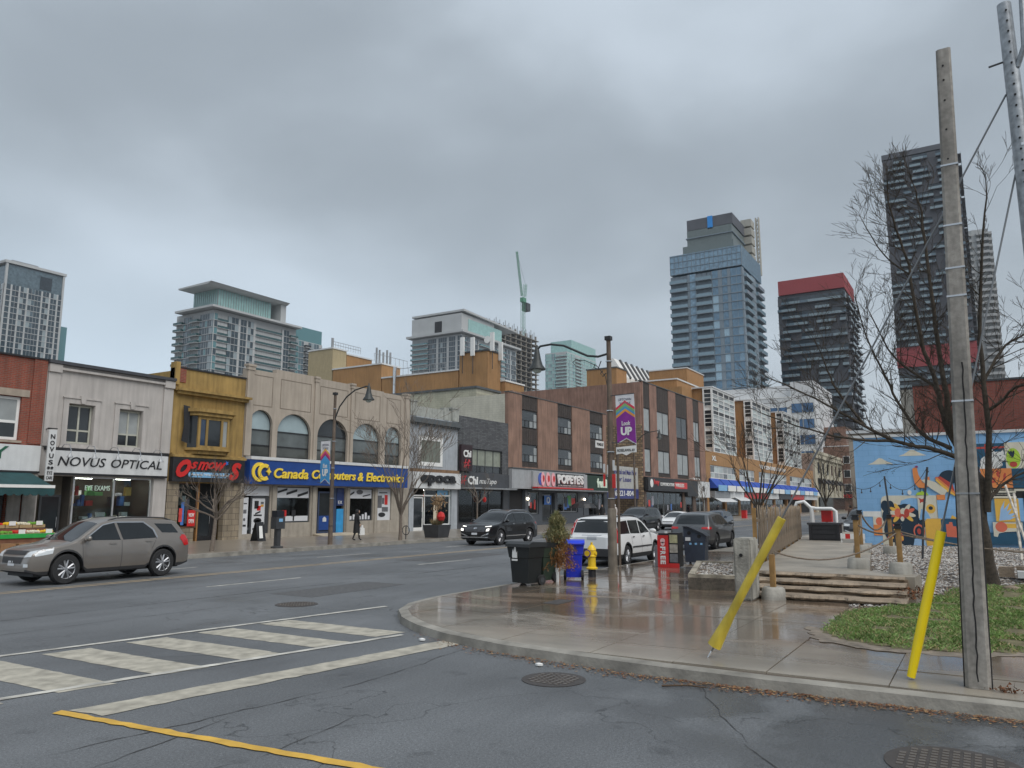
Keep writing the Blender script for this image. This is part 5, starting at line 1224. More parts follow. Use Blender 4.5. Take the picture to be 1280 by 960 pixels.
# ---------------------------------------------------------------- vehicles
def interp(pts, x):
    if x <= pts[0][0]: return pts[0][1]
    for i in range(len(pts) - 1):
        (a, b), (c, d) = pts[i], pts[i + 1]
        if x <= c:
            # monotone cubic
            t = (x - a) / (c - a); m = (d - b) / (c - a)
            m0 = m if i == 0 else (0 if (b - pts[i - 1][1]) * (d - b) <= 0 else 2 / (1 / max(1e-9, abs((b - pts[i - 1][1]) / (a - pts[i - 1][0]))) + 1 / max(1e-9, abs(m))) * (1 if m > 0 else -1))
            m1 = m if i + 2 >= len(pts) else (0 if (pts[i + 2][1] - d) * (d - b) <= 0 else 2 / (1 / max(1e-9, abs((pts[i + 2][1] - d) / (pts[i + 2][0] - c))) + 1 / max(1e-9, abs(m))) * (1 if m > 0 else -1))
            h = c - a; t2, t3 = t * t, t * t * t
            return (2 * t3 - 3 * t2 + 1) * b + (t3 - 2 * t2 + t) * h * m0 + (-2 * t3 + 3 * t2) * d + (t3 - t2) * h * m1
    return pts[-1][1]
tyre_m = M['rubber']; lens_m = mat('headlight_lens', (.55, .58, .6), .08, var=.05, spec=.9); red_m = mat('tail_lens', (.45, .01, .012), .12, var=.1, spec=.8)
trim_m = mat('black_trim', (.03, .03, .032), .55); carglass = glassmat('car_glass', (.010, .013, .015), .03, .7); plate_m = mat('plate_white', (.6, .62, .65), .4, var=.03)
lit_m = mat('headlight_on', (1, .98, .92), emit=1.1)
def make_car(name, label, paint, P, group='vehicles on the main street'):
    """front towards +x in its own frame. P: L, W, top profile, windows in side view, wheels ..."""
    root = thing(name, label, P.get('cat', 'car'), (0, 0, 0), group=group)
    L_, W_ = P['L'], P['W']; rw = P.get('rw', .35); xf, xr = P['xf'], P['xr']; top = P['top']; belt = P['belt']; clad = P.get('clad', .3); sill = P.get('sill', .24); H_ = max(z for _, z in top)
    xs = sorted({round(-L_ / 2 + L_ * k / 44, 3) for k in range(45)} | {round(c + (rw + .07) * math.cos(a * PI / 10), 3) for c in (xf, xr) for a in range(11)} | {round(-L_ / 2 + d, 3) for d in (.02, .06, .12)} | {round(L_ / 2 - d, 3) for d in (.02, .06, .12)})
    def bottom(x):
        b = sill + .10 * max(0, (abs(x) / (L_ / 2) - .86) / .14)
        for c in (xf, xr):
            d = abs(x - c)
            if d < rw + .07: b = max(b, rw + math.sqrt(max(0, (rw + .07) ** 2 - d * d)) - .0)
        return b
    def plan(x):
        u = abs(x) / (L_ / 2); k = P.get('nose', .13) if x > 0 else P.get('tail', .10)
        return 1 - k * max(0, (u - .62) / .38) ** 2.2 - (.10 * max(0, (u - .965) / .035) ** 2)
    vs = []; rings = []
    mats_ = [paint, trim_m]
    NB, NU = 5, 6
    for x in xs:
        zb = bottom(x); T = interp(top, x); p = plan(x) * W_ / 2; c = .05 if T > belt + .15 else .035
        Tt = T - c; r_ = .07; zs = []
        bt = min(belt, Tt - r_)
        z1 = max(clad, zb + .05)
        lo = [zb, min(z1, bt - .02)] + [min(z1, bt - .02) + (bt - min(z1, bt - .02)) * k / (NB - 1) for k in range(1, NB)]
        up = [bt + (Tt - r_ - bt) * k / NU for k in range(1, NU + 1)]
        ring = [(0, zb)]
        for z in lo:
            t = (z - sill) / (belt - sill); s = .935 + .065 * math.sin(PI * min(1, max(0, t)) ** .8); ring.append((p * s, z))
        ysh = ring[-1][0]
        for z in up:
            t = (z - bt) / max(.05, H_ - belt); ring.append((ysh - P.get('tumble', .2) * t - .012 * min(1, (z - bt) / .05 if z > bt else 0), z))
        ye = ring[-1][0]
        for a in (30, 60, 90): ring.append((ye - r_ * (1 - math.cos(R(a))), Tt - r_ + r_ * math.sin(R(a)) * .9))
        yt = ring[-1][0]; zt = ring[-1][1]
        for k in (.66, .33, 0): ring.append((yt * k, zt + (T - zt) * (1 - k * k)))
        rings.append([(x, y, z) for y, z in ring] + [(x, -y, z) for y, z in ring[-2:0:-1]])
    n = len(rings[0]); mb = MB()
    for r in rings: vs += r
    fs = []; mi = []
    for i in range(len(rings) - 1):
        for k in range(n):
            fs.append((i * n + k, i * n + (k + 1) % n, (i + 1) * n + (k + 1) % n, (i + 1) * n + k)); mi.append(1 if k in (0, 1, n - 1, n - 2) else 0)
    mb.v = vs; mb.f = [list(f) for f in fs]; mb.m = mi
    mb.f.append(list(range(n))[::-1]); mb.m.append(0); mb.f.append(list(range(len(vs) - n, len(vs)))); mb.m.append(0)
    body = mb.build('body', mats_, root, smooth=42)
    bvh = BVHTree.FromPolygons([Vector(v) for v in vs], mb.f)
    def decal(nm, m, poly, axis, par=None, off=.006, grid=.07, sgn=1):
        """a thin panel lying on the body; poly in side (x,z), front/rear (y,z) or top (x,y) view"""
        bm = bmesh.new(); vv = [bm.verts.new((a, b, 0)) for a, b in poly]; bm.faces.new(vv)
        for ax_ in (0, 1):
            lo_, hi_ = min(p[ax_] for p in poly), max(p[ax_] for p in poly); k = lo_ + grid
            while k < hi_:
                co = [0, 0, 0]; no = [0, 0, 0]; co[ax_] = k; no[ax_] = 1
                bmesh.ops.bisect_plane(bm, geom=bm.verts[:] + bm.edges[:] + bm.faces[:], plane_co=co, plane_no=no); k += grid
        ok = True; pts = []
        for v in bm.verts:
            a, b = v.co.x, v.co.y
            if axis == 'side': o_, d_ = Vector((a, 3 * sgn, b)), Vector((0, -sgn, 0))
            elif axis == 'end': o_, d_ = Vector((5 * sgn, a, b)), Vector((-sgn, 0, 0))
            else: o_, d_ = Vector((a, b, 4)), Vector((0, 0, -1))
            h = bvh.ray_cast(o_, d_)
            if not h[0]:
                gs = Vector((a, sgn * W_ / 2, b)) if axis == 'side' else (Vector((sgn * L_ / 2 * .97, a, b)) if axis == 'end' else Vector((a, b, H_)))
                h = bvh.find_nearest(gs)
            pts.append(h[0] - d_ * off if h[0] else None)
        good_ = [p for p in pts if p]
        if not good_: bm.free(); return None
        fb = good_[0]
        pts = [p or fb for p in pts]
        for v, p in zip(bm.verts, pts): v.index = 0; v.co = p
        bm.normal_update(); me = bpy.data.meshes.new(nm); bm.to_mesh(me); bm.free(); me.materials.append(m)
        me.polygons.foreach_set('use_smooth', [True] * len(me.polygons))
        o_ = bpy.data.objects.new(nm, me); COL.objects.link(o_); o_.parent = par or root; return o_
    for s in (1, -1):
        for poly in P['glass']: decal('side_window', carglass, poly, 'side', sgn=s)
        for a, b in P.get('handles', ()): 
            h = decal('door_handle', P.get('hm', paint), [(a, b), (a + .2, b), (a + .2, b + .035), (a, b + .035)], 'side', sgn=s, off=.03)
        for a in P['seams']: decal('door_seam', trim_m, [(a[0], a[1]), (a[0] + .012, a[1]), (a[2] + .012, a[3]), (a[2], a[3])], 'side', sgn=s, off=.003)
        if P.get('chrome'):
            for poly in P['chrome']: decal('window_trim', M['chrome'], poly, 'side', sgn=s, off=.009, grid=.15)
        if P.get('strip'): x0_, x1_, z_ = P['strip']; decal('side_moulding', P.get('strip_m', trim_m), [(x0_, z_), (x1_, z_), (x1_, z_ + .05), (x0_, z_ + .05)], 'side', sgn=s, off=.02)
        for poly in P['hl']: decal('headlight', P.get('hlm', lens_m), [(a * s, b) for a, b in poly], 'end', sgn=1, off=.012, grid=.05)
        for poly in P.get('hls', ()): decal('headlight', lens_m, poly, 'side', sgn=s, off=.008, grid=.06)
        for poly in P['tl']: decal('taillight', red_m, [(a * s, b) for a, b in poly], 'end', sgn=-1, off=.012, grid=.05)
        for poly in P.get('tls', ()): decal('taillight', red_m, poly, 'side', sgn=s, off=.012, grid=.05)
        for nm, m, poly in P.get('endparts', ()): pass
    for nm, m, poly, sg in P['panels']: decal(nm, m, poly, 'end', sgn=sg, off=.01)
    ws = P['wind']; decal('windscreen', carglass, [(ws[0], -ws[2]), (ws[1], -ws[3]), (ws[1], ws[3]), (ws[0], ws[2])], 'top', grid=.09)
    if P.get('rear'): decal('rear_window', carglass, P['rear'], 'end', sgn=-1, grid=.07)
    if P.get('rearst'): rs_ = P['rearst']; decal('rear_window', carglass, [(rs_[0], -rs_[2]), (rs_[1], -rs_[3]), (rs_[1], rs_[3]), (rs_[0], rs_[2])], 'top', grid=.09)
    # floor, wheels, mirrors, rails
    MB().box(-L_ / 2 + .25, L_ / 2 - .25, -W_ / 2 + .3, W_ / 2 - .3, .22, .6).build('underbody', trim_m, root)
    for c in (xf, xr):
        for s in (1, -1):
            y = s * (W_ / 2 - .135)
            t = MB(); wd = .11
            t.lathe((c, y, rw), [(rw * .62, -wd), (rw * .93, -wd), (rw, -wd * .7), (rw, wd * .7), (rw * .93, wd), (rw * .62, wd)], 28, 'y', cap=False)
            wh = MB().lathe((c, y, rw), [(rw * .64, -wd * .6), (rw * .64, wd * .6)], 20, 'y').build('wheel', P.get('wheelback', trim_m), root)
            t.build('tyre', tyre_m, wh, smooth=40)
            r_ = MB(); yo = y + s * wd * .82
            r_.lathe((c, yo, rw), [(rw * .12, -.02), (rw * .12, .02)], 10, 'y')
            n_ = P.get('spokes', 5)
            for k in range(n_):
                for dd in (-.11, .11):
                    a = 2 * PI * k / n_ + dd + .3; a2 = 2 * PI * k / n_ + dd * 2.1 + .3
                    r_.tube([(c + rw * .1 * math.cos(a), yo, rw + rw * .1 * math.sin(a)), (c + rw * .64 * math.cos(a2), yo - s * .012, rw + rw * .64 * math.sin(a2))], [.022, .028], 4)
            pr = [(c + rw * .65 * math.cos(2 * PI * k / 20), yo - s * .01, rw + rw * .65 * math.sin(2 * PI * k / 20)) for k in range(21)]
            r_.tube(pr, .018, 5, cap=False)
            r_.build('rim', P.get('rimm', mat('alloy', (.42, .43, .45), .42, .7, var=.1)), wh)
    mx_ = P['mirror']
    for s in (1, -1):
        hy = bvh.ray_cast(Vector((mx_[0], 3 * s, mx_[1])), Vector((0, -s, 0)))[0]
        y = hy.y if hy else s * W_ / 2 * .9
        mb = MB(); mb.ball((mx_[0] + .02, y + s * .15, mx_[1] + .03), .13, 10, sq=(.6, 1, .62)); mb.tube([(mx_[0], y - s * .02, mx_[1] - .03), (mx_[0], y + s * .1, mx_[1])], .03, 5)
        mb.build('mirror', P.get('mirm', paint), root, smooth=60)
        if P.get('rails'):
            a, b, yy = P['rails']; pts = []
            for k in range(9):
                xx = a + (b - a) * k / 8; h = bvh.ray_cast(Vector((xx, s * yy, 4)), Vector((0, 0, -1)))[0]; pts.append((xx, s * yy, (h.z if h else H_) + (.045 if 0 < k < 8 else .0)))
            MB().tube(pts, .02, 5).build('roof_rail', P.get('railm', trim_m), root, smooth=60)
    return root
def place(o, x, y, back=False):
    o.location = (x, y, 0.004); o.rotation_euler = (0, 0, PI if back else 0)
    return o
sp = lambda a, b, c, d, e, f: [(a, b), (c, d), (e, f)]
def carpaint(name, c, metal=.5): return mat(name, c, .32, metal, var=.04, scale=2, coat=.7)
# the taupe crossover turning the corner, facing left
P1 = dict(L=4.77, W=1.84, xf=1.43, xr=-1.43, rw=.385, belt=1.05, clad=.36, sill=.27, tumble=.24, nose=.16,
    top=[(-2.385, .62), (-2.36, .95), (-2.28, 1.12), (-2.1, 1.42), (-1.95, 1.60), (-1.6, 1.665), (-.6, 1.70), (.1, 1.68), (.45, 1.60), (.85, 1.36), (1.25, 1.12), (1.5, 1.06), (2.0, .98), (2.25, .88), (2.36, .70), (2.385, .55)],
    glass=[[(.95, 1.10), (.42, 1.47), (.05, 1.54), (-.08, 1.08)], [(-.16, 1.08), (-.03, 1.54), (-.85, 1.53), (-1.12, 1.32), (-1.2, 1.10)], [(-1.42, 1.24), (-1.2, 1.50), (-1.78, 1.48), (-1.98, 1.22)]],
    chrome=[[(1.02, 1.075), (1.02, 1.09), (.4, 1.50), (.05, 1.57), (-.85, 1.56), (-1.16, 1.34), (-1.25, 1.10), (-1.22, 1.10), (-1.12, 1.34), (-.84, 1.54), (.05, 1.55), (.38, 1.485)]],
    handles=[(.05, .98), (-1.05, 1.0)], seams=[(1.0, .35, 1.02, 1.08), (-.1, .35, -.12, 1.08), (-1.05, .8, -1.22, 1.1)],
    hl=[[(.52, .72), (.82, .74), (.86, .92), (.6, .86)]], hls=[[(1.82, .80), (2.22, .74), (2.26, .84), (1.95, .97), (1.78, .96)]], tl=[[(.62, .88), (.84, .88), (.84, 1.2), (.66, 1.18)]], tls=[[(-2.34, .86), (-2.15, .84), (-2.0, 1.08), (-2.1, 1.16), (-2.26, 1.16)]],
    panels=[('grille', trim_m, [(-.5, .78), (.5, .78), (.52, .88), (-.52, .88)], 1), ('grille', trim_m, [(-.45, .56), (.45, .56), (.5, .72), (-.5, .72)], 1), ('licence_plate', plate_m, [(-.16, .5), (.16, .5), (.16, .62), (-.16, .62)], 1), ('fog_lamp', lens_m, [(.6, .48), (.75, .48), (.75, .56), (.6, .56)], 1), ('fog_lamp', lens_m, [(-.75, .48), (-.6, .48), (-.6, .56), (-.75, .56)], 1), ('licence_plate', plate_m, [(-.16, .8), (.16, .8), (.16, .95), (-.16, .95)], -1)],
    wind=(1.28, .5, .74, .6), rear=[(-.62, 1.15), (.62, 1.15), (.55, 1.5), (-.55, 1.5)], mirror=(.92, 1.12), rails=(.2, -1.8, .6), spokes=5)
c1 = place(make_car('crossover_car', 'taupe metallic crossover driving left past the optical shop', carpaint('taupe_paint', (.215, .195, .175)), P1), 12.47, 20.75, True); c1.scale = (.94, .96, .97)
# black three-row car facing left
P2 = dict(L=4.77, W=1.9, xf=1.42, xr=-1.38, rw=.38, belt=1.08, clad=.36, sill=.27, tumble=.22, nose=.12,
    top=[(-2.385, .62), (-2.36, 1.0), (-2.25, 1.25), (-2.05, 1.5), (-1.9, 1.62), (-1.5, 1.68), (-.5, 1.71), (.1, 1.68), (.5, 1.58), (.95, 1.34), (1.3, 1.14), (1.6, 1.08), (2.1, 1.0), (2.28, .9), (2.36, .72), (2.385, .52)],
    glass=[[(1.0, 1.13), (.5, 1.45), (.1, 1.53), (0, 1.1)], [(-.08, 1.1), (0, 1.54), (-.9, 1.54), (-1.0, 1.1)], [(-1.08, 1.12), (-1.0, 1.53), (-1.55, 1.5), (-1.9, 1.28), (-1.8, 1.18)]],
    chrome=[[(1.05, 1.10), (1.05, 1.12), (.5, 1.48), (.1, 1.56), (-1.0, 1.57), (-1.6, 1.53), (-2.0, 1.28), (-1.95, 1.28), (-1.6, 1.51), (-1.0, 1.55), (.1, 1.545), (.48, 1.46)]],
    handles=[(.1, 1.0), (-.95, 1.0)], hm=M['chrome'], seams=[(1.05, .35, 1.06, 1.1), (-.03, .35, -.04, 1.1), (-1.0, .7, -1.05, 1.1)],
    hl=[[(.66, .70), (.82, .72), (.82, .83), (.68, .81)], [(.55, .9), (.84, .92), (.84, .95), (.55, .925)]], hlm=lit_m, tl=[[(.6, .92), (.86, .95), (.86, 1.12), (.62, 1.06)]],
    panels=[('grille', mat('dark_chrome', (.12, .12, .125), .3, .8, scale=40, var=.6), [(-.56, .66), (.56, .66), (.66, .9), (-.66, .9)], 1), ('emblem', M['chrome'], [(-.09, .8), (.09, .8), (.09, .88), (-.09, .88)], 1), ('licence_plate', plate_m, [(-.16, .52), (.16, .52), (.16, .62), (-.16, .62)], 1), ('bumper_trim', M['chrome'], [(-.75, .38), (.75, .38), (.8, .43), (-.8, .43)], 1), ('bumper_trim', M['chrome'], [(.42, .44), (.8, .56), (.8, .62), (.36, .46)], 1), ('bumper_trim', M['chrome'], [(-.8, .62), (-.8, .56), (-.42, .44), (-.36, .46)], 1)],
    strip=(-.95, .98, .42), strip_m=M['chrome'], wind=(1.32, .55, .76, .62), rear=[(-.62, 1.2), (.62, 1.2), (.55, 1.52), (-.55, 1.52)], mirror=(.95, 1.14), rails=(.25, -1.8, .62), railm=M['chrome'], spokes=8, rimm=mat('rim_grey', (.25, .25, .26), .35, .8))
c2 = place(make_car('crossover_car', 'black crossover with chrome trim driving left in front of the charcoal shop', carpaint('black_car_paint', (.012, .012, .014)), P2), 33.85, 21.25, True)
# white wagon with tall red rear lamps, seen from behind
P3 = dict(L=4.81, W=1.9, xf=1.45, xr=-1.4, rw=.36, belt=1.06, clad=.42, sill=.26, tumble=.2, nose=.14, tail=.07,
    top=[(-2.405, .6), (-2.39, 1.02), (-2.3, 1.1), (-2.14, 1.45), (-2.02, 1.66), (-1.75, 1.73), (-.6, 1.76), (.1, 1.74), (.5, 1.64), (.95, 1.36), (1.25, 1.16), (1.6, 1.10), (2.1, 1.0), (2.3, .86), (2.39, .68), (2.405, .55)],
    glass=[[(1.0, 1.12), (.48, 1.5), (.12, 1.57), (.04, 1.1)], [(-.04, 1.1), (.04, 1.58), (-.92, 1.58), (-.95, 1.12)], [(-1.03, 1.12), (-1.0, 1.58), (-1.9, 1.54), (-2.05, 1.2), (-2.0, 1.12)]],
    handles=[(.12, .98), (-.9, .98)], hm=trim_m, seams=[(1.0, .4, 1.02, 1.1), (.0, .4, .0, 1.1), (-.95, .75, -.99, 1.1)],
    hl=[[(.5, .74), (.84, .74), (.84, .88), (.5, .86)]], tl=[[(.74, .82), (.93, .82), (.93, 1.1), (.8, 1.1)], [(.72, 1.1), (.92, 1.1), (.80, 1.62), (.62, 1.62)]], tls=[[(-2.38, .82), (-2.05, .82), (-2.08, 1.06), (-2.0, 1.62), (-2.14, 1.62), (-2.3, 1.2)]],
    panels=[('rear_bumper', trim_m, [(-.9, .36), (.9, .36), (.9, .62), (-.9, .62)], -1), ('reflector', red_m, [(.6, .63), (.9, .63), (.9, .74), (.6, .74)], -1), ('reflector', red_m, [(-.9, .63), (-.6, .63), (-.6, .74), (-.9, .74)], -1), ('licence_plate', mat('plate_grey', (.35, .37, .4), .5), [(-.2, .92), (.14, .92), (.14, 1.05), (-.2, 1.05)], -1), ('tailgate_trim', M['chrome'], [(-.35, 1.07), (.35, 1.07), (.35, 1.09), (-.35, 1.09)], -1), ('grille', trim_m, [(-.4, .68), (.4, .68), (.44, .86), (-.44, .86)], 1)],
    strip=(-1.0, 1.0, .62), wind=(1.28, .52, .76, .62), rear=[(-.68, 1.16), (.68, 1.16), (.6, 1.64), (-.6, 1.64)], mirror=(.98, 1.14), rails=(.2, -1.9, .64), spokes=6)
c3 = place(make_car('estate_car', 'white estate car with tall red rear lamps parked beside the lamp post', mat('white_car_paint', (.72, .73, .73), .3, var=.02, coat=.6), P3), 25.1, 11.0); c3.scale = (.86, 1.0, .92)
# grey crossover parked in front of it
P4 = dict(L=4.55, W=1.84, xf=1.36, xr=-1.34, rw=.36, belt=1.05, clad=.45, sill=.26, tumble=.24, nose=.15, tail=.1,
    top=[(-2.275, .6), (-2.25, .98), (-2.15, 1.1), (-1.92, 1.4), (-1.72, 1.56), (-1.3, 1.64), (-.5, 1.67), (.1, 1.65), (.45, 1.56), (.9, 1.3), (1.2, 1.12), (1.6, 1.05), (2.0, .95), (2.2, .8), (2.26, .62), (2.275, .5)],
    glass=[[(.95, 1.1), (.42, 1.44), (.08, 1.51), (-.02, 1.09)], [(-.1, 1.09), (0, 1.51), (-.8, 1.48), (-1.05, 1.14)], [(-1.12, 1.16), (-.9, 1.46), (-1.3, 1.42), (-1.5, 1.24)]],
    handles=[(.05, .97), (-.95, .98)], seams=[(.98, .4, 1.0, 1.08), (-.06, .4, -.06, 1.08), (-1.0, .75, -1.08, 1.1)],
    hl=[[(.5, .7), (.8, .72), (.8, .82), (.5, .78)]], tl=[[(.5, .92), (.86, .9), (.84, 1.02), (.5, 1.0)]], tls=[[(-2.26, .9), (-2.0, .92), (-2.05, 1.0), (-2.24, 1.02)]],
    panels=[('rear_bumper', trim_m, [(-.85, .34), (.85, .34), (.85, .6), (-.85, .6)], -1), ('licence_plate', plate_m, [(-.2, .76), (.2, .76), (.2, .9), (-.2, .9)], -1), ('grille', trim_m, [(-.5, .55), (.5, .55), (.6, .8), (-.6, .8)], 1)],
    wind=(1.25, .48, .74, .6), rear=[(-.62, 1.12), (.62, 1.12), (.52, 1.5), (-.52, 1.5)], mirror=(.9, 1.12), spokes=7, rimm=mat('rim_dark', (.05, .05, .05), .4, .5))
c4 = place(make_car('crossover_car', 'dark grey crossover parked ahead of the white estate car, behind the recycling bin', carpaint('grey_car_paint', (.10, .105, .11)), P4), 35.3, 11.1); c4.scale = (.9, 1.05, 1.0)
# black large car behind, white saloon, blue hatchback
P5 = dict(P2); P5.update(hl=[[(.55, .78), (.84, .8), (.84, .92), (.55, .9)]], hlm=lens_m, chrome=None, railm=trim_m, hm=trim_m, strip=None)
c5 = place(make_car('off_road_car', 'black off-road car waiting on the far side behind the lamp post', carpaint('black_car_paint', (0, 0, 0)), P5), 54.2, 21.9, True)
c5.scale = (1.05, 1.03, 1.06)
P6 = dict(L=4.63, W=1.8, xf=1.4, xr=-1.3, rw=.32, belt=.92, clad=.28, sill=.2, tumble=.28, nose=.15,
    top=[(-2.315, .55), (-2.29, .95), (-2.2, 1.06), (-1.8, 1.12), (-1.2, 1.34), (-.6, 1.41), (0, 1.42), (.4, 1.34), (.9, 1.1), (1.2, .96), (1.7, .88), (2.1, .74), (2.28, .58), (2.315, .45)],
    glass=[[(.95, .97), (.35, 1.26), (0, 1.31), (-.08, .96)], [(-.14, .96), (-.06, 1.31), (-.75, 1.29), (-1.15, 1.14), (-1.25, 1.02)]],
    handles=[(0, .86), (-.95, .88)], seams=[(.98, .3, 1.0, .96), (-.1, .3, -.1, .96), (-1.0, .6, -1.1, .96)],
    hl=[[(.45, .58), (.8, .62), (.8, .72), (.45, .66)]], hls=[[(1.9, .66), (2.15, .6), (2.1, .7), (1.95, .74)]], tl=[[(.5, .75), (.8, .75), (.8, .95), (.6, .9)]],
    panels=[('grille', trim_m, [(-.42, .6), (.42, .6), (.44, .66), (-.44, .66)], 1), ('grille', trim_m, [(-.5, .3), (.5, .3), (.55, .44), (-.55, .44)], 1), ('licence_plate', plate_m, [(-.16, .46), (.16, .46), (.16, .57), (-.16, .57)], 1)],
    wind=(1.22, .42, .7, .56), rearst=(-1.25, -1.95, .5, .62), mirror=(.85, .98), spokes=5)
c6 = place(make_car('saloon_car', 'white saloon facing left behind the dark grey crossover', mat('white_car_paint', (0, 0, 0)), P6), 60.6, 21.2, True)
P7 = dict(P6); P7.update(L=4.1, xf=1.25, xr=-1.25, belt=.98, top=[(-2.05, .55), (-2.02, 1.0), (-1.95, 1.15), (-1.75, 1.38), (-1.3, 1.46), (-.5, 1.5), (.1, 1.48), (.5, 1.36), (1.0, 1.1), (1.3, .98), (1.7, .88), (1.95, .72), (2.03, .55), (2.05, .42)],
    glass=[[(.95, 1.02), (.4, 1.32), (.05, 1.38), (-.05, 1.01)], [(-.12, 1.01), (-.03, 1.38), (-.8, 1.38), (-.95, 1.03)], [(-1.02, 1.04), (-.9, 1.36), (-1.5, 1.3), (-1.55, 1.12)]],
    hls=[[(1.7, .7), (1.9, .64), (1.88, .76), (1.6, .84)]], hlm=lit_m, rearst=None, rear=[(-.55, 1.1), (.55, 1.1), (.48, 1.34), (-.48, 1.34)])
c7 = place(make_car('hatchback_car', 'dark blue hatchback with lit headlamps approaching behind the small bare tree', carpaint('navy_car_paint', (.03, .05, .085)), P7), 61.5, 18.3, True)
def dupcar(src, label, x, y, back=False):
    c = copy_tree(src); c['label'] = label; return place(c, x, y, back)
dupcar(c5, 'dark parked car seen past the storage box beside the mural', 47, 5.6, True)
dupcar(c4, 'distant dark car near the blue awnings beyond the hatchback', 96, 21.5, True)
# ---------------------------------------------------------------- corner plot: steps, platform, gravel, grass
cst = mat('old_stone', (.26, .205, .15), .85, var=.35, scale=3, bump=.9, world=True)
cpale = mat('platform_concrete', (.30, .265, .215), .5, var=.25, scale=1.2, bump=.3, world=True)
st_ = thing('stone_steps', 'crumbling wide concrete steps leading up to the platform by the mural', 'steps', (17, 2.8, HT))
def rough_slab(x0, x1, y0, y1, z0, z1, seed, amp=.05):
    amp *= 1.5
    """slab whose front edge (x0) is chipped and uneven"""
    n = 70; mb = MB(); vs = []
    for i in range(n + 1):
        y = y0 + (y1 - y0) * i / n; c = noise.noise(Vector((y * 2.1, seed, 0))) * amp * 1.6 + abs(noise.noise(Vector((y * 6, seed, 4)))) * amp + max(0, noise.noise(Vector((y * 1.3, seed, 8))) - .15) * .3
        d = noise.noise(Vector((y * 3.3, seed, 9))) * .02
        vs += [(x0 + c + .04, y, z0), (x0 + c, y, z0 + (z1 - z0) * .45), (x0 + c * 1.3 + .01, y, z1 - .03 + d), (x0 + c + .07, y, z1 + d * .4), (x1, y, z1)]
    fs = [(i * 5 + k, (i + 1) * 5 + k, (i + 1) * 5 + k + 1, i * 5 + k + 1) for i in range(n) for k in range(4)]
    fs += [(0, 1, 2, 3, 4), tuple(n * 5 + k for k in (4, 3, 2, 1, 0))]
    mb.add(vs, fs); return mb
for k in range(4):
    xa = 16.1 + k * .42; rough_slab(xa, xa + .75, 1.35 + .04 * k, 4.35, HT + (k + 1) * .105 - .078 + .012 * (k % 2), HT + (k + 1) * .105, k * 3.7, .075).build('step', cst, st_)
    B('riser_block', mat('riser_brown', (.17, .125, .085), .95, var=.3, world=True), st_, xa + .13, xa + .7, 1.42, 4.33, HT - .04 + k * .105, HT + (k + 1) * .105 - .05)  # risers coloured a darker brown than the treads
ZT = .555
pf = [(17.75, 4.5), (17.6, 1.3), (18.6, 1.25), (18.75, 2.25), (20, 2.4), (31, 3.6), (60, 6), (60, 9.2), (36, 6.9)]
mb = MB(); mb.prism(pf[::-1] if 0 else pf, 'z', .05, ZT); platform = struct(mb.build('platform', cpale))
# ground of the plot: slopes from the pavement up to the mural wall
def hgt(x, y):
    t = max(0, min(1, (x - 17.2) / 6)); return HT - .01 + t * .38 + .03 * noise.noise(Vector((x * .8, y * .8, 2)))
mb = MB(); nx, ny = 40, 44; xa, xb, ya, yb = 16.9, 33, -11, 3.62
vs = [(xa + (xb - xa) * i / nx, ya + (yb - ya) * j / ny, 0) for i in range(nx + 1) for j in range(ny + 1)]
vs = [(x, y, hgt(x, y) - (.3 if (y > 1.2 and x < 18.8) else 0)) for x, y, _ in vs]
mb.add(vs, [(i * (ny + 1) + j, (i + 1) * (ny + 1) + j, (i + 1) * (ny + 1) + j + 1, i * (ny + 1) + j + 1) for i in range(nx) for j in range(ny)])
soil = mat('gravel_soil', (.2, .17, .14), .95, var=.45, scale=14, bump=1.0, world=True)
struct(mb.build('plot_ground', soil))
def inpoly(x, y, P_):
    r = False
    for (a, b), (c, d) in zip(P_, P_[1:] + P_[:1]):
        if (b > y) != (d > y) and x < (c - a) * (y - b) / (d - b) + a: r = not r
    return r
GR = [(12.5, 2.25), (14.9, 2.25), (16.8, 1.2), (17.6, 1.1), (19.3, .6), (20.2, -.8), (20.2, -10), (12.4, -10), (12.1, -.4), (11.6, .4), (11.5, 1.15), (11.9, 1.85)]
def edge_d(x, y, P_):
    best = 9
    for (a, b), (c, d) in zip(P_, P_[1:] + P_[:1]):
        t = max(0, min(1, ((x - a) * (c - a) + (y - b) * (d - b)) / ((c - a) ** 2 + (d - b) ** 2))); best = min(best, math.hypot(x - a - t * (c - a), y - b - t * (d - b)))
    return best
def turf_z(x, y):
    e = edge_d(x, y, GR); base = max(HT, hgt(x, y)); return base + .012 + .025 * min(1, e / .6) + .03 * noise.noise(Vector((x, y, 3))) * min(1, e)
mb = MB(); st2 = .14; idx = {}; vs = []; fs = []
X_ = [11.2 + st2 * i for i in range(66)]; Y_ = [-10 + st2 * i for i in range(90)]
for i in range(len(X_) - 1):
    for j in range(len(Y_) - 1):
        if inpoly(X_[i] + st2 / 2, Y_[j] + st2 / 2, GR):
            q = []
            for a, b in ((i, j), (i + 1, j), (i + 1, j + 1), (i, j + 1)):
                if (a, b) not in idx: idx[(a, b)] = len(vs); vs.append((X_[a], Y_[b], turf_z(X_[a], Y_[b]) if inpoly(X_[a], Y_[b], GR) else HT + .004))
                q.append(idx[(a, b)])
            fs.append(q)
mb.add(vs, fs); struct(mb.build('lawn_soil', mat('lawn_soil', (.13, .115, .06), .95, var=.4, scale=5, bump=.6, world=True)))
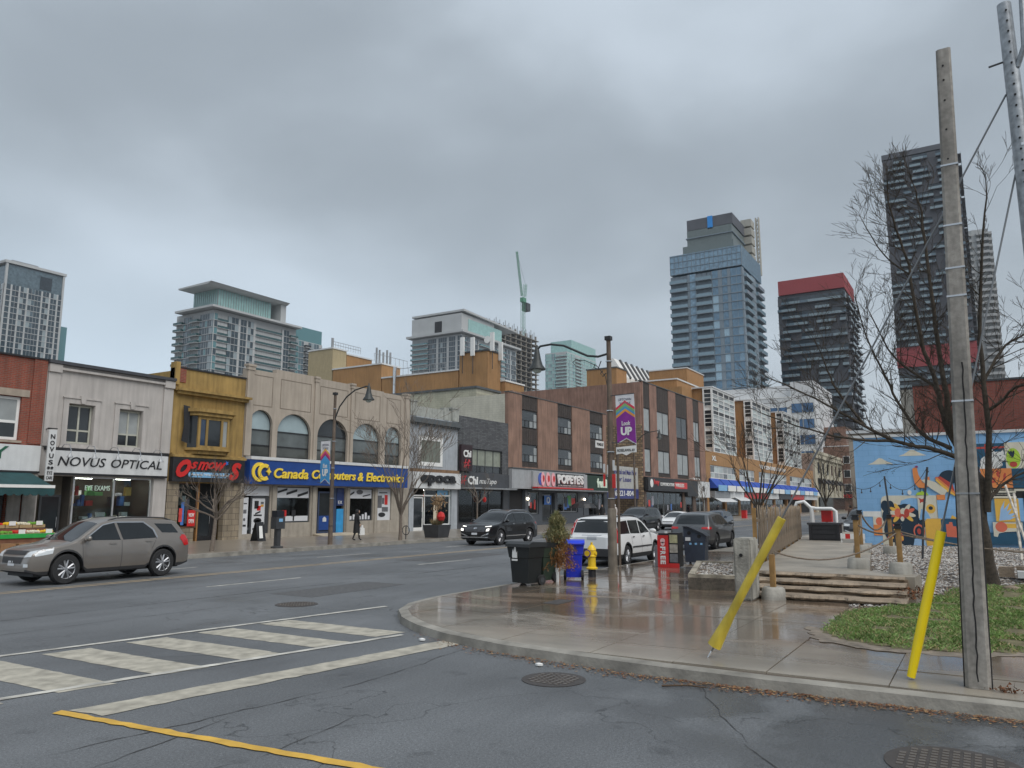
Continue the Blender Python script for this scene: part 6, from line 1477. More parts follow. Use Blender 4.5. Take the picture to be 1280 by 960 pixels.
# mud and leaf mould that spills from the lawn on to the paving
mud = [(12.9, 2.5), (12.2, 2.35), (11.55, 2.0), (11.25, 1.3), (11.3, .4), (11.85, -.5), (12.1, -3), (12.6, -3), (12.6, 0), (12.2, 1.2), (12.6, 1.9)]
mb = MB(); pl = densify(mud + [mud[0]], .1)[:-1]; mb.add([(x + .16 * noise.noise(Vector((x * 4, y * 4, 1))), y + .16 * noise.noise(Vector((x * 4, y * 4, 7))), HT + .006) for x, y in pl], [list(range(len(pl)))[::-1]])
tag(mb.build('mud', mat('mud', (.21, .17, .13), .5, var=.4, scale=6, bump=.6, world=True)), kind='stuff')
r2 = random.Random(11)
def blades(n, m_n, hh=(.03, .085)):
    vs = []; fs = []; mi = []
    while len(fs) < n:
        x, y = r2.uniform(11.5, 20), r2.uniform(-4.5, 2.3)
        if not inpoly(x, y, GR): continue
        if (x - 16) * .25 > 0 and r2.random() < (x - 16) * .1: continue
        e = edge_d(x, y, GR); cl = noise.noise(Vector((x * 1.7, y * 1.7, 6)))
        if r2.random() > min(1, e / .25 + .15) or cl < -.32: continue
        z = turf_z(x, y); h = r2.uniform(*hh) * (1 + .5 * cl); a = r2.uniform(0, 2 * PI); w_ = r2.uniform(.004, .008); lx, ly = r2.gauss(0, .036), r2.gauss(0, .036)
        k = len(vs); vs += [(x - w_ * math.cos(a), y - w_ * math.sin(a), z - .01), (x + w_ * math.cos(a), y + w_ * math.sin(a), z - .01), (x + lx * .4 + w_ * .7 * math.cos(a), y + ly * .4 + w_ * .7 * math.sin(a), z + h * .6), (x + lx, y + ly, z + h * .93)]
        fs.append((k, k + 1, k + 2)); fs.append((k, k + 2, k + 3)); c = r2.random(); c = 2 if c > .8 + cl * .25 else (1 if c > .5 + cl * .4 else 0); mi += [c, c]
    m_ = MB(); m_.v = vs; m_.f = [list(f) for f in fs]; m_.m = mi
    return m_
gm_ = [mat('grass_green', (.12, .21, .045), .6, var=.3, scale=2), mat('grass_light', (.19, .28, .08), .6, var=.3, scale=2), mat('grass_straw', (.34, .29, .14), .7, var=.2)]
tag(blades(120000, 3, (.02, .06)).build('grass', gm_), 'short uneven green lawn beside the grey pole and the yellow tube', 'grass', kind='stuff')
def stones(n, area, zf, smin, smax, seed):
    rr = random.Random(seed); vs = []; fs = []; mi = []
    while n:
        x, y = area(rr)
        if x is None: continue
        s = rr.uniform(smin, smax); z = zf(x, y); a = rr.uniform(0, PI); c, d = math.cos(a), math.sin(a); k = len(vs)
        for p in ((1, 0, 0), (0, .7, 0), (-1, 0, 0), (0, -.7, 0), (0, 0, .5), (0, 0, -.4)):
            px, py, pz = [q * s * rr.uniform(.75, 1.15) for q in p]; px += rr.uniform(-.2, .2) * s; vs.append((x + px * c - py * d, y + px * d + py * c, z + pz + .012))
        for i in range(4): fs.append([k + i, k + (i + 1) % 4, k + 4]); fs.append([k + (i + 1) % 4, k + i, k + 5])
        mi += [rr.choices((0, 1, 2, 3), (4, 3, 2, 1.5))[0]] * 8; n -= 1
    m_ = MB(); m_.v = vs; m_.f = fs; m_.m = mi; return m_
gms = [mat('gravel_grey', (.30, .28, .26), .85, var=.2), mat('gravel_pale', (.46, .44, .41), .85, var=.15), mat('gravel_brown', (.20, .15, .11), .85, var=.2), mat('gravel_dark', (.09, .085, .085), .85)]
def ga(rr):
    x = 16.9 + 14.9 * rr.random() ** 1.5; y = rr.uniform(-4, 3.5)
    if x < 18.8 and y > 1.15 or inpoly(x, y, GR) or (y > 2.2 + (x - 18.7) * .115): return None, None
    return x, y
tag(stones(17000, ga, hgt, .022, .055, 3).build('gravel', gms), 'loose grey gravel between the platform and the mural wall', 'gravel', kind='stuff')
def fa(rr): return rr.uniform(15.7, 16.3), rr.uniform(1.0, 2.3)
tag(stones(160, fa, lambda x, y: HT, .02, .045, 5).build('loose_stones', gms), 'scatter of loose stones at the right foot of the crumbling steps', 'stones', kind='stuff')
# fallen leaves in the gutter
lm = [mat('leaf_rust', (.17, .06, .02), .8, var=.3), mat('leaf_brown', (.10, .055, .03), .8), mat('leaf_tan', (.28, .17, .08), .8)]
rr = random.Random(5); lv = MB()
for k in range(2600):
    y = rr.triangular(-3, 8, 1.0); xk = 8.9 if y < 4 else interp([(-9, 8.93), (4, 8.98), (5.8, 9.2), (7, 9.55), (8, 10.1)], y)
    x = xk - abs(rr.gauss(0, .13)) - .01; s = rr.uniform(.008, .028); a = rr.uniform(0, 2 * PI); z = .006 + rr.random() * .012
    lv.add([(x + s * math.cos(a), y + s * math.sin(a), z + s * .3), (x + s * .5 * math.cos(a + 1.7), y + s * .5 * math.sin(a + 1.7), z), (x - s * math.cos(a), y - s * math.sin(a), z + s * .2), (x + s * .5 * math.cos(a - 1.7), y + s * .5 * math.sin(a - 1.7), z + .004)], [(0, 1, 2, 3)], rr.randrange(3))
tag(lv.build('fallen_leaves', lm), 'rust brown leaf litter lying in the gutter along the corner kerb', 'leaf litter', kind='stuff')
lv = MB()
for k in range(350):
    x, y = 16.6 + rr.random() * 1.1, 1.0 + rr.random() * .6; s = rr.uniform(.02, .06); a = rr.uniform(0, 2 * PI); z = hgt(17, 1) + .05 + rr.random() * .22
    lv.add([(x, y, z), (x + s * math.cos(a), y + s * math.sin(a), z + s * .5), (x + s * math.cos(a + .6), y + s * math.sin(a + .6), z + s)], [(0, 1, 2)], rr.randrange(2))
tag(lv.build('dry_leaves', lm), 'clump of dry rust brown leaves at the right end of the steps', 'leaves', kind='stuff')
for k, (x, y, l) in enumerate([(8.72, 4.9, 'white scrap of litter in the gutter near the manhole cover'), (9.38, 7.25, 'white crumpled scrap at the end of the stop line')]):
    mb = MB(); mb.ball((x, y, .025), .045, 6, sq=(1, 1.3, .5)); tag(mb.build('litter', M['white'], org=(x, y, 0)), l, 'litter')
mb = MB(); mb.tube([(8.45, 3.2, .02), (8.6, 2.95, .025), (8.62, 2.75, .02)], [.012, .01, .006], 5); tag(mb.build('stick', mat('twig_brown', (.08, .05, .03), .9), org=(8.5, 3, 0)), 'small broken stick lying on the asphalt near the kerb', 'stick')

# planter, concrete block, posts and ropes
pl_ = thing('planter', 'low stained concrete planter box filled with gravel beside the concrete block', 'planter', (18, 5.2, HT))
pp = [(17.0, 5.75), (17.25, 4.32), (21.5, 4.7), (21.2, 6.9)]
mb = MB()
for a, b in zip(pp, pp[1:] + pp[:1]):
    A, Bv = Vector(a), Vector(b); t = (Bv - A).normalized(); n = Vector((-t.y, t.x)) * .14
    mb.prism([tuple(A), tuple(Bv), tuple(Bv + n), tuple(A + n)], 'z', HT, HT + .33)
mb.build('rim', mat('stained_concrete', (.36, .32, .25), .85, var=.45, scale=1.8, bump=.7, streak=.5, world=True), pl_)
def pa(rr):
    x, y = rr.uniform(17.1, 21.3), rr.uniform(4.4, 6.8)
    return (x, y) if inpoly(x, y, pp) else (None, None)
tag(stones(1500, pa, lambda x, y: HT + .27, .02, .05, 9).build('planter_gravel', gms, pl_), kind='stuff')
mb = MB(); mb.prism(pp, 'z', HT, HT + .26); mb.build('soil', soil, pl_)
cbk = thing('concrete_block', 'upright weathered concrete barrier block with a round hole, left of the steps', 'barrier', (15.9, 4.1, HT))
blk_m = mat('pale_weathered_concrete', (.40, .385, .34), .85, var=.35, scale=2.5, bump=.8, streak=.45, world=True)
bm = bmesh.new(); bmesh.ops.create_cube(bm, size=1)
for v in bm.verts: v.co = Vector((15.62 + (v.co.x + .5) * .62 - 15.9, 4.0 + (v.co.y + .5) * .34 - 4.1, (v.co.z + .5) * 1.2))
bmesh.ops.bevel(bm, geom=bm.edges[:], offset=.03, segments=2, affect='EDGES'); bmesh.ops.subdivide_edges(bm, edges=bm.edges[:], cuts=3, use_grid_fill=True)
for v in bm.verts: v.co += v.normal * .012 * noise.noise(v.co * 6)
me = bpy.data.meshes.new('block'); bm.to_mesh(me); bm.free(); me.materials.append(blk_m); inst(me, 'block', cbk)
MB().lathe((15.6, 4.19, 1.0), [(.035, 0), (.035, .02)], 12, 'x').build('lifting_hole', M['dark'], cbk)
rope_m = mat('rope', (.19, .15, .115), .9, var=.3, scale=30, bump=.5)
capm = M['black']
def post(x, y, z, top, label, tilt=0, lamp=True, light=False):
    t = thing('rope_post', label, 'post', (x, y, z), group='timber rope posts on the platform')
    MB().lathe((x, y, z), [(.24, 0), (.22, .2), (.18, .24)], 14).build('concrete_base', M['concrete'], t, smooth=40)
    MB().box(x - .05, x + .05, y - .05, y + .05, z + .2, top - .12).build('timber', M['wood'], t)
    if lamp:
        c = MB(); c.box(x - .075, x + .075, y - .075, y + .075, top - .12, top - .06); c.box(x - .06, x + .06, y - .06, y + .06, top - .06, top - .025); c.box(x - .08, x + .08, y - .08, y + .08, top - .025, top); c.build('post_cap', capm, t)
    return t
post(16.15, 3.72, HT, 1.12, 'timber rope post in a concrete base at the left end of the steps', lamp=False)
post(19.35, 2.55, ZT, 1.76, 'timber rope post with black cap, middle of the platform edge')
post(18.35, 1.6, ZT, 1.6, 'timber rope post with black cap at the right end of the top step')
post(25.6, 3.25, ZT, 1.82, 'timber rope post further back in front of the mural corner')
post(26.2, 2.5, ZT - .05, 1.68, 'short timber rope post standing against the flower mural')
def rope(name, label, pts, r_=.017):
    P_ = [];
    for a, b in zip(pts, pts[1:]):
        for k in range(10): t = k / 10; P_.append(tuple(Vector(a).lerp(Vector(b), t)))
    P_.append(pts[-1])
    o = MB().tube(P_, r_, 6).build(name, rope_m, org=pts[0], smooth=60); return tag(o, label, 'rope')
def sag(a, b, s, n=12): return [tuple(Vector(a).lerp(Vector(b), k / n) - Vector((0, 0, s * 4 * (k / n) * (1 - k / n)))) for k in range(n + 1)]
rope('rope', 'long slack rope hanging across the steps between two posts', sag((16.15, 3.66, 1.05), (18.35, 1.6, 1.42), .33))
rope('rope', 'rope running from the capped end post to the right behind the pole', sag((18.35, 1.55, 1.42), (19.8, -1.6, 1.05), .16))
rope('rope', 'second rope leaving the capped end post to the right', sag((18.35, 1.55, 1.36), (19.9, -4.5, 1.15), .28))
rope('rope', 'short rope between the middle post and the end post', sag((19.35, 2.5, 1.52), (18.35, 1.65, 1.42), .1, 8), .02)
rope('rope', 'slack rope looping back from the middle post towards the mural', sag((19.4, 2.58, 1.6), (25.6, 3.2, 1.68), .45), .02)
rope('rope', 'rope loop between the two rear posts by the mural', sag((25.6, 3.2, 1.7), (26.2, 2.55, 1.6), .42), .025)
# picket fence along the left of the platform
fn = thing('picket_fence', 'weathered grey wooden picket fence along the left side of the platform', 'fence', (17, 4.5, ZT))
A, Bv = Vector((19.9, 4.87)), Vector((36, 6.95)); t_ = (Bv - A).normalized(); ang = math.atan2(t_.y, t_.x); Ln = (Bv - A).length
wg = mat('weathered_wood', (.30, .235, .17), .85, var=.35, scale=3, streak=.4)
pkm_ = []
for k in range(4):
    q = MB(); w_ = .028 + .008 * (k % 2); q.prism([(-w_, 0), (w_, 0), (w_ * .9, 1.2), (.004, 1.26), (-w_, 1.19)], 'y', -.01, .01); pkm_.append(q.mesh('picket', wg))
n = int(Ln / .155)
for k in range(n):
    p = A + t_ * (k * .155 + .05); inst(pkm_[k % 4], 'picket', fn, (p.x - 17, p.y - 4.5, .04 + .03 * math.sin(k * 1.7)), (rnd.uniform(-.02, .02), rnd.uniform(-.03, .03), ang), (1, 1, rnd.uniform(.97, 1.09)))
for z in (.35, 1.0):
    q = MB(); q.box(0, Ln, .012, .045, z, z + .07); o = inst(q.mesh('rail', wg), 'rail', fn, (A.x - 17, A.y - 4.5, 0), (0, 0, ang))
pm_ = MB().box(-.05, .05, .046, .14, -.1, 1.35).mesh('fence_post', M['wood'])
for k in range(9): p = A + t_ * (k * Ln / 8); inst(pm_, 'fence_post', fn, (p.x - 17, p.y - 4.5, 0), (0, 0, ang))
q = MB(); q.box(-2.0, Ln, .15, .38, -.42, .12); inst(q.mesh('footing', M['concrete']), 'footing', fn, (A.x - 17 , A.y - 4.5, 0), (0, 0, ang))
# storage box
sb = thing('storage_box', 'black plastic storage box with plank-pattern sides at the end of the platform', 'storage box', (33.6, 5.6, ZT))
bxm = mat('charcoal_plastic', (.035, .035, .04), .5, var=.1)
B('body', bxm, sb, 33.3, 34.0, 5.0, 6.15, ZT, ZT + .62)
for k in range(3): B('panel_board', bxm, sb, 33.27, 33.298, 5.12, 6.03, ZT + .06 + k * .19, ZT + .06 + k * .19 + .165)
for y in (5.0, 6.05): B('corner_post', bxm, sb, 33.26, 33.299, y, y + .1, ZT, ZT + .62)
B('lid', mat('charcoal_lid', (.06, .062, .068), .4), sb, 33.22, 34.06, 4.95, 6.2, ZT + .62, ZT + .70)
hp = thing('pipe_stand', 'white curved pipes on stands behind the black storage box', 'pipes', (35, 6.3, ZT))
mb = MB(); mb.tube([(35, 7.0, 1.75), (35, 6.9, 2.05), (35, 6.6, 2.1), (35, 6.35, 1.85), (35, 6.1, 1.8), (35, 5.5, 1.8), (35, 5.35, 1.7), (35, 5.35, ZT)], .075, 8); mb.build('pipe', M['white'], hp, smooth=60)
MB().tube([(35, 6.3, ZT), (35, 6.3, 1.85)], .09, 8).build('stand', M['white'], hp); B('red_drum', M['redp'], hp, 35.1, 35.5, 5.55, 5.95, 1.25, 1.75)
hq = thing('striped_barrier', 'low red and white striped barrier board right of the storage box', 'barrier', (31.8, 4.4, ZT))
for k in range(5): B('stripe', M['white'] if k % 2 == 0 else M['redp'], hq, 31.8, 31.84, 4.75 - .17 * (k + 1), 4.75 - .17 * k, ZT + .15, ZT + .33)
Bs('leg', M['white'], hq, (31.841, 31.88, 4.7, 4.75, ZT, ZT + .35), (31.841, 31.88, 3.92, 3.97, ZT, ZT + .35))

# mural wall and the red brick building behind it
mw = thing('mural_wall', 'low wall painted with a bright blue cartoon mural facing the corner plot', 'wall', (32, -3, .3))
def my(u): return 4.26 - .0044 * u
def mz(v): return 4.68 - .004916 * v
wblue = brickmat('mural_blue', (.25, .47, .74), (.235, .45, .71), (.2, .4, .66), .4, .2, .008, 'yz', streak=.06, bump=.4)
MB().box(32, 32.3, -14, 4.11, .25, 4.48).build('wall', wblue, mw); B('coping', M['offwhite'], mw, 31.95, 32.35, -14, 4.15, 4.48, 4.58)
C = dict(cream=(.68, .64, .52), navy=(.015, .035, .06), orange=(.75, .26, .08), yellow=(.80, .47, .08), red=(.50, .07, .05), coral=(.72, .17, .10), white=(.75, .75, .72), green=(.42, .62, .06), blue=(.16, .40, .72), dkblue=(.02, .09, .16), black=(.02, .02, .02), purple=(.25, .08, .2), pale=(.35, .55, .8))
CK = list(C); mms = [mat('mural_' + k, C[k], .75, var=.06, streak=.06) for k in CK]
mu = MB(); lay = [0]
def mp_(poly, c, d=None):
    lay[0] += 1; x = 31.998 - .0006 * lay[0] - .001
    mu.prism([(my(u), mz(v)) for u, v in poly], 'x', x, 31.9995 - .0001 * lay[0], CK.index(c))
def ell(u, v, a, b, n=18, rot=0): return [(u + a * math.cos(t) * math.cos(rot) - b * math.sin(t) * math.sin(rot), v + a * math.cos(t) * math.sin(rot) + b * math.sin(t) * math.cos(rot)) for t in [2 * PI * k / n for k in range(n)]]
def rc(a, b, c, d): return [(a, c), (b, c), (b, d), (a, d)]
for cx, cy, w_ in ((238, 243, 100), (485, 185, 105)): mp_([(cx - w_, cy + 2), (cx - w_ * .6, cy - 12), (cx - w_ * .4, cy - 25), (cx - w_ * .1, cy - 45), (cx + w_ * .15, cy - 42), (cx + w_ * .35, cy - 28), (cx + w_ * .6, cy - 16), (cx + w_, cy + 2)], 'cream')
for k in range(14): mp_(ell(170 + k * 13, 270 + (k * 37) % 50, 3, 3, 6), 'navy')
mp_(rc(75, 215, 600, 640), 'white'); mp_(rc(150, 225, 640, 700), 'cream'); mp_(rc(150, 225, 700, 780), 'orange'); mp_(ell(198, 675, 28, 30), 'coral')
mp_([(215, 860), (220, 520), (232, 492), (260, 482), (640, 482), (640, 660), (560, 700), (540, 860)], 'cream'); mp_([(360, 560), (375, 520), (420, 505), (455, 500), (500, 505), (500, 640), (380, 640)], 'blue')
for u, v, a, b in ((250, 560, 32, 42), (290, 560, 30, 40), (300, 640, 78, 75), (360, 600, 55, 50), (400, 585, 50, 42), (440, 600, 42, 42), (470, 640, 38, 60), (380, 700, 110, 100), (300, 740, 70, 90), (420, 780, 90, 80), (520, 690, 25, 30)): mp_(ell(u, v, a, b), 'navy')
for a_, c_ in ((-2.6, 'yellow'), (-2.1, 'yellow'), (-.9, 'cream'), (-.4, 'coral'), (.2, 'cream'), (.7, 'yellow'), (2.9, 'coral'), (2.3, 'yellow'), (-3.05, 'cream')): mp_(ell(375 + 62 * math.cos(a_), 615 + 45 * math.sin(a_), 42, 15, 12, a_), c_)
for u, v, a, b, c_, r_ in ((345, 610, 26, 34, 'coral', 0), (385, 600, 22, 26, 'cream', .3), (410, 612, 20, 34, 'red', .1), (375, 640, 24, 22, 'red', 0), (375, 655, 14, 18, 'cream', 0)): mp_(ell(u, v, a, b, 12, r_), c_)
for u, v in ((300, 720), (330, 760), (280, 790), (360, 790)): mp_(ell(u, v, 30, 14, 10, u * .1), 'coral'); mp_(ell(u + 5, v + 8, 16, 8, 10, u * .1), 'yellow')
mp_(ell(492, 745, 42, 52), 'coral'); mp_(ell(492, 748, 32, 42), 'navy'); mp_(ell(492, 745, 14, 22), 'red'); mp_([(440, 860), (455, 800), (520, 790), (545, 860)], 'pale')
mp_([(488, 480), (500, 462), (535, 450), (570, 460), (582, 480)], 'green'); mp_(rc(498, 636, 484, 650), 'cream'); mp_([(505, 640), (520, 580), (560, 600), (590, 660), (500, 660)], 'blue'); mp_([(505, 500), (530, 510), (555, 500), (550, 520), (560, 540), (530, 530), (515, 540), (515, 520)], 'red'); mp_(ell(590, 580, 34, 34), 'yellow'); mp_(ell(590, 575, 16, 14), 'navy')
mp_([(478, 285), (492, 276), (512, 280), (520, 330), (545, 385), (588, 412), (560, 430), (515, 425), (488, 395), (480, 340)], 'orange'); mp_(ell(510, 270, 12, 8), 'purple')
mp_(rc(522, 526, 425, 458), 'navy'); mp_(rc(548, 552, 425, 458), 'navy'); mp_(ell(443, 460, 15, 18), 'white')
mp_([(565, 350), (600, 345), (600, 375), (570, 375)], 'orange'); mp_(ell(740, 350, 70, 50), 'navy'); mp_([(640, 350), (680, 345), (760, 400), (778, 480), (740, 470), (690, 430)], 'red'); mp_([(640, 360), (655, 350), (778, 462), (776, 488), (700, 440)], 'orange'); mp_([(640, 372), (650, 365), (770, 475), (776, 490), (715, 455)], 'yellow'); mp_([(540, 372), (565, 362), (640, 385), (720, 450), (690, 490), (600, 430)], 'cream')
mp_(rc(640, 700, 478, 515), 'orange'); mp_(rc(640, 790, 517, 650), 'blue'); mp_([(542, 860), (540, 675), (555, 652), (665, 650), (665, 860)], 'yellow'); mp_([(655, 860), (655, 655), (790, 655), (790, 860)], 'dkblue'); mp_([(690, 780), (690, 690), (710, 690), (715, 675), (735, 675), (740, 705), (760, 705), (765, 740), (790, 740), (790, 785)], 'coral'); mp_([(725, 650), (740, 625), (770, 645), (790, 640), (790, 655)], 'yellow')
mp_(rc(935, 1142, 115, 300), 'dkblue'); mp_(rc(945, 1142, 138, 152), 'red'); mp_(rc(1008, 1022, 118, 292), 'red')
for u, v, a, b in ((1015, 250, 45, 45), (1060, 265, 60, 32), (1095, 215, 48, 40), (985, 290, 22, 30)): mp_(ell(u, v, a, b), 'white')
mp_([(1052, 190), (1058, 158), (1078, 180)], 'white'); mp_([(1112, 180), (1132, 160), (1136, 195)], 'white'); mp_(ell(1080, 205, 7, 4, 8), 'navy'); mp_(ell(1110, 205, 7, 4, 8), 'navy'); mp_(ell(1096, 214, 4, 3, 6), 'black')
mp_(rc(1142, 1340, 112, 300), 'cream'); mp_(ell(1195, 225, 48, 72), 'green'); mp_(ell(1192, 268, 26, 20), 'red')
for a_ in (-.5, -.15, .25): mp_(ell(1190 + 26 * math.sin(a_), 195, 8, 26, 10, a_), 'navy')
mp_([(960, 295), (1175, 295), (1175, 432), (985, 432)], 'orange')
for k in range(7): mp_(ell(1040 + (k * 41) % 120, 320 + (k * 23) % 90, 20, 8, 10, k), 'red')
mp_(rc(1175, 1340, 297, 432), 'dkblue'); mp_(rc(1000, 1340, 432, 505), 'black'); mp_(rc(1000, 1190, 452, 466), 'cream'); mp_(rc(1000, 1190, 490, 504), 'cream'); mp_(rc(1180, 1280, 440, 455), 'cream')
for k in range(16): mp_(rc(1035 + k * 9, 1039 + k * 9, 440, 446), 'cream'); mp_(rc(1035 + k * 9, 1039 + k * 9, 474, 480), 'cream')
mp_(rc(1190, 1230, 505, 665), 'blue'); mp_(rc(1040, 1200, 508, 668), 'yellow')
for a_, l_ in ((-1.25, 150), (-1.0, 150), (-.75, 130), (-.45, 150), (-.25, 120)): mp_([(1060, 662), (1060 + l_ * .55 * math.cos(a_) - 8, 662 + l_ * .55 * math.sin(a_) - 8), (1060 + l_ * math.cos(a_), 662 + l_ * math.sin(a_)), (1060 + l_ * .55 * math.cos(a_) + 10, 662 + l_ * .55 * math.sin(a_) + 8)], 'pale')
mp_(rc(935, 1340, 745, 825), 'dkblue'); mp_([(1015, 672), (1212, 672), (1212, 735), (1180, 740), (1180, 768), (1170, 768), (1168, 735), (1090, 740), (1050, 750), (1040, 775), (1015, 770)], 'cream'); mp_(rc(1080, 1195, 682, 712), 'yellow'); mp_(ell(1070, 705, 40, 36), 'coral')
mp_([(1230, 740), (1240, 455), (1340, 455), (1340, 745)], 'navy'); mp_([(1215, 745), (1340, 755), (1340, 810), (1225, 805)], 'pale')
mu.build('mural_painting', mms, mw)
rbk = thing('brick_building', 'large windowless red brick building rising behind the mural wall', 'building', (45, -5, 0))
mrb = brickmat('red_brick_side', (.27, .07, .045), (.20, .05, .035), (.16, .09, .075), .22, .075, .012, 'yz', streak=.2)
MB().box(45, 58, -22, 2.72, 0, 8.1).build('brick_wall', mrb, rbk); MB().box(45.05, 58, 2.722, 3.32, 0, 7.95).build('concrete_pier', M['concrete'], rbk); B('roof_edge', M['dgrey'], rbk, 44.95, 58, -22, 2.75, 8.1, 8.2)
block('rear_building', 'low beige building glimpsed above the left end of the mural', 'building', 60, 75, 4.2, 8, 0, 7.0, mat('beige_stucco', (0, 0, 0)))

# ---------------------------------------------------------------- bare trees
bark = mat('bark', (.07, .055, .04), .9, var=.4, scale=14, bump=1.0, streak=.3); barkl = mat('bark_young', (.16, .13, .105), .9, var=.3, scale=20)
def grow(mb, p, d, l, r, lev, rr, up=.25, ang=.6, split=(2, 3), minr=.006, seg=4):
    pts = [p]; rs = [r]; q = Vector(p); dd = Vector(d).normalized()
    for k in range(seg):
        dd = (dd + Vector((rr.gauss(0, .10), rr.gauss(0, .10), rr.gauss(0, .07) + up * .18))).normalized(); q = q + dd * l / seg; pts.append(tuple(q)); rs.append(max(minr, r * (1 - .45 * (k + 1) / seg)))
    mb.tube(pts, rs, 6 if r > .03 else (4 if r > .012 else 3))
    if lev <= 0: return
    for i in range(rr.randint(*split)):
        k = rr.randint(seg // 2, seg) if i else seg
        b = Vector(pts[k]); a = rr.uniform(0, 2 * PI); t = Vector((math.cos(a), math.sin(a), 0)); t = (t - dd * t.dot(dd)).normalized()
        nd = (dd * math.cos(ang * rr.uniform(.5, 1.1)) + t * math.sin(ang * rr.uniform(.5, 1.1))).normalized()
        grow(mb, tuple(b), nd, l * rr.uniform(.58, .82), max(minr, rs[k] * .72), lev - 1, rr, up, ang, split, minr, seg)
def small_tree(x, y, z, label, h, trunk, spread, seed, lev=4, n=6, r=.06, lean=(0, 0), l0=None, m=None):
    rr = random.Random(seed); t = thing('bare_tree', label, 'tree', (x, y, z), group='young bare street trees'); m = m or barkl
    mb = MB(); top_ = (x + lean[0] * trunk, y + lean[1] * trunk, z + trunk); mb.tube([(x, y, z - .05), (x + lean[0] * trunk * .5 + .02, y + lean[1] * trunk * .5, z + trunk * .5), top_], [r * 1.25, r, r * .85], 8); mb.build('trunk', m, t, smooth=60)
    mb = MB()
    for k in range(n):
        a = 2 * PI * k / n + rr.uniform(-.3, .3); s = spread * rr.uniform(.6, 1.15); zz = trunk * rr.uniform(.78, 1)
        grow(mb, (x + lean[0] * zz, y + lean[1] * zz, z + zz), (math.cos(a) * s, math.sin(a) * s, 1), (l0 or (h - trunk) * .42), r * .55, lev, rr, .3, .5, (2, 3), .007)
    grow(mb, top_, (0, 0, 1), (h - trunk) * .45, r * .7, lev, rr, .3, .5, (2, 3), .007)
    mb.build('branches', m, t); return t
small_tree(20.3, 26.2, .15, 'young bare tree with wide crown in front of the ochre shop', 3.6, 1.5, 1.5, 21, 4, 8, .075, (.08, 0))
small_tree(31.9, 26.2, .15, 'tall young bare tree in front of the blue-grey shop', 7.6, 1.5, .45, 5, 5, 9, .085, l0=1.9)
small_tree(44.0, 29.5, .15, 'thin bare tree in front of the charcoal shop window', 4.6, 2.3, 1.5, 8, 3, 6, .05)
small_tree(37.6, 9.15, HT, 'dark bare street tree beside the grey parked crossover', 5.4, 1.7, .75, 14, 4, 7, .085, m=bark, l0=1.9)
small_tree(55, 9.0, HT, 'slender bare street tree behind the picket fence', 6.2, 2.2, .5, 15, 4, 6, .07, m=bark)
small_tree(84, 26.4, .15, 'bare street tree standing before the leasing sign', 5.5, 2.2, .6, 17, 3, 6, .06)
small_tree(52, 6.2, .2, 'low bushy bare shrub behind the storage box', 3.2, .3, 1.2, 19, 4, 9, .05)
bt_ = thing('bare_tree', 'large bare tree with dark twisting limbs behind the grey pole', 'tree', (19.9, 0, .2))
S = [[(0, 0, .1), (-.02, .05, .97), (.04, .08, 1.83), (0, -.01, 2.52)],
     [(0, -.01, 2.45), (.1, .3, 3.06), (.2, .6, 3.79), (.3, .72, 4.72), (.2, .96, 5.87), (.1, 1.09, 7.63), (0, 1.33, 8.8), (-.1, 1.4, 9.5)],
     [(.15, .49, 3.51), (-.2, .58, 4.89), (-.4, .63, 6.4), (-.5, .68, 7.95), (-.6, .72, 8.8), (-.7, .8, 9.3)],
     [(0, -.05, 1.83), (-.3, -.2, 3.57), (-.5, -.21, 5.55), (-.8, -.41, 7.38), (-1, -.59, 8.9)],
     [(.1, .3, 2.97), (-.2, .83, 3.2), (-.6, 1.63, 3.42), (-.9, 2.46, 3.95), (-1.1, 3.15, 4.42), (-1.2, 3.97, 4.88)],
     [(.1, .55, 3.25), (.5, 1.12, 3.63), (.8, 1.57, 4.41), (1, 1.93, 5.39), (1.1, 2.23, 6.21), (1.2, 2.4, 7.2)],
     [(0, -.08, 2.05), (.3, -.33, 2.38), (.5, -.79, 2.68), (.7, -1.6, 3.0)], [(-.4, -.2, 4.6), (-.2, -.57, 5.3), (0, -1.1, 5.73), (.2, -1.7, 6.2)], [(-.3, -.2, 3.9), (-.6, -.67, 4.34), (-.9, -1.3, 4.6), (-1.1, -2, 4.9)],
     [(.3, .75, 4.7), (.5, 1.34, 5.24), (.7, 1.7, 5.75), (.9, 2.1, 6.8)], [(-.8, 2.2, 3.8), (-.9, 2.7, 4.6), (-1, 2.9, 5.2), (-1.1, 3.1, 5.8)], [(-.6, 1.6, 3.4), (-.9, 2.4, 3.45), (-1.2, 3.3, 3.7), (-1.5, 4.3, 4.1)],
     [(.1, 1.09, 7.4), (.2, 1.6, 8.0), (.2, 2.0, 8.9)]]
RS = [(.165, .12), (.09, .014), (.068, .012), (.08, .012), (.062, .014), (.052, .012), (.05, .012), (.04, .01), (.04, .01), (.04, .012), (.035, .01), (.04, .01), (.025, .01), (.035, .01)]
O_ = Vector((19.9, 0, 0)); rr = random.Random(31); tw = MB()
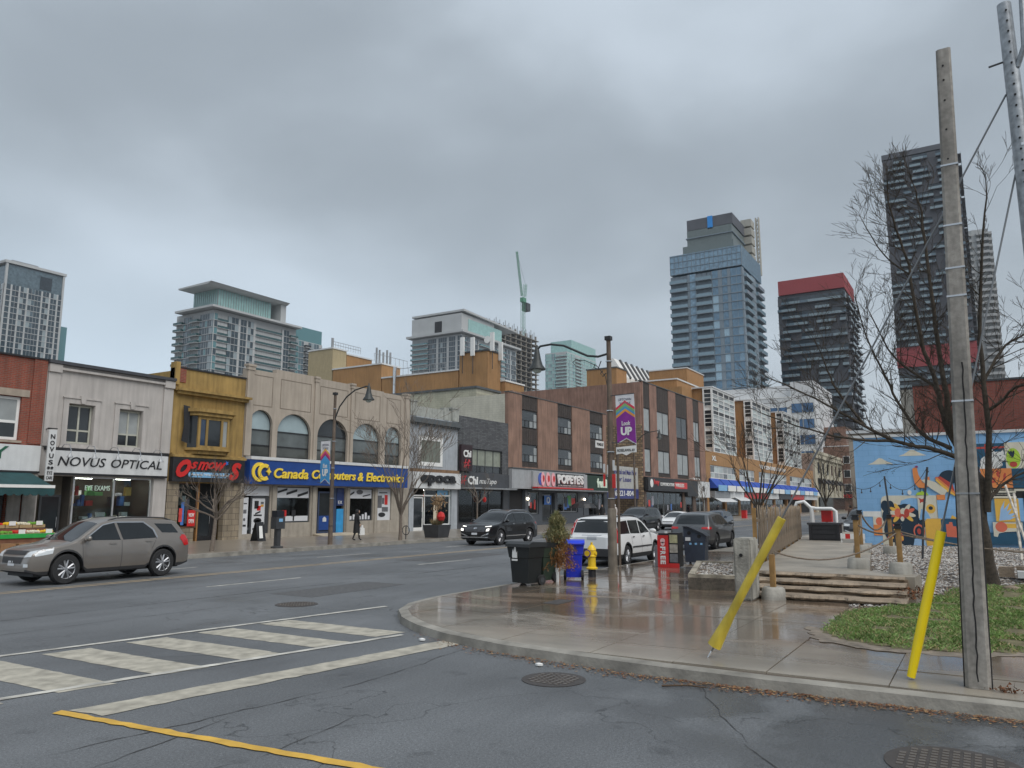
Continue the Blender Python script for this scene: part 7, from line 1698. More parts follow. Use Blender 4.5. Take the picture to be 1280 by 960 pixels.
for i, (s_, (ra, rb_)) in enumerate(zip(S, RS)):
    # smooth the limb through its points
    P_ = [Vector(p) + O_ for p in s_]; pts = []
    for k in range(len(P_) - 1):
        p0, p1, p2, p3 = P_[max(k - 1, 0)], P_[k], P_[k + 1], P_[min(k + 2, len(P_) - 1)]
        for q in range(4):
            t = q / 4; pts.append(.5 * ((2 * p1) + (p2 - p0) * t + (2 * p0 - 5 * p1 + 4 * p2 - p3) * t * t + (3 * p1 - p0 - 3 * p2 + p3) * t ** 3))
    pts.append(P_[-1]); n = len(pts)
    rs = [ra + (rb_ - ra) * (k / (n - 1)) ** .8 for k in range(n)]
    pts = [p + Vector([rr.gauss(0, .012)] * 3) for p in pts]
    if i == 0: rs[0] *= 1.7; rs[1] *= 1.25
    mb = MB(); mb.tube(pts, rs, 10); mb.build('trunk' if i == 0 else 'limb', bark, bt_, smooth=70)
    if i:
        for k in range(2, n):
            for q9 in range(2):
                if rr.random() > .85: continue
                d = (pts[min(k + 1, n - 1)] - pts[k - 1]).normalized(); a = rr.uniform(0, 2 * PI); t = Vector((math.cos(a) * .5, math.cos(a), math.sin(a))); nd = d * .75 + t * .8 + Vector((0, 0, .25))
                grow(tw, tuple(pts[k]), nd, rr.uniform(.28, .7), min(.013, rs[k] * .4), 3, rr, .3, .6, (2, 3), .004, 3)
        grow(tw, tuple(pts[-1]), d, .32, rs[-1], 2, rr, .2, .6, (2, 3), .0045, 3)
tag(tw.build('twigs', bark, bt_), kind='stuff')
# dead cut conifer among the bins
dc = thing('discarded_tree', 'small discarded conifer, green at the top and rusty below, between the bins', 'tree', (17.05, 9.05, HT))
mb = MB(); mb.tube([(17.05, 9.02, HT), (17.06, 9.05, .9), (17.07, 9.1, 1.78)], [.04, .03, .008], 6); mb.build('trunk', mat('orange_bark', (.24, .11, .05), .9), dc)
fo = MB(); rr = random.Random(2); cms = [mat('conifer_rust', (.40, .19, .06), .85, var=.3, scale=8), mat('conifer_brown', (.24, .13, .06), .85), mat('conifer_olive', (.36, .33, .17), .85, var=.3, scale=8), mat('conifer_green', (.17, .20, .09), .85)]
for k in range(1500):
    h = rr.random() ** .8; z = HT + .28 + h * 1.35; rad = .42 * (1 - h) ** .6 * rr.uniform(.2, 1.15) * (1 + .3 * math.sin(h * 23)) + .02; a = rr.uniform(0, 2 * PI); x, y = 17.06 + rad * math.cos(a), 9.06 + rad * math.sin(a)
    for q in range(7):
        l = rr.uniform(.04, .10); b = rr.uniform(0, 2 * PI); e = rr.uniform(-.4, 1.2); c_ = (2 if rr.random() < .65 else 3) if h + rr.gauss(0, .12) > .48 else (0 if rr.random() < .6 else 1)
        p = Vector((x + rr.gauss(0, .02), y + rr.gauss(0, .02), z + rr.gauss(0, .03))); d = Vector((math.cos(b) * math.cos(e), math.sin(b) * math.cos(e), math.sin(e))); s_ = d.cross(Vector((.3, .5, .8))).normalized() * .010
        fo.add([p - s_, p + s_, p + d * l], [(0, 1, 2)], c_)
tag(fo.build('foliage', cms, dc), kind='stuff')
mb = MB(); mb.lathe((16.93, 9.0, HT), [(.05, 0), (.055, .16), (.05, .33)], 10); tag(mb.build('paint_can', M['offwhite'], org=(16.93, 9, HT)), 'small pale can standing at the foot of the discarded conifer', 'can')

# ---------------------------------------------------------------- poles, lamps, wires
cp = mat('pole_concrete', (.27, .25, .215), .85, var=.3, scale=7, bump=.5, streak=.35); polem = mat('lamp_post_brown', (.14, .105, .08), .8, var=.25, scale=5, streak=.3)
lampm = mat('lamp_dark_iron', (.05, .055, .055), .5, .4); bulb = mat('lamp_globe', (.42, .47, .42), .15, spec=.8)
def lamp_post(x, y, z, h, s, arm, label, banner=None, sleeve=True):
    """s = +1: arm reaches towards +y"""
    t = thing('street_lamp', label, 'street lamp', (x, y, z), group='street lamps with bell shades')
    mb = MB(); mb.tube([(x, y, z - .03), (x, y, z + h * .45), (x, y, z + h)], [.11, .085, .065], 14); mb.build('pole', polem, t, smooth=60)
    B('top_cap', M['black'], t, x - .09, x + .09, y - .09, y + .09, z + h - .02, z + h + .1)
    a = MB(); pts = [(0, h - .42), (.35, h - .48), (.7, h - .42), (1.1, h - .22), (1.5, h - .02), (1.95, h + .07), (arm - .12, h + .05), (arm, h - .06)]
    if h < 6.6 or sleeve == 'curve': pts = [(0, h - 1.5), (.06, h - 1.1), (.3, h - .6), (.75, h - .15), (1.25, h + .12), (arm - .15, h + .25), (arm, h + .22)]
    a.tube([(x, y + s * p, z + q) for p, q in pts], .035, 8); a.build('arm', lampm, t, smooth=60)
    if pts[0][1] > h - 1:
        a = MB(); a.tube([(x, y + s * p, z + q) for p, q in [(.05, h - 1.5), (.12, h - 1.1), (.4, h - .75), (.8, h - .55), (1.1, h - .5), (1.2, h - .58), (1.12, h - .66)]], .012, 5)
        a.tube([(x, y + s * p, z + q) for p, q in [(.25, h - .62), (.35, h - .85), (.5, h - .8), (.45, h - .7)]], .016, 5); a.tube([(x, y + s * p, z + q) for p, q in [(.1, h - 1.0), (.2, h - 1.1), (.28, h - 1.0), (.2, h - .92)]], .016, 5); a.build('scroll', lampm, t)
    ly, lz = y + s * arm, z + pts[-1][1]
    MB().lathe((x, ly, lz), [(.02, .16), (.035, .05), (.07, 0), (.09, -.1), (.13, -.32), (.18, -.48), (.27, -.6), (.27, -.63)], 18).build('lamp_shade', lampm, t, smooth=40)
    MB().ball((x, ly, lz - .63), .15, 14, sq=(1, 1, .8)).build('globe', bulb, t, smooth=80)
    for zz in (.12, .3, .5, .68, .9): MB().lathe((x, y, z + h * zz), [(.125 - .03 * zz, 0), (.125 - .03 * zz, .025)], 12).build('strap', M['chrome'] if zz > .2 else M['dgrey'], t)
    return t
L1 = lamp_post(20.7, 9.2, HT, 6.72, 1, 2.45, 'brown street lamp with purple banner rising beside the white estate car')
MB().lathe((20.7, 9.2, HT), [(.135, 0), (.13, 1.7), (.105, 1.75)], 14).build('sleeve', mat('grey_brown_sleeve', (.2, .17, .135), .85, var=.3, streak=.4), L1, smooth=40)
def banner(x, y0, y1, z0, z1, top, mid, low, cols, label, low_text=('Look', 'UP')):
    t = thing('street_banner', label, 'banner', (x, (y0 + y1) / 2, z0)); w_ = y0 - y1; h = z1 - z0
    P_ = lambda u, v: (y0 - w_ * u + .12 * w_ * (1 - v) * -1 * (.6 if h > 1 else 0), z0 + h * v)
    q = MB(); q.prism([P_(0, .0), P_(.5, .1), P_(1, -.03), P_(1, 1.02), P_(0, 1)], 'x', x, x + .01); q.build('cloth', mat(*top), t)
    lay_ = [(.0, .62, mid)] + [(.62 + .055 * k, .675 + .055 * k, c) for k, c in enumerate(cols)]
    for k, (a, b, c) in enumerate(lay_):
        q = MB()
        if k == 0: q.prism([P_(0, .02), P_(.5, .12), P_(1, 0), P_(1, .52), P_(.5, .66), P_(0, .52)], 'x', x - .008, x - .002)
        else: q.prism([P_(0, a - .1), P_(.5, a + .04), P_(1, a - .1), P_(1, b - .1), P_(.5, b + .04), P_(0, b - .1)], 'x', x - .008, x - .002)
        q.build('printed_band', mat(*c), t)
    yy = lambda u: P_(u, .3)[0]
    text('lettering', low_text[0], M['white'], t, yy(.28), yy(.74), z0 + h * .37, z0 + h * .46, x - .014, '-x', bold=.02, depth=.006)
    text('lettering', low_text[1], M['white'], t, yy(.22), yy(.82), z0 + h * .17, z0 + h * .34, x - .014, '-x', bold=.05, depth=.006)
    yy = lambda u: P_(u, .9)[0]
    text('lettering', 'UPTOWN', mat('grey_print', (.15, .15, .2), .6), t, yy(.15), yy(.85), z0 + h * .88, z0 + h * .93, x - .006, '-x', depth=.006); text('lettering', 'YONGE', mat('grey_print', (0, 0, 0)), t, yy(.22), yy(.82), z0 + h * .80, z0 + h * .85, x - .006, '-x', depth=.006)
    MB().tube([(x, y0 + .15, z1), (x, y1 - .02, z1 + .02)], .012, 5).build('banner_arm', M['dgrey'], t); MB().tube([(x, y0 + .15, z0 + .05), (x, y1, z0 + .0)], .012, 5).build('banner_arm', M['dgrey'], t)
    return t
WB = ('banner_white', (.66, .66, .68), .7)
banner(20.66, 9.0, 8.42, 3.72, 5.15, WB, ('banner_purple', (.22, .025, .27), .7), None, [('banner_orange', (.7, .3, .06), .7), ('banner_blue', (.08, .3, .5), .7), ('banner_green', (.2, .4, .15), .7), ('banner_red', (.6, .05, .08), .7)], 'white and purple street banner reading Look UP with rainbow chevrons')
sg = thing('street_name_sign', 'white street name plates ROSELAWN AV and YONGE on the brown lamp post', 'street sign', (20.6, 8.8, 3.5))
q = MB(); q.prism([(8.98, 3.42), (8.98, 3.62), (8.36, 3.66), (8.36, 3.46), (8.5, 3.46), (8.67, 3.38), (8.8, 3.44)], 'x', 20.6, 20.62); q.build('name_plate', M['white'], sg)
text('lettering', 'ROSELAWN AV', M['black'], sg, 8.94, 8.4, 3.49, 3.57, 20.595, '-x', bold=.01, depth=.006)
q = MB(); q.prism([(20.0, 3.6), (20.55, 3.6), (20.55, 3.8), (20.0, 3.8)], 'y', 9.34, 9.36); q.build('name_plate', M['white'], sg); text('lettering', 'YONGE ST', M['black'], sg, 20.05, 20.5, 3.66, 3.74, 9.335, bold=.01, depth=.006)
Bs('small_plate', M['redp'], sg, (20.5, 20.52, 9.3, 9.36, 2.5, 2.85), (20.5, 20.52, 8.98, 9.08, 2.45, 2.85)); Bs('small_plate', M['offwhite'], sg, (20.5, 20.52, 9.3, 9.36, 2.9, 3.15), (20.5, 20.52, 9.0, 9.06, 2.95, 3.25))
up_ = thing('sign_pole', 'slim dark utility pole just behind the brown lamp post', 'pole', (22.4, 9.72, HT)); MB().tube([(22.4, 9.72, HT), (22.4, 9.72, 4.2)], .045, 8).build('shaft', polem, up_)
L2 = lamp_post(26.6, 26.0, .15, 7.0, -1, 2.1, 'brown street lamp with blue banner before the blue computer shop sign', sleeve='curve')
banner(26.5, 26.72, 26.12, 2.95, 4.95, WB, ('banner_sky', (.06, .3, .6), .7), None, [('banner_plum', (.3, .03, .12), .7), ('banner_pink', (.6, .05, .2), .7), ('banner_gold', (.7, .4, .08), .7)], 'white and blue street banner reading Eat UP beside the computer shop', ('Eat', 'UP'))
L3 = lamp_post(63.5, 26.0, .15, 7.9, -1, 2.4, 'distant street lamp behind the purple banner', sleeve='curve')
for k, (x, y, c) in enumerate([(72, 8.9, ('banner_tan', (.6, .3, .15), .7)), (88, 8.9, ('banner_teal', (.1, .35, .2), .7)), (108, 8.9, ('banner_sky', (.06, .3, .6), .7)), (126, 8.9, ('banner_pink', (.6, .05, .2), .7)), (145, 8.8, ('banner_purple', (.22, .025, .27), .7))]):
    adj = ['tan', 'green', 'blue', 'pink', 'purple'][k]
    p_ = thing('street_lamp', 'far street lamp carrying the %s banner along the near pavement' % adj, 'street lamp', (x, y, HT), group='street lamps with bell shades'); MB().tube([(x, y, HT), (x, y, 7)], [.13, .09], 8).build('pole', polem, p_)
    banner(x - .05, y - .15, y - 1.1, 3.4, 6.2, WB, c, None, [('banner_orange', (0, 0, 0), .7), ('banner_red', (0, 0, 0), .7)], 'far white and %s street banner on the near pavement' % adj)
# big grey pole in the foreground
gp_ = thing('utility_pole', 'tall grey cracked concrete pole standing at the kerb in the right foreground', 'pole', (9.58, .2, HT))
def sq_pole(name, base, top_, a, b, m, root, n=14):
    mb = MB(); vs = []
    for k in range(n + 1):
        t = k / n; c = Vector(base).lerp(Vector(top_), t); r = a + (b - a) * t; ch = .28
        for dx, dy in ((1, 1 - ch), (1 - ch, 1), (-1 + ch, 1), (-1, 1 - ch), (-1, -1 + ch), (-1 + ch, -1), (1 - ch, -1), (1, -1 + ch)): vs.append((c.x + dx * r + .004 * noise.noise(c * 3), c.y + dy * r, c.z))
    fs = [(k * 8 + i, k * 8 + (i + 1) % 8, (k + 1) * 8 + (i + 1) % 8, (k + 1) * 8 + i) for k in range(n) for i in range(8)] + [tuple(range(8))[::-1], tuple(range(n * 8, n * 8 + 8))]
    mb.add(vs, fs); return mb.build(name, m, root)
cpw = mat('pole_grey_lichen', (.37, .345, .31), .85, var=.22, scale=16, bump=.5, streak=.45)
bs0, tp0 = (9.64, .2, HT), (9.64, -.015, 7.2); sq_pole('shaft', bs0, tp0, .118, .075, cpw, gp_)
fpt = lambda t: Vector(bs0).lerp(Vector(tp0), t)
ck_ = MB(); pts = []
for k in range(40):
    t = .01 + k / 39 * .47; c = fpt(t); r = .118 - .043 * t; pts.append((c.x - r - .001, c.y - .01 - .035 * (t - .2) + .014 * math.sin(k * .9) * noise.noise(Vector((k * .4, 0, 0))) * 2, c.z))
ck_.tube(pts, [.0065 + .004 * abs(noise.noise(Vector((k * .3, 3, 0)))) for k in range(40)], 4); ck_.build('crack', M['dark'], gp_)
for s_ in (1, -1):
    q = MB(); q.tube([(fpt(.0).x - .06, fpt(0).y + s_ * .123, HT), (fpt(.32).x - .06, fpt(.32).y + s_ * .108, fpt(.32).z)], .008, 4); q.build('edge_strip', M['black'], gp_)
for t in (.28, .585, .63, .70, .80, .42):
    c = fpt(t); r = .118 - .043 * t + .004; MB().box(c.x - r, c.x + r, c.y - r, c.y + r, c.z - .008, c.z + .012).build('steel_band', M['chrome'] if t != .28 else M['grey'], gp_)
for t in (.97, .945, .91, .86, .81, .74): c = fpt(t); MB().lathe((c.x - .085, c.y + .01, c.z), [(.011, 0), (.011, .01)], 8, 'x').build('bolt_hole', M['dark'], gp_)
mb = MB()
for k in range(90):
    p = Vector((9.5 + rr.gauss(0, .03), -.03 + rr.gauss(0, .07), HT + .01 + abs(rr.gauss(0, .018)))); mb.add([p, p + Vector([rr.gauss(0, .02) for _ in range(3)]), p + Vector([rr.gauss(0, .02) for _ in range(3)])], [(0, 1, 2)], rr.randrange(2))
tag(mb.build('leaf_pile', lm[:2], org=(9.5, 0, HT)), 'little heap of rust coloured leaves at the foot of the grey pole', 'leaves', kind='stuff')
ms_ = thing('steel_mast', 'galvanised steel mast with a row of bolt holes at the right edge', 'pole', (9.9, -.69, HT))
galv = mat('galvanised_steel', (.30, .32, .34), .45, .5, var=.3, scale=14)
MB().tube([(9.9, -.70, HT), (9.9, -.69, 4), (9.9, -.66, 7.72)], [.115, .095, .072], 16).build('shaft', galv, ms_, smooth=60)
for k in range(26): MB().lathe((9.9 - .088 + .0, -.665 - .004, 7.6 - k * .13), [(.012, 0), (.012, .006)], 8, 'x').build('bolt_hole', M['dark'], ms_)
MB().tube([(9.86, -.72, 6.9), (9.8, -.8, 7.1), (9.8, -.85, 8.2)], .03, 8).build('bracket_arm', galv, ms_); MB().lathe((9.9, -.685, 5.95), [(.085, 0), (.085, .03)], 14).build('steel_band', M['chrome'], ms_)
MB().tube([(9.85, -.8, 5.0), (9.85, -.82, 6.7)], .02, 6).build('conduit', M['dgrey'], ms_); MB().tube([(9.9, -.6, 7.02), (9.9, -.45, 7.0)], .012, 5).build('bolt', M['dgrey'], ms_)
def guy(a, b, t0, t1, r0, r1, m, lab1, lab2):
    a, b = Vector(a), Vector(b)
    w_ = thing('guy_wire', lab1, 'guy wire', tuple(a)); MB().tube([tuple(a), tuple(b)], .011, 5).build('cable', mat('wire_grey', (.2, .21, .22), .5, .5), w_); MB().tube([tuple(b), tuple(b + Vector((0, -.06, 0)))], .03, 6).build('clamp', galv, w_); MB().tube([tuple(a), tuple(a.lerp(b, .012))], .012, 5).build('anchor', M['chrome'], w_)
    g_ = thing('wire_guard', lab2, 'guard tube', tuple(a.lerp(b, t0))); n = 12
    MB().tube([tuple(a.lerp(b, t0 + (t1 - t0) * k / n) + Vector((0, 0, 0.0))) for k in range(n + 1)], [r0 + (r1 - r0) * min(1, k / 3) for k in range(n + 1)], 14).build('tube', m, g_, smooth=60)
ycl = mat('faded_yellow_plastic', (.62, .47, .05), .45, var=.25, scale=2.5, streak=.35); ynew = mat('bright_yellow_plastic', (.88, .66, .005), .35, var=.05)
guy((9.70, 3.06, HT), (9.9, -.59, 6.62), .022, .262, .085, .052, ycl, 'long guy wire rising from the pavement slab to the steel mast', 'leaning faded yellow guard tube flared at its foot, in front of the steps')
guy((9.66, .83, HT), (9.9, -.6, 5.66), .004, .285, .042, .05, ynew, 'steep guy wire rising past the grey pole to the steel mast', 'bright yellow guard tube standing steeply left of the grey pole')
# festoon poles
for k, (a, b, lab) in enumerate([((28, 2.5, .5), (28, 2.72, 2.9), 'thin dark festoon pole leaning in front of the flower mural'), ((24, 1.55, .45), (24, 1.25, 3.0), 'grey bent festoon pole standing in the gravel')]):
    p_ = thing('festoon_pole', lab, 'pole', a); MB().tube([a, ((a[0] + b[0]) / 2, (a[1] + b[1]) / 2 + .04, 1.7), b], .028, 6).build('shaft', M['dgrey'], p_)
fl = thing('festoon_lights', 'drooping cable of small unlit bulbs strung across the mural', 'string lights', (28, 3, 2.8))
pts = sag((31.5, 4.3, 2.75), (28, 2.72, 2.85), .28, 16); MB().tube(pts, .009, 4).build('cable', M['black'], fl)
pts2 = sag((28, 2.72, 2.85), (24, 1.25, 3.0), .5, 14); MB().tube(pts2, .009, 4).build('cable', M['black'], fl)
for p in pts[2::4] + pts2[2::4]: q = MB(); q.tube([p, (p[0], p[1], p[2] - .09)], .012, 5); q.ball((p[0], p[1], p[2] - .12), .035, 6); q.build('bulb', M['dgrey'], fl)
lp = thing('leaning_pole', 'pair of pale peeling poles leaning against the right end of the mural', 'poles', (25, -.6, .5)); Bq = [((25, -1.0, .45), (26.5, -.55, 2.6)), ((25.1, -.75, .45), (26.3, -.75, 2.3))]
for a, b in Bq: MB().tube([a, b], .035, 6).build('pole', mat('birch_pole', (.5, .46, .4), .8, var=.4, scale=8), lp)
for k, (x, y, s_, lab) in enumerate([(19.6, -.75, .22, 'angular brown boulder right of the big tree trunk'), (20.0, -1.2, .2, 'rounded tan boulder near the right picture edge'), (19.2, -.35, .17, 'flat grey stone slab leaning at the tree foot')]):
    mb = MB(); mb.ball((x, y, .22), s_, 8, sq=(1, 1.2, .8)); mb.v = [(a + .05 * noise.noise(Vector((a * 5, b * 5, c * 5))), b + .05 * noise.noise(Vector((a * 5, b * 5, c * 5 + 3))), c) for a, b, c in mb.v]; tag(mb.build('boulder', cst, org=(x, y, .1)), lab, 'boulder')
tag(MB().box(20.2, 20.5, -.95, -.5, .42, .56).build('white_block', M['offwhite'], org=(20.3, -.7, .4)), 'white painted block on the low wall right of the big tree', 'block')
for k in range(7): tag(MB().box(20.6, 20.85, -.45 - k * .34, -.16 - k * .34, .4, .62 + .02 * (k % 3)).build('wall_stone', cst, org=(20.7, -.3 - k * .34, .4)), 'rough stone in the low wall right of the big tree, %s from the tree' % ['first', 'second', 'third', 'fourth', 'fifth', 'sixth', 'last'][k], 'stone', 'stones of the low garden wall')

# ---------------------------------------------------------------- bins, hydrant, newspaper box
def wheelie(x, y, rz, m, lid, label, w_=.52, d_=.6, h=.95):
    t = thing('wheeled_bin', label, 'bin', (0, 0, 0)); mb = MB(); vs = []
    for z, a, b in ((.06, .40, .40), (.62 * h, .47, .46), (.64 * h, .5, .5), (.80 * h, .52, .55), (.88 * h, .54, .57)):
        for dx, dy in ((-1, -1), (1, -1), (1, 1), (-1, 1)): vs.append((dx * a * d_ * .92, dy * b * w_, z))
    fs = [(k * 4 + i, k * 4 + (i + 1) % 4, (k + 1) * 4 + (i + 1) % 4, (k + 1) * 4 + i) for k in range(4) for i in range(4)] + [(3, 2, 1, 0), (16, 17, 18, 19)]
    mb.add(vs, fs); mb.build('body', m, t)
    l = MB(); l.prism([(-d_ * .58, .88 * h), (d_ * .58, .88 * h), (d_ * .6, .92 * h), (d_ * .45, .985 * h), (-d_ * .3, h), (-d_ * .56, .95 * h)], 'y', -w_ * .6, w_ * .6); l.build('lid', lid, t)
    for s_ in (1, -1):
        q = MB(); q.lathe((d_ * .38, s_ * w_ * .47, .12), [(.12, -.03), (.12, .03)], 18, 'y'); wh = q.build('wheel', M['rubber'], t); MB().lathe((d_ * .38, s_ * (w_ * .47 + .032), .12), [(.06, -.004), (.06, .004)], 10, 'y').build('hub', M['dgrey'], wh)
    MB().tube([(d_ * .5, -w_ * .42, .9 * h), (d_ * .62, -w_ * .42, .9 * h), (d_ * .62, w_ * .42, .9 * h), (d_ * .5, w_ * .42, .9 * h)], .016, 6).build('handle', m, t)
    t.location = (x, y, HT); t.rotation_euler = (0, 0, rz); return t
blkbin = mat('black_bin_plastic', (.009, .011, .011), .5, var=.15); blubin = mat('blue_bin_plastic', (.012, .03, .5), .4, var=.08)
wb = wheelie(15.95, 9.3, R(-12), blkbin, mat('black_bin_lid', (.02, .022, .023), .5), 'large black wheeled bin with white city crest at the kerb', .62, .56, 1.0)
text('lettering', 'T', M['white'], None, 0, .05, 0, .05, 0) if 0 else None
q = MB(); q.prism([(-.06, .58), (.06, .58), (.06, .61), (-.06, .61)], 'x', 0, .01); q.prism([(-.05, .63), (.05, .63), (.05, .72), (.035, .78), (.02, .72), (.0, .84), (-.02, .84), (-.03, .7), (-.05, .74)], 'x', 0, .01)
me = q.mesh('city_crest', M['white']); inst(me, 'city_crest', wb, (-.29, .1, -.22), (0, 0, 0), (1, 1.5, 1.35))
wheelie(17.8, 8.98, R(205), blubin, mat('blue_bin_lid', (.014, .05, .62), .35), 'bright blue wheeled recycling bin beside the yellow hydrant', .46, .5, .98)
wheelie(16.75, 9.3, R(-12), mat('dark_green_bin', (.02, .035, .022), .5), blkbin, 'dark green wheeled bin tucked behind the black bin', .5, .55, .95)
hy = thing('fire_hydrant', 'yellow fire hydrant with purple ring and black foot by the lamp post', 'hydrant', (18.6, 8.86, HT)); yw = mat('hydrant_yellow', (.78, .52, .02), .4, var=.1)
x, y = 18.6, 8.86
MB().lathe((x, y, HT), [(.10, 0), (.10, .2)], 14).build('foot', M['black'], hy); MB().lathe((x, y, HT + .2), [(.15, 0), (.15, .035), (.105, .06), (.1, .3), (.12, .31), (.12, .34), (.1, .36), (.105, .47), (.12, .48), (.1, .54), (.06, .6), (.03, .62), (.03, .68)], 18).build('body', yw, hy, smooth=35)
for s_ in (1, -1): MB().lathe((x, y + s_ * .1 - .03, HT + .6), [(.05, 0), (.055, .06)], 12, 'y').build('side_cap', yw, hy)
q = MB(); q.lathe((x - .16, y + .06, HT + .6), [(.075, 0), (.075, .06)], 14, 'x'); q.build('front_cap', yw, hy); MB().lathe((x - .155, y + .06, HT + .6), [(.1, 0), (.1, .02)], 16, 'x').build('purple_ring', mat('purple_paint', (.1, .05, .25), .5), hy)
nb = thing('newspaper_box', 'red newspaper box marked FREE with a window rack', 'newspaper box', (22.6, 8.16, HT)); nx0, ny0 = 22.42, 7.84
B('body', M['redp'], nb, nx0, nx0 + .4, ny0 + .32, ny0 + .66, HT, HT + .94); B('rack_frame', M['black'], nb, nx0 + .03, nx0 + .4, ny0, ny0 + .318, HT + .03, HT + 1.02); B('top_box', M['black'], nb, nx0 + .05, nx0 + .38, ny0 + .36, ny0 + .64, HT + .942, HT + 1.0)
for k, c in enumerate([(.13, .13, .14), (.33, .3, .26), (.36, .34, .2)]): B('rack_paper', mat('paper_%d' % k, c, .6, var=.35, scale=9), nb, nx0 + .01, nx0 + .028, ny0 + .04, ny0 + .28, HT + .16 + k * .28, HT + .40 + k * .28)
B('rack_base', M['redp'], nb, nx0, nx0 + .028, ny0, ny0 + .318, HT, HT + .13); B('white_plate', M['white'], nb, nx0 + .1, nx0 + .12, ny0 + .38, ny0 + .46, HT + 1.0, HT + 1.06)
def vtext(name, s, m, root, yc, hw, z0, z1, x):
    """letters turned to read upwards on a face looking at -x"""
    o = text(name, s, m, root, 0, z1 - z0, 0, hw * 2, 0, '-y', bold=.04, depth=.008); me = o.data; og = top_root(root).location
    for v in me.vertices:
        p = v.co + og; v.co = Vector((x - p.y * 0 - (.004 if p.y < 0 else 0), yc - hw + p.z - 0 if 0 else yc + hw - p.z, z1 - p.x)) - og
    return o
for i, c in enumerate('FREE'): vtext('lettering', c, M['white'], nb, ny0 + .49, .08, HT + .5 - i * .135 - .0, HT + .61 - i * .135, nx0 - .004)
q = MB(); q.lathe((nx0 - .008, ny0 + .49, HT + .78), [(.075, 0), (.075, .007)], 14, 'x'); q.lathe((nx0 - .008, ny0 + .49, HT + .69), [(.06, 0), (.06, .007)], 14, 'x'); q.build('logo', mat('logo_pale_pink', (.7, .45, .45), .5), nb)
wbx = tag(MB().box(22.75, 22.85, 8.62, 8.72, HT, HT + .62).build('bollard', M['grey'], org=(22.8, 8.67, HT)), 'short pale grey post just left of the newspaper box', 'bollard')
rc_ = thing('recycling_bin', 'dark slate curved-top street recycling bin behind the newspaper box', 'bin', (0, 0, 0)); slm_ = mat('slate_blue_plastic', (.03, .04, .06), .4, var=.2, scale=5)
q = MB(); q.prism([(-.31, .06), (.3, .06), (.33, .7), (-.34, .7)], 'x', -.3, .3); q.build('body', slm_, rc_)
q = MB(); q.prism([(-.34, .705), (.33, .705), (.34, 1.14), (.2, 1.12), (0, 1.03), (-.25, .92), (-.37, .84)][::1], 'x', -.3, .3); q.build('hood', slm_, rc_)
q = MB(); q.prism([(-.37, .84), (-.25, .925), (0, 1.035), (.2, 1.125), (.34, 1.145), (.37, 1.17), (.2, 1.17), (-.02, 1.08), (-.28, .96), (-.4, .87)], 'x', -.34, .34); q.build('roof', mat('slate_dark', (.015, .018, .025), .4), rc_)
for a in (-.16, .15): MB().lathe((-.305, -a, .86 + (.1 if a < 0 else 0)), [(.06, 0), (.06, .01)], 14, 'x').build('slot', M['dark'], rc_)
MB().box(-.31, -.301, -.3, -.15, .73, .84).build('notice', M['offwhite'], rc_) if 0 else MB().box(-.31, -.301, .12, .28, .72, .83).build('notice', M['offwhite'], rc_)
for k in range(3): MB().box(-.306, -.301, -.25 + k * .17, -.18 + k * .17, .6, .66).build('pictogram', mat('pale_blue', (0, 0, 0)), rc_)
for s_ in (1, -1): MB().lathe((0, s_ * .2 - .03, .06), [(.06, 0), (.06, .06)], 10, 'y').build('wheel', M['rubber'], rc_)
rc_.location = (24.4, 7.95, HT); rc_.rotation_euler = (0, 0, R(8)); 
for ch in rc_.children: pass
rc_.scale = (1, -1, 1) if 0 else (1, 1, 1)

# far pavement furniture
pmx = thing('parking_machine', 'dark grey parking ticket machine on a round foot before the computer shop', 'parking machine', (23.35, 25.9, .15)); x, y = 23.35, 25.9
MB().lathe((x, y, .15), [(.26, 0), (.26, .06), (.1, .1)], 14).build('foot', M['dgrey'], pmx); B('post', M['dgrey'], pmx, x - .1, x + .1, y - .1, y + .1, .2, .95); B('cabinet', M['dgrey'], pmx, x - .24, x + .24, y - .17, y + .17, .95, 1.45); B('hood', mat('slate_dark', (0, 0, 0)), pmx, x - .2, x + .2, y - .15, y + .18, 1.45, 1.72); B('screen', mat('pale_blue', (0, 0, 0)), pmx, x - .1, x + .1, y - .18, y - .171, 1.25, 1.38)
pt = thing('planter', 'square grey planter with dried grasses and a red ornament before the blue-grey shop', 'planter', (35.2, 26.3, .15)); q = MB()
q.add([(34.72, 25.85, .15), (35.68, 25.85, .15), (35.68, 26.75, .15), (34.72, 26.75, .15), (34.62, 25.75, .85), (35.78, 25.75, .85), (35.78, 26.85, .85), (34.62, 26.85, .85)], [(3, 2, 1, 0), (4, 5, 6, 7), (0, 1, 5, 4), (1, 2, 6, 5), (2, 3, 7, 6), (3, 0, 4, 7)]); q.build('tub', M['dgrey'], pt)
q = MB(); rr = random.Random(4)
for k in range(500):
    a = rr.uniform(0, 2 * PI); r_ = rr.uniform(.05, .45); bx, by = 35.2 + r_ * .6 * math.cos(a), 26.3 + r_ * .6 * math.sin(a); h = rr.uniform(.15, .4); q.add([(bx - .012, by, .85), (bx + .012, by, .85), (bx + r_ * .5 * math.cos(a), by + r_ * .5 * math.sin(a), .85 + h)], [(0, 1, 2)], rr.randrange(2))
for k in range(160): 
    p = Vector((35.25, 26.3, 2.1)) + Vector((rr.gauss(0, .2), rr.gauss(0, .2), rr.gauss(0, .22))); q.tube([tuple(p), tuple(p + Vector((rr.gauss(0, .05), rr.gauss(0, .05), rr.gauss(0, .08))))], .03, 3, 1)
for k in range(5): q.tube([(35.2, 26.3, .8), (35.2 + rr.gauss(0, .1), 26.3, 2.0)], .015, 4, 1)
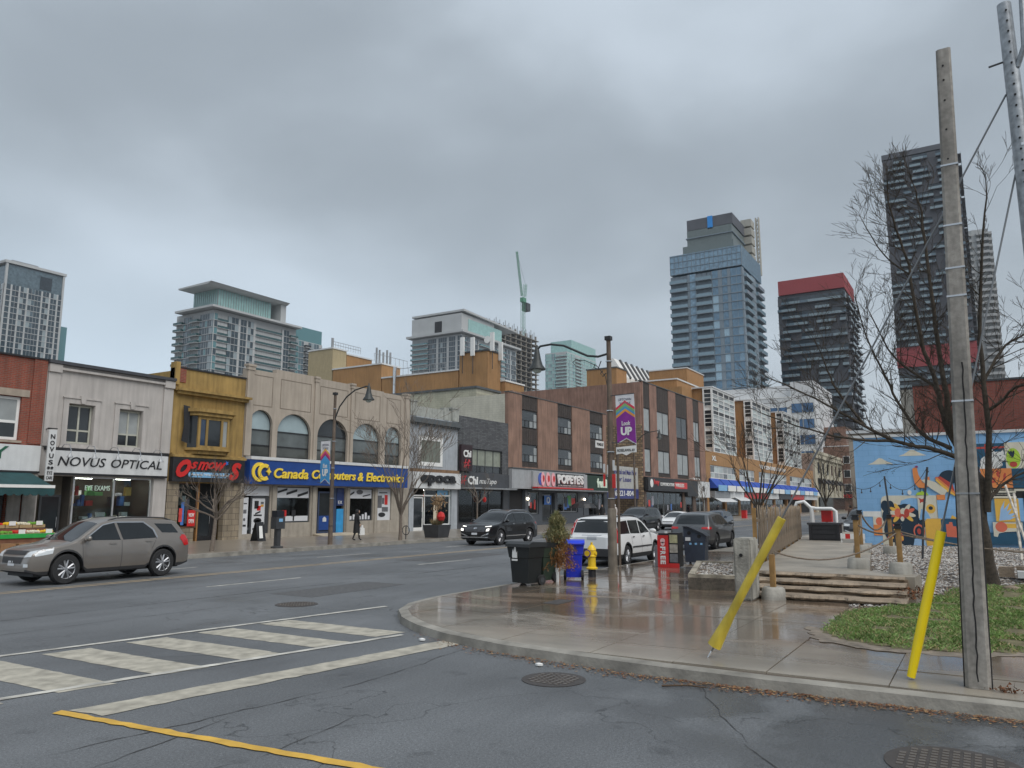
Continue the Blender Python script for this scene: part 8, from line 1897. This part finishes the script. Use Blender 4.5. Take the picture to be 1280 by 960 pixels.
tag(q.build('dried_plants', [mat('dry_green', (.09, .1, .04), .9), mat('dry_tan', (.3, .2, .11), .9)], pt), kind='stuff'); q = MB(); q.ball((35.3, 26.1, 1.3), .24, 8, sq=(1, 1, 1.2)); q.build('red_ornament', M['redp'], pt)
def ring_rack(x, y, label):
    t = thing('bicycle_rack', label, 'bicycle rack', (x, y, .15), group='ring bicycle racks'); MB().tube([(x, y, .15), (x, y, .85)], .03, 6).build('post', M['dgrey'], t)
    q = MB(); q.tube([(x, y + .24 * math.cos(2 * PI * k / 14), .62 + .24 * math.sin(2 * PI * k / 14)) for k in range(15)], .022, 6, cap=False); q.build('ring', M['dgrey'], t)
ring_rack(38.6, 26.5, 'ring bicycle rack just right of the square grey planter'); ring_rack(32.6, 26.4, 'ring bicycle rack at the foot of the tall young bare tree')
af = thing('sandwich_board', 'black and white folding sandwich board at the corner of the ochre shop', 'sandwich board', (27.2, 31.5, .15)); q = MB()
q.add([(26.9, 31.2, .15), (27.4, 31.2, .15), (27.4, 31.45, 1.1), (26.9, 31.45, 1.1), (26.9, 31.24, .15), (27.4, 31.24, .15), (27.4, 31.49, 1.1), (26.9, 31.49, 1.1)], [(0, 1, 2, 3), (7, 6, 5, 4), (0, 4, 5, 1), (2, 6, 7, 3), (1, 5, 6, 2), (0, 3, 7, 4)]); q.build('front_board', M['black'], af)
q = MB(); q.add([(27.4, 31.2 + .6, .15), (26.9, 31.8, .15), (26.9, 31.5, 1.1), (27.4, 31.5, 1.1)], [(0, 1, 2, 3)]); q.build('rear_board', M['black'], af); q = MB(); q.add([(26.98, 31.2, .3), (27.2, 31.2, .3), (27.25, 31.36, .9), (27.05, 31.36, .9)], [(0, 1, 2, 3)]); q.build('white_panel', M['white'], af)
# fruit stand
fs_ = thing('fruit_stand', 'tiered street fruit stand with green edging below the green awning', 'market stall', (15.6, 31.6, .15)); B('stand', mat('brown_crate', (.2, .09, .05), .8, var=.3), fs_, 13.4, 17.0, 31.3, 32.4, .15, .75); B('shelf_edge', mat('bright_green_edge', (.02, .33, .06), .5), fs_, 13.4, 17.0, 31.25, 31.299, .72, .88); B('shelf', mat('brown_crate', (0, 0, 0)), fs_, 13.4, 17.0, 32.0, 32.9, .75, 1.05)
fcol = [mat('fruit_yellow', (.8, .5, .03), .5), mat('fruit_orange', (.8, .22, .02), .5), mat('fruit_red', (.55, .03, .02), .5), mat('fruit_green', (.15, .35, .04), .5), mat('fruit_pale', (.7, .65, .5), .5)]
rr = random.Random(8)
for k in range(7):
    for row in range(2):
        x0, y0, z0 = 13.5 + k * .5, 31.35 + row * .75, .78 + row * .3
        cr_b = thing('fruit_crate', 'small open crate of fruit, %s from the left on the %s shelf' % (['first', 'second', 'third', 'fourth', 'fifth', 'sixth', 'seventh'][k], ['lower front', 'upper rear'][row]), 'crate', (x0, y0, z0), group='fruit crates on the stand')
        q = MB(); q.box(x0, x0 + .46, y0, y0 + .02, z0, z0 + .12); q.box(x0, x0 + .46, y0 + .58, y0 + .6, z0, z0 + .12); q.box(x0, x0 + .02, y0 + .02, y0 + .58, z0, z0 + .12); q.box(x0 + .44, x0 + .46, y0 + .02, y0 + .58, z0, z0 + .12); q.box(x0 + .02, x0 + .44, y0 + .02, y0 + .58, z0, z0 + .03); q.build('box', mat('crate_wood', (.35, .25, .13), .8), cr_b)
        c = rr.randrange(5); q = MB()
        for i in range(4):
            for j in range(5): q.ball((x0 + .08 + i * .1, y0 + .08 + j * .11, z0 + .13 + rr.random() * .05), .055, 6)
        tag(q.build('fruit', fcol[(c + row * 2) % 5], cr_b), kind='stuff')
        if k % 2 == 0: B('price_card', M['white'], cr_b, x0 + .1, x0 + .34, y0 - .03, y0 - .01, z0 + .1, z0 + .26)
for k in range(5): tag(MB().box(13.5 + k * .62, 14.02 + k * .62, 30.75, 31.2, .15, .55).build('carton', mat('kraft_carton', (.28, .15, .07), .85, var=.2), org=(13.7 + k * .62, 31, .15)), 'brown carton on the pavement before the fruit stand, %s from the left' % ['first', 'second', 'third', 'fourth', 'fifth'][k], 'carton')

# ---------------------------------------------------------------- people
def person(x, y, z, h, rz, label, coat, legs, hood=None, stride=.16, skirt=.5, bag=False, skinc=(.45, .28, .2)):
    root = thing('person', label, 'person', (0, 0, 0)); k_ = h / 1.7; V = []; E_ = []; Rr = []
    def j(p, r, par=None):
        V.append(tuple(c * k_ for c in p)); Rr.append(r * k_)
        if par is not None: E_.append((par, len(V) - 1))
        return len(V) - 1
    pel = j((0, 0, .93), .135); wst = j((0, 0, 1.08), .12, pel); ch_ = j((.0, 0, 1.28), .15, wst); sh = j((0, 0, 1.42), .10, ch_); nk = j((.01, 0, 1.5), .052, sh); hd = j((.02, 0, 1.58), .085, nk); ht = j((.02, 0, 1.66), .08, hd)
    for s in (1, -1):
        hp_ = j((0, s * .09, .88), .085, pel); kn = j((.03 + s * stride * .6, s * .09, .49), .058, hp_); an = j((s * stride * 1.1 - (.04 if s < 0 else 0), s * .09, .09), .04, kn); to = j((s * stride * 1.1 + .13, s * .1, .04), .035, an)
        s1 = j((0, s * .17, 1.4), .06, sh); el = j((-s * .05, s * .22, 1.14), .045, s1); wr = j((-s * .1 + .06, s * .23, .92), .032, el)
    me = bpy.data.meshes.new('sk'); me.from_pydata(V, E_, []); ob = bpy.data.objects.new('sk', me); COL.objects.link(ob); md = ob.modifiers.new('s', 'SKIN'); md.use_smooth_shade = True
    for i, sv in enumerate(me.skin_vertices[0].data): sv.radius = (Rr[i], Rr[i])
    me.skin_vertices[0].data[0].use_root = True; ob.modifiers.new('u', 'SUBSURF').levels = 1
    dg = bpy.context.evaluated_depsgraph_get(); bme = bpy.data.meshes.new_from_object(ob.evaluated_get(dg)); bpy.data.objects.remove(ob); bme.name = 'body'; bme.materials.clear()
    for m_ in (mat(*legs), mat(*coat), mat('skin', skinc, .6)): bme.materials.append(m_)
    for p in bme.polygons:
        c = p.center; p.material_index = 0 if c.z < .9 * k_ else (1 if c.z < 1.49 * k_ else 2)
    inst(bme, 'body', root)
    q = MB(); n = 16; rings = [(1.46, .09, .1), (1.4, .13, .20), (1.25, .155, .215), (1.05, .145, .19), (.85, .17, .21), (skirt, .19, .22)]; vs = []
    for zz, a, b in rings:
        for i in range(n): t = 2 * PI * i / n; vs.append((a * math.cos(t) * k_, b * math.sin(t) * k_, zz * k_ + (.01 * math.sin(3 * t))))
    q.add(vs, [(r_ * n + i, (r_ + 1) * n + i, (r_ + 1) * n + (i + 1) % n, r_ * n + (i + 1) % n) for r_ in range(len(rings) - 1) for i in range(n)]); q.build('coat', mat(*coat), root, smooth=60)
    q = MB(); q.ball((-.005 * k_, 0, 1.60 * k_), .125 * k_, 12, sq=(.95, .85, 1.15)); vv = q.v
    if hood: q.build('hood', mat(*hood), root, smooth=80)
    else: q2 = MB(); q2.ball((-.01 * k_, 0, 1.63 * k_), .112 * k_, 12, sq=(.95, .85, 1.05)); q2.build('hair', mat('dark_hair', (.02, .015, .012), .7), root, smooth=80)
    f = MB(); f.ball((.115 * k_, 0, 1.58 * k_), .075 * k_, 10, sq=(.5, .85, 1.15)); f.build('face', mat('skin', (0, 0, 0)), root, smooth=80)
    f = MB()
    for s in (1, -1): f.ball((.15 * k_, s * .03 * k_, 1.60 * k_), .011 * k_, 6)
    f.build('eyes', M['black'], root)
    for s in (1, -1):
        q = MB(); wx, wy, wz = (-s * .1 + .06) * k_, s * .235 * k_, .9 * k_; q.ball((wx, wy, wz - .035 * k_), .038 * k_, 8, sq=(1, .5, 1.1))
        for i, (dx, l) in enumerate(((-.026, .05), (-.009, .062), (.009, .058), (.025, .045))): q.tube([(wx + dx * k_, wy, wz - .06 * k_), (wx + dx * k_ + .006, wy - s * .008, wz - (.06 + l * .6) * k_), (wx + dx * k_ + .014, wy - s * .02, wz - (.06 + l) * k_)], [.0095 * k_, .009 * k_, .007 * k_], 5)
        q.tube([(wx + .03 * k_, wy, wz - .02 * k_), (wx + .055 * k_, wy - s * .01, wz - .05 * k_), (wx + .055 * k_, wy - s * .015, wz - .075 * k_)], [.011 * k_, .01 * k_, .008 * k_], 5); q.build('hand', mat('skin', (0, 0, 0)), root, smooth=60)
    root.location = (x, y, z); root.rotation_euler = (0, 0, rz)
    if bag:
        g = MB(); a = Vector((x, y, z)); g.prism([(-.17, .28), (.17, .28), (.15, .62), (.06, .64), (.03, .78), (-.03, .78), (-.06, .64), (-.15, .62)], 'y', -.05, .05); o = g.build('carrier_bag', M['white'], org=(0, 0, 0)); o.location = (x + bag[0], y + bag[1], z); tag(o, 'white plastic carrier bag held by the person in black', 'bag')
    return root
BK = ('coat_black', (.012, .012, .014), .8); BL_ = ('coat_navy', (.02, .03, .06), .8); WC = ('coat_cream', (.55, .5, .48), .8); LG = ('trousers_black', (.015, .015, .017), .8)
person(30.1, 27.6, .15, 1.56, R(-40), 'person in a long black hooded coat walking on the far pavement with a white bag', BK, LG, hood=BK, skirt=.42, bag=(.22, -.16))
person(69.3, 31.8, .15, 1.8, R(190), 'person in dark clothes with pale bag walking past the fried chicken shop', BK, LG, skirt=.75)
person(70.9, 31.2, .15, 1.8, R(185), 'person in a white hooded coat outside the dark green shop', WC, LG, hood=('coat_white', (.7, .7, .7), .8), skirt=.7)
for k, (x, y, c, l) in enumerate([(100, 29.5, BK, 'person in black standing under the black shop signs'), (117, 29, BL_, 'person in navy near the blue awnings'), (60, 8.2, ('coat_brown', (.12, .07, .05), .8), 'person in a brown jacket on the near pavement behind the fence'), (128, 28.6, BK, 'person in black further along under the blue awnings'), (122, 27.5, ('coat_red', (.35, .05, .05), .8), 'person in a dull red jacket by the far kerb')]):
    person(x, y, HT, 1.75, R(60 * k), l, c, LG, skirt=.75)
# street litter bins and boxes further along, to fill the far pavement
for k, (x, y, m, l) in enumerate([(76.5, 27.5, M['dgrey'], 'dark street bin on the far pavement near the green shop'), (93, 27, M['grey'], 'grey utility cabinet on the far pavement before the tall block'), (104, 27.2, M['redp'], 'red newspaper box on the far pavement'), (110, 27, M['dgrey'], 'dark street bin near the yellow downpipe')]):
    t = thing('street_box', l, 'street bin', (x, y, .15)); MB().box(x - .35, x + .35, y - .3, y + .3, .15, 1.2).build('body', m, t); MB().prism([(x - .4, 1.2), (x + .4, 1.2), (x + .3, 1.38), (x - .3, 1.38)], 'y', y - .34, y + .34).build('lid', M['dgrey'], t)
pu = thing('parasol', 'closed black and white parasol board above the white saloon', 'parasol', (62.5, 30.5, .15)); q = MB(); q.tube([(62.5, 30.5, .15), (62.5, 30.5, 2.3)], .03, 6); q.build('shaft', M['dgrey'], pu); MB().lathe((62.5, 30.5, 2.0), [(1.2, -.35), (.9, 0), (.05, .35)], 12).build('canopy', M['black'], pu)
# thin haze in the air between the shops and the far towers
hzb = MB().box(-30, 560, -60, 470, -1.2, 214).build('haze', [])
hm_ = bpy.data.materials.new('haze_air'); hm_.use_nodes = True; nt2 = hm_.node_tree
for n_ in list(nt2.nodes): nt2.nodes.remove(n_)
o_ = nt2.nodes.new('ShaderNodeOutputMaterial'); v_ = nt2.nodes.new('ShaderNodeVolumePrincipled'); v_.inputs['Color'].default_value = (.80, .86, .93, 1); v_.inputs['Density'].default_value = .00014; nt2.links.new(v_.outputs[0], o_.inputs['Volume'])
hzb.data.materials.append(hm_); tag(hzb, kind='stuff')
